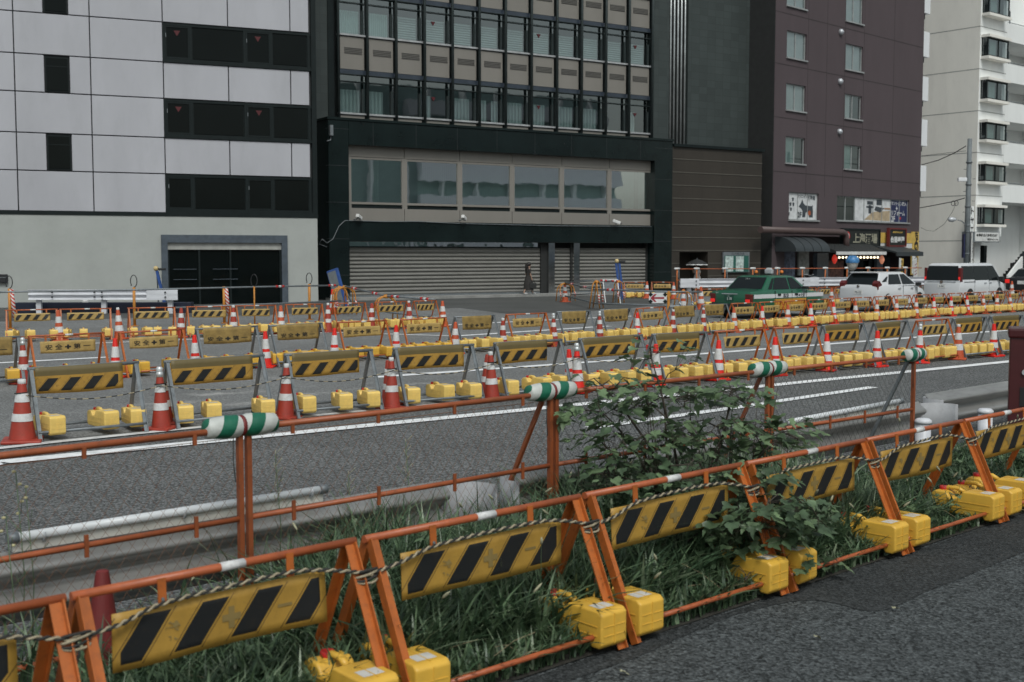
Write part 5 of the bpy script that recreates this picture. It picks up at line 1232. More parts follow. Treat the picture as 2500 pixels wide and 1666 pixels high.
# ------------------------------------------------------------------ far street furniture
def far_rail(label, A, B, z0, z1, posts, plates=(1,), tail=0.):
    A, B = Vector((*A, 0)), Vector((*B, 0)); d = B - A; L = d.length
    o = thing('guardrail', label, 'guardrail', A, math.atan2(d.y, d.x), 'white guardrails across the street')
    zm, hh = (z0 + z1) / 2, (z1 - z0) / 2
    b = MB(); wbeam(b, 0, L, zm, hh, 0, .1, 1); b.build('beam', M['rail_white'], o)
    for p in posts: MB().span(L * p - .09, L * p + .09, .08, .24, 0, z0 + .1).build('post', M['rail_white'], o)
    for p in plates:
        q = MB(); q.span(max(0, L * p - 1.1), min(L, L * p + .5) + .05, -.075, -.06, z0 - .01, z1 + .01); q.build('end_plate', M['rail_white'], o)
    b = MB(); [b.lathe([(.03, -.07), (.03, .0)], 8, c=(x, -.06, z), axis='y') for x in (.9, L * .45, L * .5, L - .4) for z in (zm - hh * .45, zm + hh * .45)]; b.build('bolts', M['frame_dark'], o)
    return o
far_rail('long white guardrail in front of the rendered wall at far left', (-17.95, 44), (-12.5, 44.2), .52, .91, (.06, .5, .95), (1,))
far_rail('white guardrail behind the green taxi', (8.7, 61.5), (16.0, 64.0), .5, .95, (.08, .5, .9), (0.07, 1))
far_rail('white guardrail from the taxi bonnet to the white van', (16.05, 64.02), (24.2, 67.0), .52, .97, (.3, .7), (0., 1))
o = thing('navy_plinth', 'low navy block along the foot of the far left guardrail', 'plinth', (-18.7, 44.45, 0), R(2)); MB().span(0, 6.6, 0, .5, 0, .4).build('body', M['navy'], o, bevel=.02)
b = MB(); b.ball((2.6, .2, .42), .12, 10); b.build('dome', M['white_sign'], o)
# orange fence with white caps
us = [1653, 1701, 1770, 1838, 1898, 1959, 2015, 2068, 2119, 2166, 2210, 2251]
Pf = []
for i, u in enumerate(us):
    d = 65.5 + 5.5 * i / 11; p = at_depth(u, 657, d); Pf.append(Vector((p.x, p.y, 0)))
zf = at_depth(1700, 657, 66).z
for i in range(11):
    d = Pf[i + 1] - Pf[i]; L = d.length
    o = thing('pipe_fence_panel', f'far orange pipe fence panel with white cap, {ORD[i]} from left behind the guardrail', 'fence', Pf[i], math.atan2(d.y, d.x), 'orange pipe fence behind the far guardrail')
    MB().tube([(0, 0, 0), (0, 0, zf)], .04, 6).build('post', M['orange_dark'], o)
    MB().tube([(.1, .0, zf), (.45, .4, 0)], .025, 6).build('brace', M['galv'], o)
    for z, nm in ((zf, 'top_rail'), (zf - .62, 'lower_rail')): MB().tube([(0, 0, z), (L - .03, 0, z)], .024, 6).build(nm, M['orange'], o)
    MB().lathe([(.02, -.19), (.055, -.15), (.065, 0), (.055, .15), (.02, .19)], 10, c=(0, 0, zf + .02), axis='x').build('white_cap', M['white_tape'], o)
# hooked posts with pipes at the far left
for i, (u, v0, v1) in enumerate(((25.5, 705, 803), (329, 702, 797), (548, 700, 770), (622, 700, 795), (756, 694, 781))):
    g = G(u, v1 if i != 2 else 790); top = at_depth(u, v0, g.y).z
    o = thing('barrier_post', ['amber hooked post with red white wrap at the left edge', 'amber hooked post in front of the long white guardrail', 'amber post with red white wrap before the dark entrance', 'thin orange post with hook before the dark entrance', 'amber hooked post left of the black granite pillar'][i], 'post', (g.x, g.y, 0), 0, 'hooked posts of the far left barrier')
    MB().tube([(0, 0, 0), (0, 0, top)], .045 if i != 3 else .025, 8).build('shaft', M['post_yellow'], o)
    MB().lathe([(.11, 0), (.11, .02)], 10).build('foot', M['post_yellow'], o)
    if i != 2: MB().tube([(0, 0, top)] + [(.1 * math.sin(a), 0, top + .19 - .19 * math.cos(a)) for a in [k * .5 for k in range(1, 12)]] + [(-.1, 0, top + .05)], .014, 5).build('hook', M['black'], o)
    if i in (0, 2): MB().tube([(.14, .0, .3), (.07, 0, top - .02)], .06, 8).build('wrapped_pole', M['wrap'], o)
def pipe(label, pts, r=.03, wraps=(), m='galv'):
    P = [at_depth(*p) for p in pts]; c = P[0]
    o = thing('barrier_pipe', label, 'pipe', c, 0, 'barrier pipes')
    MB().tube([q - c for q in P], r, 8).build('tube', M[m], o)
    for (i, t) in wraps:
        a, e = P[i] - c, P[i + 1] - c; d = (e - a).normalized(); q = a.lerp(e, t)
        for k in (-1, 0, 1): MB().tube([q + d * (k * .16 - .05), q + d * (k * .16 + .05)], r * 1.5, 8).build('red_band', M['red'] if k else M['white_tape'], o)
pipe('upper barrier pipe along the far left hooked posts', [(-60, 716, 34), (25, 713, 34), (329, 708, 36), (622, 701, 37), (825, 697, 41)], .026, ((3, .28), (3, .92)))
pipe('lower barrier pipe along the far left hooked posts', [(420, 752, 36), (620, 744, 37), (832, 735, 41)], .026)
pipe('slanting barrier pipe from the blue board to the last left barricade', [(842, 699, 42), (942, 723, 38.5), (1062, 732, 36.5)], .03, ((0, .25), (0, .75), (1, .2), (1, .8)))
pipe('lower slanting pipe beside the striped arches at left', [(842, 737, 41), (950, 763, 38), (1070, 776, 36)], .028)
pipe('top pipe between the arches before the shutter', [(1380, 690, 55), (1458, 685, 52), (1508, 687, 53)], .03, ((1, .3), (1, .85)))
pipe('slanting pipe from the coned arch to the arrow sign', [(1380, 690, 55), (1452, 707, 48), (1640, 713, 44), (1712, 713, 45)], .035, ((0, .25), (0, .7), (1, .22)))
pipe('lower pipe from the coned arch to the blue striped arch', [(1380, 723, 54), (1456, 741, 47.5), (1660, 748, 44)], .035)
pipe('short low pipe between the arches before the shutter', [(1395, 720, 55), (1450, 717, 53)], .03)
for i, (u, v0, v1, d, wd, wr, lb) in enumerate(((842, 701, 748, 42.5, .46, 'wrap', 'red white arch barrier under the leaning blue board'), (830, 703, 745, 43, .3, 'wrap', 'narrow arch barrier left of the leaning blue board'), (942, 724, 775, 38.5, .42, None, 'amber arch barrier behind the far left row'), (1381, 692, 736, 55, .5, 'wrap', 'red white arch barrier with a cone inside before the shutter'), (1456, 688, 754, 47.5, .34, 'wrap', 'tall double arch barrier before the shutter'), (1510, 688, 732, 53, .2, 'wrap', 'arch barrier beside the grey sign panel'), (1668, 712, 760, 44.5, .38, 'wrap_b', 'blue white arch barrier left of the taxi'))):
    g = G(u, v1); s = d / 1.0; g = at_depth(u, v1, d); top = at_depth(u, v0, d).z
    o = thing('arch_barrier', lb, 'barrier', (g.x, g.y, 0), R(30 if i != 4 else 70), 'arch barriers')
    w_ = wd * .78; r_ = w_ * .8
    arc = [(-w_, 0, .05)] + [(-w_ * math.cos(t), 0, top - r_ + r_ * math.sin(t)) for t in [math.pi * k / 8 for k in range(9)]] + [(w_, 0, .05)]
    for dy in (-.16, .16): MB().tube([(x, dy * (1.4 - z / top), z) for x, y, z in arc], .024, 8).build('hoop', M['post_yellow'], o)
    if wr:
        for sx in (-1, 1): MB().tube([(sx * w_, -.2, .25), (sx * w_, -.17, top * .55)], .034, 8).build('striped_sleeve', M[wr], o)
    MB().lathe([(.09, 0), (.1, .06), (.05, .12)], 8, c=(0, 0, top - .06)).build('clamp', M['post_yellow'], o)
# grey sign panel, arrow sign, blue posts and board
p = at_depth(1489, 729, 54); o = thing('grey_sign_panel', 'back of a grey framed sign panel before the roller shutter', 'sign panel', (p.x, p.y, 0), R(8)); zt_ = at_depth(1489, 683, 54).z
MB().box((0, 0, zt_ / 2 + .22), (.68, .03, zt_ - .42), 0, Matrix.Rotation(-.08, 4, 'X')).build('panel', M['galv'], o); MB().span(-.36, .36, -.05, .05, zt_ - .06, zt_ + .02).build('frame_top', M['white_tape'], o)
for x in (-.34, .34): MB().bar((x, .0, zt_), (x + .02, -.55, 0), .035, .035).build('leg', M['white_tape'], o); MB().bar((x, .0, zt_), (x, .35, 0), .035, .035).build('leg', M['galv'], o)
p0 = at_depth(1606, 728, 43.5); hw = 22 / F * 43.5; hh = 12.5 / F * 43.5
o = thing('arrow_sign', 'white sign with dark red arrow pointing left on an amber post', 'sign', (p0.x, p0.y, p0.z), R(6)); ch_ = .1
MB().prism([(-hw + ch_, -hh), (hw - ch_, -hh), (hw, -hh + ch_), (hw, hh - ch_), (hw - ch_, hh), (-hw + ch_, hh), (-hw, hh - ch_), (-hw, -hh + ch_)], -.01, .01).build('plate', M['plate_white'], o)
MB().prism([(-hw * .85, 0), (-hw * .38, hh * .78), (-hw * .12, hh * .78), (-hw * .45, hh * .17), (hw * .72, hh * .17), (hw * .72, -hh * .17), (-hw * .45, -hh * .17), (-hw * .12, -hh * .78), (-hw * .38, -hh * .78)], -.016, -.011).build('arrow', M['arrow'], o)
b = MB(); [b.box((sx * (hw - .06), -.012, sz * (hh - .06)), (.12, .01, .12), 0, Matrix.Rotation(R(45), 4, 'Y')) for sx in (-1, 1) for sz in (-1, 1)]; b.build('corner_marks', M['frame_dark'], o)
MB().bar((hw * 1.25, .05, .25), (hw * 1.25, .05, -p0.z), .09, .05).build('post', M['post_yellow'], o); MB().bar((-.1, .05, hh * 1.1), (hw * 1.3, .05, hh * 1.1), .05, .03).build('cross_bar', M['galv'], o)
p = at_depth(840, 740, 44); o = thing('leaning_board', 'tall blue edged board leaning beside the black granite pillar', 'board', (p.x, p.y, 0), R(-25)); L_ = 1.72
rm = Matrix.Rotation(R(-17), 4, 'Y')
MB().box(rm @ Vector((0, 0, L_ / 2)), (.5, .1, L_), 0, rm).build('panel', M['blue'], o, bevel=.03); MB().box(rm @ Vector((-.03, -.056, L_ / 2 + .1)), (.36, .02, L_ - .35), 0, rm).build('face', M['galv'], o); MB().bar(rm @ Vector((.15, .06, L_ * .7)), (.1, .8, 0), .05, .05).build('strut', M['galv'], o)
for i, (u0, v0, u1, v1, d, lb) in enumerate(((383, 656, 404, 742, 50, 'blue leaning stand with yellow lamp head before the rendered wall'), (1508, 638, 1514, 722, 58, 'blue double stand with lamp heads before the roller shutter'))):
    a = at_depth(u1, v1, d); e = at_depth(u0, v0, d); o = thing('lamp_stand', lb, 'stand', (a.x, a.y, 0), 0, 'blue lamp stands')
    e = e - Vector((a.x, a.y, 0))
    for k in range(1 if i == 0 else 2): MB().bar((k * .16, 0, 0), e + Vector((k * .16 - (.08 if i else 0), 0, -.1)), .11, .08).build('blue_bar', M['blue'], o)
    MB().bar(e, (-.5 if i == 0 else .08, .7, 0), .05, .05).build('strut', M['galv'], o)
    if i: MB().bar((.08, .05, .1), e + Vector((.0, .05, -.15)), .1, .04).build('grey_bar', M['galv'], o)
    MB().ball(e + Vector((-.04, 0, 0)), .11, 10).build('lamp_head', mat('cream_lamp', (.55, .42, .2), .5), o); MB().box(e + Vector((.22, -.02, -.03)), (.3, .12, .1)).build('black_head', M['black'], o, bevel=.02)
# covered traffic device, utility pole, wires
p = at_depth(2080, 690, 58); g = Vector((p.x, p.y, 0)); zt_ = at_depth(2080, 622, 58).z; zb_ = at_depth(2080, 660, 58).z
o = thing('covered_signal', 'street device wrapped in a blue and grey cover on a slim post', 'covered device', g, 0)
MB().tube([(0, 0, 0), (0, 0, zb_)], .05, 8).build('post', M['galv'], o)
b = MB(); n_ = 18; prof = [(.06, zb_ - .02), (.17, zb_ + .05), (.24, zb_ + .2), (.3, zb_ + .42)]; b.lathe(prof, n_); b.build('grey_cover', mat('grey_sheet', (.42, .41, .38), .7, var=.4, vscale=6, bump=.5), o, smooth_angle=60)
b = MB(); b.lathe([(.305, zb_ + .4), (.325, zb_ + .5), (.27, zb_ + .62), (.16, zb_ + .7), (0, zb_ + .72)], n_)
for i, v in enumerate(b.v):
    a = math.atan2(v[1], v[0]); 
    if v[2] < zb_ + .45: b.v[i] = (v[0], v[1], v[2] - .06 * abs(math.sin(a * 4)))
b.build('blue_cover', mat('blue_sheet', (.06, .2, .42), .4, var=.4, vscale=8), o, smooth_angle=60)
dP = 76; p = at_depth(2358, 690, dP); zt_ = at_depth(2364, 339, dP).z
o = thing('utility_pole', 'grey concrete utility pole with lamp arm before the white building', 'pole', (p.x, p.y, 0), 0)
MB().tube([(0, 0, 0), (.0, 0, zt_)], [.19, .14], 14).build('shaft', mat('pole_concrete', (.16, .18, .19), .7), o)
for z in (2.2, 3.6, 4.0, 5.2, 6.6, 8.): MB().lathe([(.19, z), (.2, z + .08), (.19, z + .1)], 12).build('band', M['galv'], o)
zl = at_depth(2345, 540, dP).z; MB().tube([(-.15, -.1, zl - .9), (-.22, -.2, zl - .2), (-.5, -.3, zl), (-.75, -.35, zl + .04)], .035, 6).build('lamp_arm', M['galv'], o)
MB().lathe([(.03, -.4), (.14, -.32), (.16, -.1), (.08, .1), (.03, .15)], 12, c=(-1.0, -.38, zl + .08), axis='x').build('lamp_head', M['galv_light'], o)
zc_ = at_depth(2345, 439, dP).z; MB().box((-.45, -.1, zc_), (.55, .24, .24)).build('camera_box', M['white_box'], o, bevel=.04); MB().bar((-.2, -.1, zc_ - .05), (0, 0, zc_ - .2), .05, .05).build('camera_bracket', M['galv'], o)
MB().span(-.26, -.2, -.2, .16, 2.0, 3.5).build('blue_plate', M['navy_sign'], o); MB().span(.19, .26, -.25, .1, 1.7, 3.6).build('white_plate', M['white_sign'], o)
b = MB(); [b.bar((s * .2, -.1, z), (s * .38, -.14, z), .025, .025) for z, s in ((4.4, 1), (4.9, -1), (5.6, 1), (6.2, -1), (7., 1), (7.6, -1))]; b.build('steps', M['frame_dark'], o)
def wire(label, pts, d0, d1, r=.018, sag=0.):
    P = []
    for i, (u, v) in enumerate(pts): P.append(at_depth(u, v, d0 + (d1 - d0) * i / max(1, len(pts) - 1)))
    o = MB().tube(P, r, 5).build('overhead_wire', M['rubber']); tag(o, label, 'wire', 'overhead wires beside the pole'); return o
wire('upper black wire slanting from the pole to the brown building', [(2358, 357), (2330, 374), (2290, 392), (2250, 403)], 76, 84, .03)
wire('thin upper wire running level from the pole', [(2358, 369), (2310, 374), (2250, 381)], 76, 84, .014)
wire('middle black wire from the pole to the brown building', [(2355, 484), (2325, 493), (2290, 500), (2246, 508)], 76, 84, .03)
wire('thin wire sagging from the pole to the signboard lights', [(2335, 495), (2325, 518), (2305, 548), (2280, 565), (2262, 563), (2248, 556)], 77, 84, .012)
b = MB(); P = [at_depth(u, 492, 77.5) for u in (2327, 2335)]
for c in P: b.tube([c + Vector((.12 * math.sin(t), 0, -.12 + .16 * math.cos(t))) for t in [k * .6 for k in range(11)]], .02, 5)
tag(b.build('wire_coil', M['rubber']), 'coiled cable loops hanging on the middle wire', 'cable coil')
# sign lamps over the signboards, bicycle
# ------------------------------------------------------------------ vehicles
def paint(name, col): return mat(name, col, .3, 0., var=.03, coat=.7, vscale=.5)
CG = glass_dark('car_glass', (.008, .011, .012), .03, .28); CGC = glass_clear('car_side_glass', (.3, .36, .34), .22, 0.)
M['tail'] = mat('tail_lamp', (.12, .01, .01), .2, coat=.6); M['tail_lit'] = mat('lit_brake_lamp', (.6, .02, .02), .3, emit=(1, .03, .02, .4)); M['amber'] = mat('amber_lamp', (.7, .2, .03), .3)
M['plate_green'] = mat('green_number_plate', (.01, .06, .04), .5); M['rim'] = mat('wheel_rim', (.4, .4, .41), .3, .7)
def car(name, label, cat, rr, head, body_m, L, Wd, st, gh, roof_z, wheels, extra):
    """rr = ground point under the rear right wheel; head = heading in degrees; st = body stations (x, half width low, half width shoulder, z low, z shoulder, z deck)"""
    a = R(head); off = rot2(a, wheels[0], -Wd / 2 + .08); o = thing(name, label, cat, Vector((rr[0], rr[1], 0)) - off, a)
    b = MB(); ring_n = 0; vs = []
    for (x, wl, ws, zl, zs_, zd) in st:
        half = [(wl * .8, zl), (wl, zl + .06), (ws + .01, zl + (zs_ - zl) * .5), (ws, zs_ - .05), (ws * .955, zs_), (ws * .55, zd), (0, zd + .015)]
        ring = [(x, y, z) for y, z in half] + [(x, -y, z) for y, z in half[-2::-1]]
        ring_n = len(ring); vs += ring
    fs = []
    for i in range(len(st) - 1):
        for j in range(ring_n - 1): fs.append((i * ring_n + j, (i + 1) * ring_n + j, (i + 1) * ring_n + j + 1, i * ring_n + j + 1))
        fs.append(((i + 1) * ring_n, i * ring_n, i * ring_n + ring_n - 1, (i + 1) * ring_n + ring_n - 1))
    fs += [tuple(range(ring_n))[::-1], tuple(range((len(st) - 1) * ring_n, len(st) * ring_n))]
    b.add(vs, fs, 0, True); b.build('body', body_m, o, smooth_angle=38)
    xb0, xt0, xt1, xb1, zb, wb, wt = gh
    def sp(x, fr, s): return Vector((x, s * (wb + (wt - wb) * fr), zb + (roof_z - zb) * fr))
    b = MB(); g_ = []
    for fr in (0, .5, .9, 1.):
        fx = fr if fr < 1 else 1.; q = .0 if fr < 1 else .12; k = fr ** .9
        x0, x1 = xb0 + (xt0 - xb0) * k + q, xb1 + (xt1 - xb1) * k - q; w_ = wb + (wt - wb) * fr - q * .8; z = zb + (roof_z - zb) * fr + (.0 if fr < 1 else .0)
        g_.append([(x0, w_, z), (x0, -w_, z), (x1, -w_, z), (x1, w_, z)])
    vs = [p for r_ in g_ for p in r_]; fs = []
    for i in range(3):
        for j in range(4): fs.append((i * 4 + j, i * 4 + (j + 1) % 4, i * 4 + 4 + (j + 1) % 4, i * 4 + 4 + j))
    fs.append((12, 13, 14, 15)); b.add(vs, fs, 0, True); b.build('cabin', body_m, o, bevel=.03, segs=2, smooth_angle=50)
    for i, x in enumerate(wheels):
        for s in (-1, 1):
            wz = .31; y = s * (Wd / 2 - .1)
            w_ = MB().lathe([(.2, -.1), (.29, -.11), (.31, -.07), (.31, .07), (.29, .11), (.2, .1)], 22, c=(x, y, wz), axis='y').build('wheel', M['rubber'], o, smooth_angle=40)
            MB().lathe([(.2, .02), (.195, .1), (.12, .085), (.05, .1), (0, .1)] if s > 0 else [(.2, -.02), (.195, -.1), (.12, -.085), (.05, -.1), (0, -.1)], 16, c=(x, y, wz), axis='y').build('rim', M['rim'], w_)
            MB().lathe([(.37, -.004), (.37, .012)] if s > 0 else [(.37, .004), (.37, -.012)], 24, c=(x, s * (Wd / 2 - .005), wz + .02), axis='y').build('wheel_arch', M['rubber'], o)
    def side_win(x0b, x1b, x0t, x1t, f0, f1, m=None, nm='side_window'):
        for s in (-1, 1):
            b = MB(); e = Vector((0, s * .012, .004)); P = [sp(x0b, f0, s) + e, sp(x1b, f0, s) + e, sp(x1t, f1, s) + e, sp(x0t, f1, s) + e]
            b.add(P, [(0, 1, 2, 3)]); b.build(nm, m or CG, o)
    def end_win(rear, f0, f1, k=.88, m=None, nm=None):
        def ep(fr, s):
            kk = fr ** .9; x = (xb0 + (xt0 - xb0) * kk - .014) if rear else (xb1 + (xt1 - xb1) * kk + .014)
            return Vector((x, s * (wb + (wt - wb) * fr) * k, zb + (roof_z - zb) * fr + .01))
        b = MB(); b.add([ep(f0, 1), ep(f0, -1), ep(f1, -1), ep(f1, 1)], [(0, 1, 2, 3)]); return b.build(nm or ('rear_window' if rear else 'windscreen'), m or CG, o)
    extra(o, side_win, end_win, sp)
    return o
GREEN = paint('taxi_green_paint', (.008, .1, .05)); WHITE = paint('white_car_paint', (.66, .67, .69)); BLACKP = paint('black_car_paint', (.012, .012, .014)); GOLD = paint('taxi_gold_paint', (.5, .24, .03))
DARKTRIM = M['rubber']
def taxi_extra(o, sw, ew, sp):
    ew(True, .1, .86, .9); ew(False, .1, .88)
    sw(-1.0, .02, -.72, -.02, .08, .84); sw(.1, .92, .08, .36, .08, .84); sw(-1.28, -1.05, -.88, -.77, .1, .8)
    for s in (-1, 1):
        y = s * .868
        MB().span(-2.2, 2.1, y - .006, y + .006, .7, .84).build('white_band', WHITE, o); MB().span(-.98, .98, y - .012, y + .012, .3, .66).build('gold_panel', GOLD, o)
        for x in (-.95, .08, 1.0): MB().span(x - .006, x + .006, y - .0135, y + .0135, .3, .94).build('door_seam', DARKTRIM, o)
        for x in (-.8, .25): MB().span(x, x + .17, y - .03, y + .03, .77, .84).build('door_handle', M['black'], o)
        b = MB(); b.text('無線', w=.34, at=(-.3, 0, 0), offset=.02); b.text('日本交通', w=.5, at=(.62, 0, 0), offset=.02)
        for i, v in enumerate(b.v): b.v[i] = ((v[0] if s < 0 else -v[0]), y + s * .009, v[2] + .77)
        b.build('lettering', M['slate'], o)
        MB().span(-2.375, -2.2, s * .62, s * .84, .56, .86).build('tail_lamp', M['tail'], o, bevel=.02); MB().span(-2.39, -2.24, s * .64, s * .82, .56, .68).build('brake_lamp', M['tail_lit'], o, bevel=.015)
        MB().span(-.03 + .75, -.03 + .95, s * .86, s * 1.02, .98, 1.08).build('mirror', M['black'], o, bevel=.02)
        b = MB(); b.ball((-.45 if s > 0 else .3, s * .28, 1.58), .07, 10); b.build('amber_roof_lamp', M['amber'], o); MB().box((-.45 if s > 0 else .3, s * .28, 1.51), (.1, .1, .05)).build('lamp_base', M['black'], o)
    MB().box((-.1, -.02, 1.6), (.14, .3, .16)).build('roof_sign', M['galv_light'], o, bevel=.03); MB().box((-.1, -.02, 1.7), (.08, .2, .06)).build('roof_sign_top', M['white_tape'], o, bevel=.02)
    p_ = MB().box((-2.37, .05, .72), (.02, .36, .2)).build('number_plate', M['plate_green'], o)
    rz_ = Matrix.Rotation(-math.pi / 2, 3, 'Z'); b = MB(); b.text('5 78', h=.085, at=(-2.383, .02, .69), rot=rz_, offset=.02); b.text('品川', h=.035, at=(-2.383, .05, .78), rot=rz_); b.build('plate_lettering', M['white_sign'], p_)
    MB().span(-2.375, -2.34, -.3, .35, .845, .87).build('chrome_strip', M['galv_light'], o); MB().span(-2.47, -2.2, -.82, .82, .36, .52).build('bumper', M['black'], o, bevel=.03)
    b = MB(); b.text('EXCEED', h=.035, at=(-2.372, .52, .88), rot=rz_, offset=.01) if False else b.text('TAXI', h=.04, at=(-2.375, .55, .89), rot=rz_, offset=.01); b.build('boot_lettering', M['white_sign'], o)
    b = MB(); b.text('空車 1F7', h=.05, at=(-1.2, .1, 1.36), rot=rz_, offset=.01); b.build('window_lettering', M['white_sign'], o)
    MB().span(-1.46, -1.4, -.09, .03, 1.0, 1.05).build('high_brake_lamp', M['tail_lit'], o)
car('taxi', 'green taxi with white side stripe and roof lamp waiting behind the lettered row', 'taxi', G(1870, 778), 43.5, GREEN, 4.7, 1.7,
    [(-2.36, .74, .76, .4, .82, .86), (-2.32, .8, .82, .32, .93, .96), (-2.0, .84, .85, .26, .95, 1.0), (-1.2, .85, .86, .24, .95, 1.02), (0, .85, .86, .24, .95, .98), (1.2, .85, .86, .24, .93, .96), (2.0, .83, .84, .26, .84, .88), (2.3, .78, .79, .32, .72, .76), (2.36, .72, .74, .4, .64, .66)],
    (-1.6, -.98, .42, 1.2, .95, .8, .63), 1.475, (-1.34, 1.34), taxi_extra)
def hatch_extra(o, sw, ew, sp):
    ew(True, .08, .86, .92, nm='rear_window'); ew(False, .1, .88)
    sw(-1.15, -.1, -.9, -.12, .12, .82); sw(0, 1.05, -.02, .36, .1, .82); sw(-1.62, -1.25, -1.15, -1.02, .3, .66)
    for s in (-1, 1):
        y = s * .855
        b = MB(); b.prism([(-2.04, .84), (-1.72, .9), (-1.68, 1.02), (-1.92, 1.2), (-2.05, 1.1)], s * .58, s * .81); b.build('tail_lamp', M['tail'], o)
        MB().span(-2.06, -1.9, s * .68, s * .75, .9, .96).build('reversing_lamp', M['white_tape'], o)
        for x in (-.08, 1.1): MB().span(x - .006, x + .006, y - .012, y + .012, .35, 1.0).build('door_seam', M['galv'], o)
        for x in (-.3, .75): MB().span(x - .2, x, y - .03, y + .03, .86, .91).build('door_handle', M['galv_light'], o)
        MB().span(.85, 1.05, s * .88, s * 1.06, .96, 1.1).build('mirror', M['black'], o, bevel=.03)
    rz_ = Matrix.Rotation(-math.pi / 2, 3, 'Z')
    p_ = MB().box((-2.075, 0, .76), (.02, .36, .18)).build('number_plate', M['white_sign'], o); b = MB(); b.text('75-15', h=.085, at=(-2.088, 0, .74), rot=rz_, offset=.015); b.build('plate_lettering', M['slate'], p_)
    MB().lathe([(.06, -2.085), (.06, -2.06)], 14, c=(0, .0, .98), axis='x').build('emblem', M['chrome'], o); MB().span(-2.1, -1.95, -.6, .6, .24, .42).build('bumper_insert', M['black'], o, bevel=.03); MB().tube([(-1.2, 0, 1.52), (-1.32, 0, 1.6)], .01, 5).build('aerial', M['black'], o)
    MB().span(-1.75, -1.35, -.55, .55, 1.49, 1.53).build('spoiler', WHITE, o, bevel=.015)
H_ST = [(-2.07, .72, .74, .36, .9, .96), (-2.03, .8, .8, .28, 1.0, 1.03), (-1.7, .83, .845, .24, 1.03, 1.06), (-1, .845, .85, .22, 1.0, 1.02), (0, .845, .85, .22, .96, 1.0), (1.1, .84, .845, .22, .95, 1.0), (1.7, .82, .82, .24, .82, .9), (2.0, .74, .75, .3, .66, .72), (2.05, .66, .68, .38, .56, .6)]
car('hatchback', 'white hatchback waiting behind the green taxi', 'car', G(2163, 761), 45, WHITE, 4.1, 1.7, H_ST, (-2.0, -1.5, .35, 1.35, .98, .79, .6), 1.525, (-1.28, 1.32), hatch_extra)
def van_extra(o, sw, ew, sp):
    ew(True, .06, .84, .96); ew(False, .08, .88)
    sw(-2.12, -.98, -2.06, -.98, .12, .84); sw(-.96, .4, -.96, .36, .07, .84); sw(.42, 1.62, .38, .98, .03, .84)
    for s in (-1, 1):
        b = MB(); b.span(-2.33, -2.1, s * .74, s * .85, 1.0, 1.62); b.build('tail_lamp', M['tail'], o, bevel=.02); MB().span(-2.345, -2.2, s * .75, s * .84, 1.08, 1.22).build('brake_lamp', M['tail_lit'], o, bevel=.02)
        y = s * .868
        for x in (-1.0, .4, 1.45): MB().span(x - .006, x + .006, y - .012, y + .012, .3, 1.05).build('door_seam', M['galv'], o)
        MB().span(-2.0, -.95, y - .014, y + .014, .98, 1.0).build('slide_rail', M['frame_dark'], o)
        for x in (.1, .62): MB().span(x - .18, x, y - .03, y + .03, .9, .95).build('door_handle', M['galv_light'], o)
        MB().span(1.25, 1.45, s * .9, s * 1.1, 1.0, 1.2).build('mirror', M['black'], o, bevel=.03)
    MB().span(-2.385, -2.3, -.66, .66, .985, 1.03).build('chrome_bar', M['galv_light'], o, bevel=.01); MB().lathe([(.075, -2.4), (.075, -2.38)], 14, c=(0, 0, 1.0), axis='x').build('emblem', M['chrome'], o)
    rz_ = Matrix.Rotation(-math.pi / 2, 3, 'Z'); p_ = MB().box((-2.375, 0, .82), (.02, .36, .18)).build('number_plate', M['white_sign'], o); b = MB(); b.text('8 84', h=.08, at=(-2.388, 0, .8), rot=rz_, offset=.015); b.build('plate_lettering', M['slate'], p_)
    MB().span(-2.16, -2.1, -.16, .16, 1.7, 1.74).build('high_brake_lamp', M['tail_lit'], o)
car('minivan', 'white minivan with lit brake lamps ahead of the white hatchback', 'van', G(2363.6, 743), 43, WHITE, 4.7, 1.74,
    [(-2.37, .78, .8, .34, .9, .96), (-2.34, .83, .84, .28, 1.0, 1.03), (-1.9, .855, .865, .24, 1.05, 1.08), (0, .86, .868, .24, 1.02, 1.05), (1.4, .86, .865, .24, 1.0, 1.06), (1.9, .84, .845, .26, .9, .98), (2.25, .76, .78, .3, .74, .8), (2.34, .68, .7, .38, .6, .64)],
    (-2.35, -2.2, .95, 1.85, 1.0, .84, .7), 1.82, (-1.42, 1.45), van_extra)
def dark_extra(o, sw, ew, sp):
    ew(True, .1, .86, .9); ew(False, .1, .88); sw(-1.0, .02, -.75, -.02, .08, .84); sw(.1, 1.0, .08, .36, .08, .84)
    for s in (-1, 1):
        MB().span(-2.38, -2.2, s * .6, s * .84, .7, .9).build('tail_lamp', M['tail_lit'], o, bevel=.02); MB().span(.8, 1.0, s * .86, s * 1.02, .98, 1.08).build('mirror', M['black'], o, bevel=.02)
    MB().box((-2.37, 0, .74), (.02, .36, .18)).build('number_plate', M['white_sign'], o)
p = at_depth(2500, 716, 62)
car('sedan', 'black sedan cut off by the right edge', 'car', (p.x + 1.2, p.y + .4), 43, BLACKP, 4.7, 1.7,
    [(-2.36, .74, .76, .4, .82, .9), (-2.32, .8, .82, .32, .95, 1.0), (-2.0, .84, .85, .26, .98, 1.05), (0, .85, .86, .24, .95, .98), (1.2, .85, .86, .24, .93, .96), (2.0, .83, .84, .26, .84, .88), (2.3, .78, .79, .32, .72, .76), (2.36, .72, .74, .4, .64, .66)],
    (-1.9, -1.2, .42, 1.2, .95, .8, .63), 1.475, (-1.34, 1.34), dark_extra)

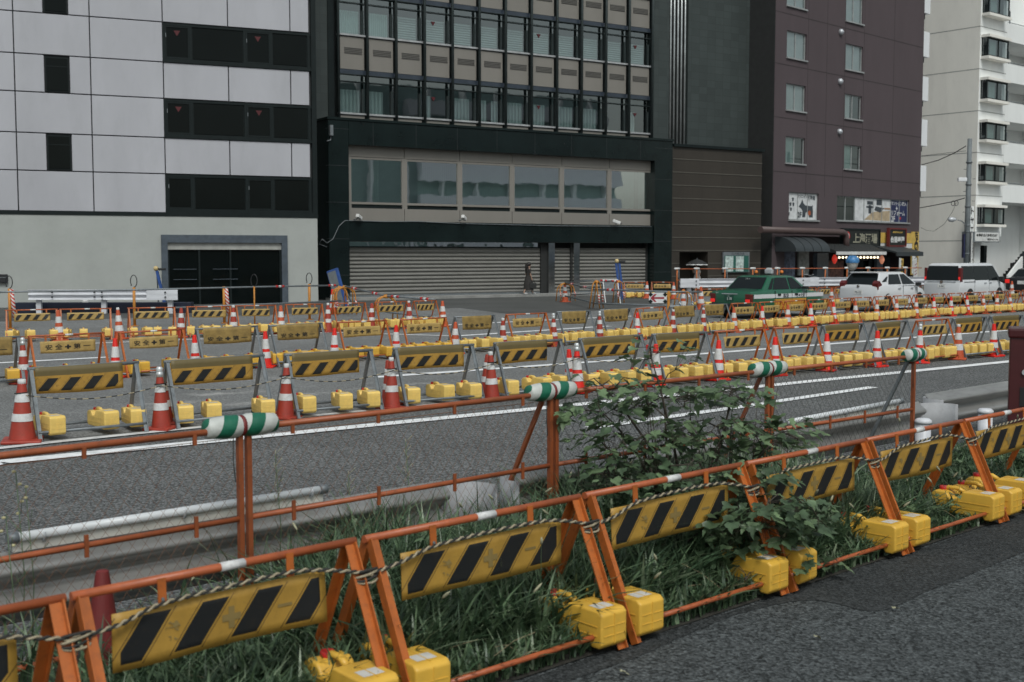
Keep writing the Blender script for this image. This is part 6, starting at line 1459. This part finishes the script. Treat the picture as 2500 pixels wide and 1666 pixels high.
# ------------------------------------------------------------------ people
SKIN = mat('skin', (.42, .26, .19), .55, var=.06); HAIR = mat('black_hair', (.014, .011, .01), .5); DRESS = mat('grey_brown_dress', (.03, .027, .026), .85); SHOE = mat('pale_shoe', (.5, .5, .5), .6); SHIRT = mat('pale_shirt', (.42, .4, .37), .85)
def person(label, loc, rz, Hh, arm_bend=.15, cloth=DRESS, raised=False, stride=.2):
    o = thing('person', label, 'person', loc, rz); k = Hh / 1.65
    J = {'pel': ((0, 0, .88), .105), 'sp': ((0, .01, 1.08), .1), 'ch': ((.01, .0, 1.26), .115), 'nk': ((.02, 0, 1.39), .048), 'hd0': ((.035, 0, 1.46), .07), 'hd': ((.045, 0, 1.55), .095), 'hd2': ((.04, 0, 1.61), .075)}
    J['nose'] = ((.15, 0, 1.53), .014)
    ed = [('pel', 'sp'), ('sp', 'ch'), ('ch', 'nk'), ('nk', 'hd0'), ('hd0', 'hd'), ('hd', 'hd2'), ('hd', 'nose')]
    for s, nm in ((1, 'l'), (-1, 'r')):
        f_ = stride * s
        J['hip' + nm] = ((0, .085 * s, .84), .09); J['kn' + nm] = ((.06 + f_ * .6, .085 * s, .46), .055); J['an' + nm] = ((f_ * 1.15 - (.05 if s < 0 else 0), .085 * s, .09), .036); J['to' + nm] = ((f_ * 1.15 + .16, .09 * s, .035), .03)
        ed += [('pel', 'hip' + nm), ('hip' + nm, 'kn' + nm), ('kn' + nm, 'an' + nm), ('an' + nm, 'to' + nm)]
        J['sh' + nm] = ((0, .165 * s, 1.32), .05)
        if raised and s < 0: el, wr_, ha = (.14, -.2, 1.1), (.22, -.14, 1.3), (.24, -.13, 1.37)
        else: el, wr_, ha = (-.02 - .05 * s, .2 * s, 1.07), (.06 - .04 * s, .2 * s, .86), (.09 - .04 * s, .2 * s, .79)
        J['el' + nm] = (el, .037); J['wr' + nm] = (wr_, .026); J['ha' + nm] = (ha, .034)
        ed += [('ch', 'sh' + nm), ('sh' + nm, 'el' + nm), ('el' + nm, 'wr' + nm), ('wr' + nm, 'ha' + nm)]
        for q in range(5):
            n_ = f'f{q}{nm}'; J[n_] = ((ha[0] + .018 * (q - 2), ha[1] + (.03 if q == 0 else .0), ha[2] - (.05 if q == 0 else .085 - .008 * abs(q - 2))), .009); ed.append(('ha' + nm, n_))
    names = list(J); me = bpy.data.meshes.new('body'); me.from_pydata([tuple(c * k for c in J[n][0]) for n in names], [(names.index(a), names.index(c)) for a, c in ed], [])
    b = bpy.data.objects.new('body', me); COL.objects.link(b); b.parent = o; me.materials.append(SKIN)
    bm = bmesh.new(); bm.from_mesh(me); ly = bm.verts.layers.skin.verify(); bm.verts.ensure_lookup_table()
    for i, n in enumerate(names): bm.verts[i][ly].radius = (J[n][1] * k, J[n][1] * k)
    bm.verts[0][ly].use_root = True; bm.to_mesh(me); bm.free()
    b.modifiers.new('skin', 'SKIN'); sb = b.modifiers.new('sub', 'SUBSURF'); sb.levels = sb.render_levels = 1
    d = MB(); d.lathe([(.25, .2), (.24, .55), (.17, .9), (.145, 1.03), (.165, 1.2), (.17, 1.3), (.1, 1.385), (.055, 1.4)], 18)
    for i, v in enumerate(d.v): d.v[i] = ((v[0] * (.82 if v[2] > .9 else 1.05) + .01) * k, v[1] * 1.05 * k, v[2] * k)
    for s in (1, -1):
        S0, E0 = Vector(J['shl' if s > 0 else 'shr'][0]) * k, Vector(J['ell' if s > 0 else 'elr'][0]) * k; d.tube([S0, S0.lerp(E0, .85)], [.068 * k, .06 * k], 10)
    d.build('dress', cloth, o, smooth_angle=60)
    h = MB(); h.ball((.02 * k, 0, 1.565 * k), .118 * k, 14, sz=(.98, .92, 1.02)); h.tube([(-.05 * k, 0, 1.6 * k), (-.09 * k, 0, 1.45 * k), (-.1 * k, 0, 1.28 * k), (-.09 * k, 0, 1.14 * k)], [.1 * k, .1 * k, .085 * k, .03 * k], 10); h.build('hair', HAIR, o, smooth_angle=80)
    fmb = MB(); [fmb.ball((.118 * k, s * .034 * k, 1.545 * k), .013 * k, 8) for s in (-1, 1)]; fmb.box((.122 * k, 0, 1.475 * k), (.01, .04, .01)); fmb.build('eyes_and_mouth', HAIR, o)
    for s in (1, -1):
        t_ = J['tol' if s > 0 else 'tor'][0]; MB().ball(((t_[0] - .07) * k, t_[1] * k, .045 * k), .12 * k, 10, sz=(1.1, .42, .4)).build('shoe', SHOE, o)
    return o, Vector(J['har'][0]) * k, Vector(J['hal'][0]) * k
q = FC.W(FC.L(1290, 726, -.6)[0], -.6, .12)
o, hr, hl = person('woman with long black hair in a grey dress walking past the shutter', q, R(20), 1.66, stride=.22)
# bag in the right hand (towards the viewer)
wl_ = Matrix.Rotation(R(20), 4, 'Z') @ hr + q
t_ = thing('handbag', 'black bag in the hand of the woman by the shutter', 'bag', wl_ + Vector((.04, -.02, -.48)), R(20))
MB().box((0, 0, .14), (.38, .13, .3)).build('bag_body', M['rubber'], t_, bevel=.04); MB().tube([(-.1, 0, .28), (-.07, 0, .42), (0, 0, .47), (.07, 0, .42), (.1, 0, .28)], .012, 6).build('bag_handle', M['rubber'], t_)
p = at_depth(1702, 690, 66.5); zt_ = at_depth(1705, 633, 66.5).z
o, hr, hl = person('person in pale clothes under a black umbrella behind the orange fence', (p.x, p.y, .1), R(200), 1.62, cloth=SHIRT, raised=True, stride=.12)
t_ = thing('umbrella', 'black umbrella with white rim held by the person behind the fence', 'umbrella', (p.x - .02, p.y, 0), R(10))
b = MB(); n_ = 16; rz0 = zt_ - .34
prof = [(.62, rz0 - .0), (.595, rz0 + .05), (.5, rz0 + .14), (.3, rz0 + .26), (.1, rz0 + .32), (.01, rz0 + .34)]; b.lathe(prof, n_, smooth=False, mats=[1, 0, 0, 0, 0])
for i, v in enumerate(b.v):
    if v[2] <= rz0 + .001 and (i % 2): b.v[i] = (v[0] * .97, v[1] * .97, v[2] + .035)
b.build('canopy', [M['rubber'], M['white_tape']], t_); MB().tube([(0, 0, rz0 + .4), (.0, 0, 1.35)], .012, 6).build('shaft', M['galv'], t_)
# bicycle behind the guardrail
p = at_depth(1968, 700, 69); o = thing('bicycle', 'dark bicycle with pale handlebar parked before the brown building', 'bicycle', (p.x, p.y, 0), R(40))
for x in (-.52, .52):
    w_ = MB().tube([(x + .32 * math.cos(t), 0, .33 + .32 * math.sin(t)) for t in [2 * math.pi * k / 22 for k in range(23)]], .018, 6).build('wheel', M['rubber'], o)
    b = MB(); [b.tube([(x, 0, .33), (x + .31 * math.cos(t), 0, .33 + .31 * math.sin(t))], .003, 3) for t in [2 * math.pi * k / 12 for k in range(12)]]; b.build('spokes', M['galv'], w_)
b = MB(); [b.tube(q_, .018, 6) for q_ in ([(-.52, 0, .33), (-.1, 0, .3), (.38, 0, .75), (-.2, 0, .72), (-.1, 0, .3)], [(-.52, 0, .33), (-.2, 0, .72), (-.23, 0, .88)], [(.52, 0, .33), (.36, 0, .98)])]; b.build('frame', M['rubber'], o)
MB().box((-.24, 0, .9), (.26, .16, .07)).build('saddle', M['rubber'], o, bevel=.03); MB().tube([(.2, .3, 1.02), (.34, .26, 1.05), (.38, 0, .98), (.34, -.26, 1.05), (.2, -.3, 1.02)], .016, 6).build('handlebar', M['galv_light'], o)
MB().box((.62, 0, .82), (.3, .34, .24)).build('basket', M['galv'], o)

# ------------------------------------------------------------------ weeds and shrub on the verge
gr = random.Random(11)
def blades(count, region, hmin, hmax, wmin, wmax):
    v = []; f = []; mi = []
    for _ in range(count):
        s, n, hs_ = region(gr)
        p = VA(s, n, 0); h = gr.uniform(hmin, hmax) * hs_; w = gr.uniform(wmin, wmax); a = gr.uniform(0, 2 * math.pi); lean = gr.uniform(.25, 1.05) * h
        d = Vector((math.cos(a), math.sin(a), 0)); k = Vector((-d.y, d.x, 0)) * w / 2
        tw = gr.uniform(-.6, .6); o0 = len(v); seg = 4
        m = 0 if gr.random() < .5 else (1 if gr.random() < .78 else 2)
        for i in range(seg + 1):
            t = i / seg; c = p + d * (lean * t * t) + Vector((0, 0, h * (t - .38 * t * t * (lean / h)))); ww = (1 - t ** 2.2) * (.55 + .9 * t if t < .5 else 1.)
            kk = k * max(ww, .04); kk = kk * math.cos(tw * t) + Vector((0, 0, w / 2 * ww * math.sin(tw * t)))
            v.append(c - kk); v.append(c + kk)
        for i in range(seg): f.append((o0 + 2 * i, o0 + 2 * i + 1, o0 + 2 * i + 3, o0 + 2 * i + 2)); mi.append(m)
    return v, f, mi
def reg(g):
    while True:
        s = g.uniform(-3.6, 8.4); n = g.uniform(-.3, 1.65)
        if s < -1.4 and n > .62 + (s + 3.6) * .38 and g.random() < .93: continue
        if s > 3.3 and (n > 1.1 or g.random() < .45): continue
        hs_ = .42 if n < -.08 else (.9 if n < .6 else 1.15)
        if -1.4 < s < 1.3 and n > .7: hs_ *= 1.15
        if -1.1 < s < .45 and n > 1.0: hs_ *= .62
        if s < -2.2: hs_ *= .75
        if s > 3.0: hs_ *= .62
        return s, n, hs_
v, f, mi = blades(32000, reg, .26, .62, .013, .034)
def regt(g):
    return g.uniform(-2.2, 2.8), g.uniform(.1, 1.7), 1.
v2, f2, m2 = blades(700, regt, .55, .95, .007, .014)
o0 = len(v); v += v2; f += [tuple(i + o0 for i in q) for q in f2]; mi += m2
for _ in range(5200):
    s_, n_, h_ = reg(gr)
    if s_ > 1.5 and gr.random() < .5: continue
    c = VA(s_, n_, gr.uniform(.03, .3) * h_ * (1.3 if n_ > .3 else .8)); a = gr.uniform(0, 6.28); L_ = gr.uniform(.03, .085); w_ = L_ * gr.uniform(.28, .5)
    d = Vector((math.cos(a), math.sin(a), gr.uniform(-.4, .3))).normalized(); k = Vector((-math.sin(a), math.cos(a), gr.uniform(-.4, .4))).normalized() * w_ / 2; o0 = len(v)
    v += [c, c + d * L_ * .35 + k + Vector((0, 0, .008)), c + d * L_ * .35 - k + Vector((0, 0, .008)), c + d * L_ * .75 + k * .75, c + d * L_ * .75 - k * .75, c + d * L_ - Vector((0, 0, .012))]
    f += [(o0, o0 + 2, o0 + 1), (o0 + 1, o0 + 2, o0 + 4, o0 + 3), (o0 + 3, o0 + 4, o0 + 5)]; mi += [gr.choice((0, 1, 1, 2))] * 3
b = MB(); b.v = [tuple(p) for p in v]; b.f = f; b.m = mi; b.sm = [True] * len(f)
go = kind(b.build('grass', [M['grass1'], M['grass2'], M['grass3']]), 'stuff'); go['label'] = 'tall dark green weeds filling the verge behind the nearest barricades'
b = MB()
for _ in range(420):
    s_, n_, h_ = reg(gr); c = VA(s_, n_, gr.uniform(.02, .12)); a = gr.uniform(0, 6.28); L_ = gr.uniform(.1, .3); d = Vector((math.cos(a), math.sin(a), gr.uniform(-.1, .7))); b.tube([c, c + d * L_ * .5 + Vector((0, 0, .02)), c + d * L_], .0022, 3, cap=False)
kind(b.build('dead_straw', mat('dead_straw', (.24, .2, .12), .9)), 'stuff')
# foxtail heads and thin stalks
b = MB()
for _ in range(120):
    s, n, _h = reg(gr); h = gr.uniform(.3, .62); p = VA(s, min(n, 1.2), 0); d = Vector((gr.uniform(-.15, .15), gr.uniform(-.15, .15), 0))
    tip = p + d + Vector((0, 0, h)); b.tube([p, p + d * .4 + Vector((0, 0, h * .6)), tip], .0018, 3, 0, cap=False)
    e = tip + d * .35 + Vector((0, 0, .045)); b.tube([tip, tip.lerp(e, .3), tip.lerp(e, .7), e], [.003, .0085, .008, .002], 5, 1)
kind(b.build('seed_stalks', [M['grass2'], M['seed']]), 'stuff')
# tall thin flowering weeds by the fence at left
for i, (u, v_, d) in enumerate(((38, 1150, 6.0), (62, 1190, 6.05), (14, 1262, 5.8), (672, 1110, 7.3), (850, 1160, 7.9), (990, 1080, 8.2))):
    p = at_depth(u, v_, d); o = thing('flowering_weed', ['tall thin weed with pale yellow flower at the left edge', 'tall thin weed with budding top at the left edge', 'short pale flowering weed low at the left edge', 'tall bare grass stalk right of the first fence joint', 'feathery grass stalk left of the second joint', 'feathery grass stalk just before the second joint'][i], 'weed', (p.x, p.y, 0), 0, 'tall thin weeds on the verge')
    h = p.z; b = MB(); b.tube([(0, 0, 0), (.03, .0, h * .5), (0, 0, h)], .0028, 4)
    for k in range(6):
        z = h * (.3 + .1 * k); a = k * 2.3; b.tube([(.02, 0, z), (.02 + .09 * math.cos(a), .09 * math.sin(a), z + .1)], .0018, 3)
    b.build('stem', M['grass2'], o)
    if i < 3: [MB().ball((gr.uniform(-.04, .04) * j, gr.uniform(-.03, .03), h - j * .07), .01, 6, sz=(1.2, 1.2, .8)).build('flower', M['flower'], o) for j in range(3)]
    else: b = MB(); [b.tube([(0, 0, h - k * .025), (.03 * math.cos(k * 2.4) + .02, .03 * math.sin(k * 2.4), h - k * .025 + .05)], .0022, 3) for k in range(14)]; b.build('plume', M['seed'], o)

def leaf_shape():
    """five-lobed leaf in the xy plane, stalk at the origin, tip along +x"""
    pts = []
    out = [(0, 0), (-.05, .16), (.02, .34), (.16, .42), (.24, .3), (.34, .36), (.52, .4), (.58, .25), (.56, .16), (.78, .12), (1, 0)]
    up = out; dn = [(x, -y) for x, y in out[1:-1]][::-1]
    return up + dn
LS = leaf_shape()
def add_leaf(b, c, d, nrm, size, mi, g):
    d = d.normalized(); nrm = (nrm - d * nrm.dot(d)).normalized(); k = nrm.cross(d)
    drop = g.uniform(.05, .55); cup = g.uniform(-.1, .4); sk = g.uniform(.75, 1.15)
    vs = []
    for x, y in [(.35, 0)] + LS:
        z = -drop * x * x + cup * abs(y); vs.append(c + (d * x + k * (y * sk + .06 * math.sin(7 * x)) + nrm * (z + .05 * math.sin(9 * x + 4 * y))) * size)
    n = len(LS); b.add(vs, [(0, 1 + i, 1 + (i + 1) % n) for i in range(n)], mi, True)
def make_shrub():
    g = random.Random(5)
    base = VA(.95, .62)
    o = thing('shrub', 'broad dark green shrub with lobed leaves growing through the barricades', 'shrub', base, 0)
    def toL(p): return p - base
    # crown blobs surveyed from the photo: (u, v, depth, radius u, radius v, radius depth, leaves)
    blobs = [(1590, 868, 8.6, 105, 48, .22, 15), (1470, 935, 8.7, 90, 30, .3, 12), (1470, 1000, 8.7, 120, 40, .4, 26), (1620, 965, 8.7, 170, 38, .5, 40), (1790, 965, 8.7, 100, 40, .45, 24), (1560, 1080, 8.5, 190, 60, .5, 46), (1760, 1065, 8.5, 170, 60, .5, 46), (1900, 1065, 8.5, 100, 62, .4, 30), (1560, 1170, 8.3, 190, 55, .5, 50),
             (1760, 1170, 8.1, 190, 60, .5, 50), (1930, 1260, 7.75, 120, 60, .4, 36), (1820, 1290, 7.7, 130, 70, .35, 36), (1640, 1300, 7.8, 160, 100, .4, 50), (1960, 1370, 7.9, 90, 60, .35, 20), (1500, 1400, 7.7, 120, 90, .4, 30), (1760, 1420, 7.6, 120, 70, .3, 22)]
    st = MB(); lf = MB(); joints = []
    for bi, (u, v, dp, ru, rv, rd, cnt) in enumerate(blobs):
        c = at_depth(u, v, dp)
        tip = c + Vector((0, 0, -.02)); p0 = base + Vector((g.uniform(-.08, .08), g.uniform(-.08, .08), 0)); mid = p0.lerp(tip, .55) + Vector((g.uniform(-.1, .1), g.uniform(-.1, .1), .12 if bi else .0))
        P = [p0, p0.lerp(mid, .5) + Vector((0, 0, .08)), mid, mid.lerp(tip, .6) + Vector((0, 0, .03)), tip]; st.tube([toL(q) for q in P], [.016, .013, .01, .007, .004], 6)
        cur = []
        for _ in range(int(cnt * (1.5 if bi < 2 else 2.5 if bi < 9 else 3.1))):
            while True:
                q = Vector((g.uniform(-1, 1), g.uniform(-1, 1), g.uniform(-1, 1)))
                if q.length < 1: break
            p = at_depth(u + q.x * ru, v + q.y * rv, dp + q.z * rd)
            if p.z < .05: continue
            cur.append(p)
        anchors = [mid, P[3], tip]
        for j in range(max(3, cnt // 5)):
            if not cur: break
            t0 = g.choice(cur); near = min(anchors, key=lambda a: (a - t0).length); tw = [near, near.lerp(t0, .5) + Vector((0, 0, .04)), t0]; st.tube([toL(q) for q in tw], [.006, .004, .002], 4, cap=False); anchors += tw[1:]
        for p in cur:
            near = min(anchors, key=lambda a: (a - p).length); d = p - near
            if d.length < .01: d = Vector((1, 0, 0))
            s0 = near if d.length < .16 else p - d.normalized() * .14
            st.tube([toL(near.lerp(p, .0) if d.length < .25 else s0), toL(p)], .0016, 3, cap=False)
            d2 = Vector((d.x, d.y, 0)); d2 = d2 if d2.length > .01 else Vector((g.uniform(-1, 1), g.uniform(-1, 1), 0)); d2 = d2.normalized() + Vector((g.uniform(-.6, .6), g.uniform(-.6, .6), g.uniform(-.35, .1)))
            nr = Vector((g.uniform(-.35, .35), g.uniform(-.45, .3), 1))
            add_leaf(lf, toL(p), d2, nr, g.choice((g.uniform(.05, .09), g.uniform(.07, .125), g.uniform(.08, .16))), 1 if g.random() < (.6 if v < 1100 else .25) else 0, g)  # fewer pale leaves low down: shade painted in through leaf colour
    for _ in range(14):
        u = g.uniform(1420, 1900); t0 = at_depth(u, g.uniform(940, 1060), g.uniform(8.4, 8.9)); b0 = base.lerp(Vector((t0.x, t0.y, 0)), .75); st.tube([toL(b0), toL(b0.lerp(t0, .5) + Vector((g.uniform(-.04, .04), 0, .0))), toL(t0)], [.008, .006, .002], 5)
    st.build('branches', M['bark'], o); lf.build('foliage', [M['leaf'], M['leaf2']], o)
make_shrub()
# small leafy plants on the ground right of the shrub
for i, (s, n) in enumerate(((3.2, .25), (3.9, .55), (4.4, .2), (4.9, .7), (5.6, .4), (2.8, -.15), (6.3, .6))):
    g = random.Random(40 + i); base = VA(s, n); o = thing('ground_plant', f'low leafy weed on the verge right of the shrub, {ORD[i]} towards the right', 'weed', base, 0, 'low leafy weeds right of the shrub')
    st = MB(); lf = MB()
    for k in range(9):
        tip = Vector((g.uniform(-.3, .3), g.uniform(-.25, .25), g.uniform(.12, .38))); st.tube([(0, 0, 0), tip * .6 + Vector((0, 0, .05)), tip], .003, 4)
        for _ in range(9):
            c = tip * g.uniform(.3, 1) + Vector((g.uniform(-.06, .06), g.uniform(-.06, .06), g.uniform(0, .05))); add_leaf(lf, c, Vector((g.uniform(-1, 1), g.uniform(-1, 1), 0)), Vector((g.uniform(-.3, .3), g.uniform(-.3, .3), 1)), g.uniform(.05, .1), g.randint(0, 1), g)
    st.build('stems', M['grass2'], o); lf.build('foliage', [M['leaf'], M['leaf2']], o)
# fallen leaves on the path
for i, (u, v_) in enumerate(((1515, 1645), (2180, 1490), (1990, 1560))):
    p = G(u, v_); b = MB(); add_leaf(b, Vector((0, 0, .012)), Vector((1, .3 * i, 0)), Vector((.1, .1, 1)), .05, 0, random.Random(i)); o = b.build('fallen_leaf', M['seed']); o.location = p; tag(o, ['pale fallen leaf at the lower edge of the path', 'pale fallen leaf on the path at right', 'small fallen leaf in the middle of the path'][i], 'leaf', 'fallen leaves on the path')
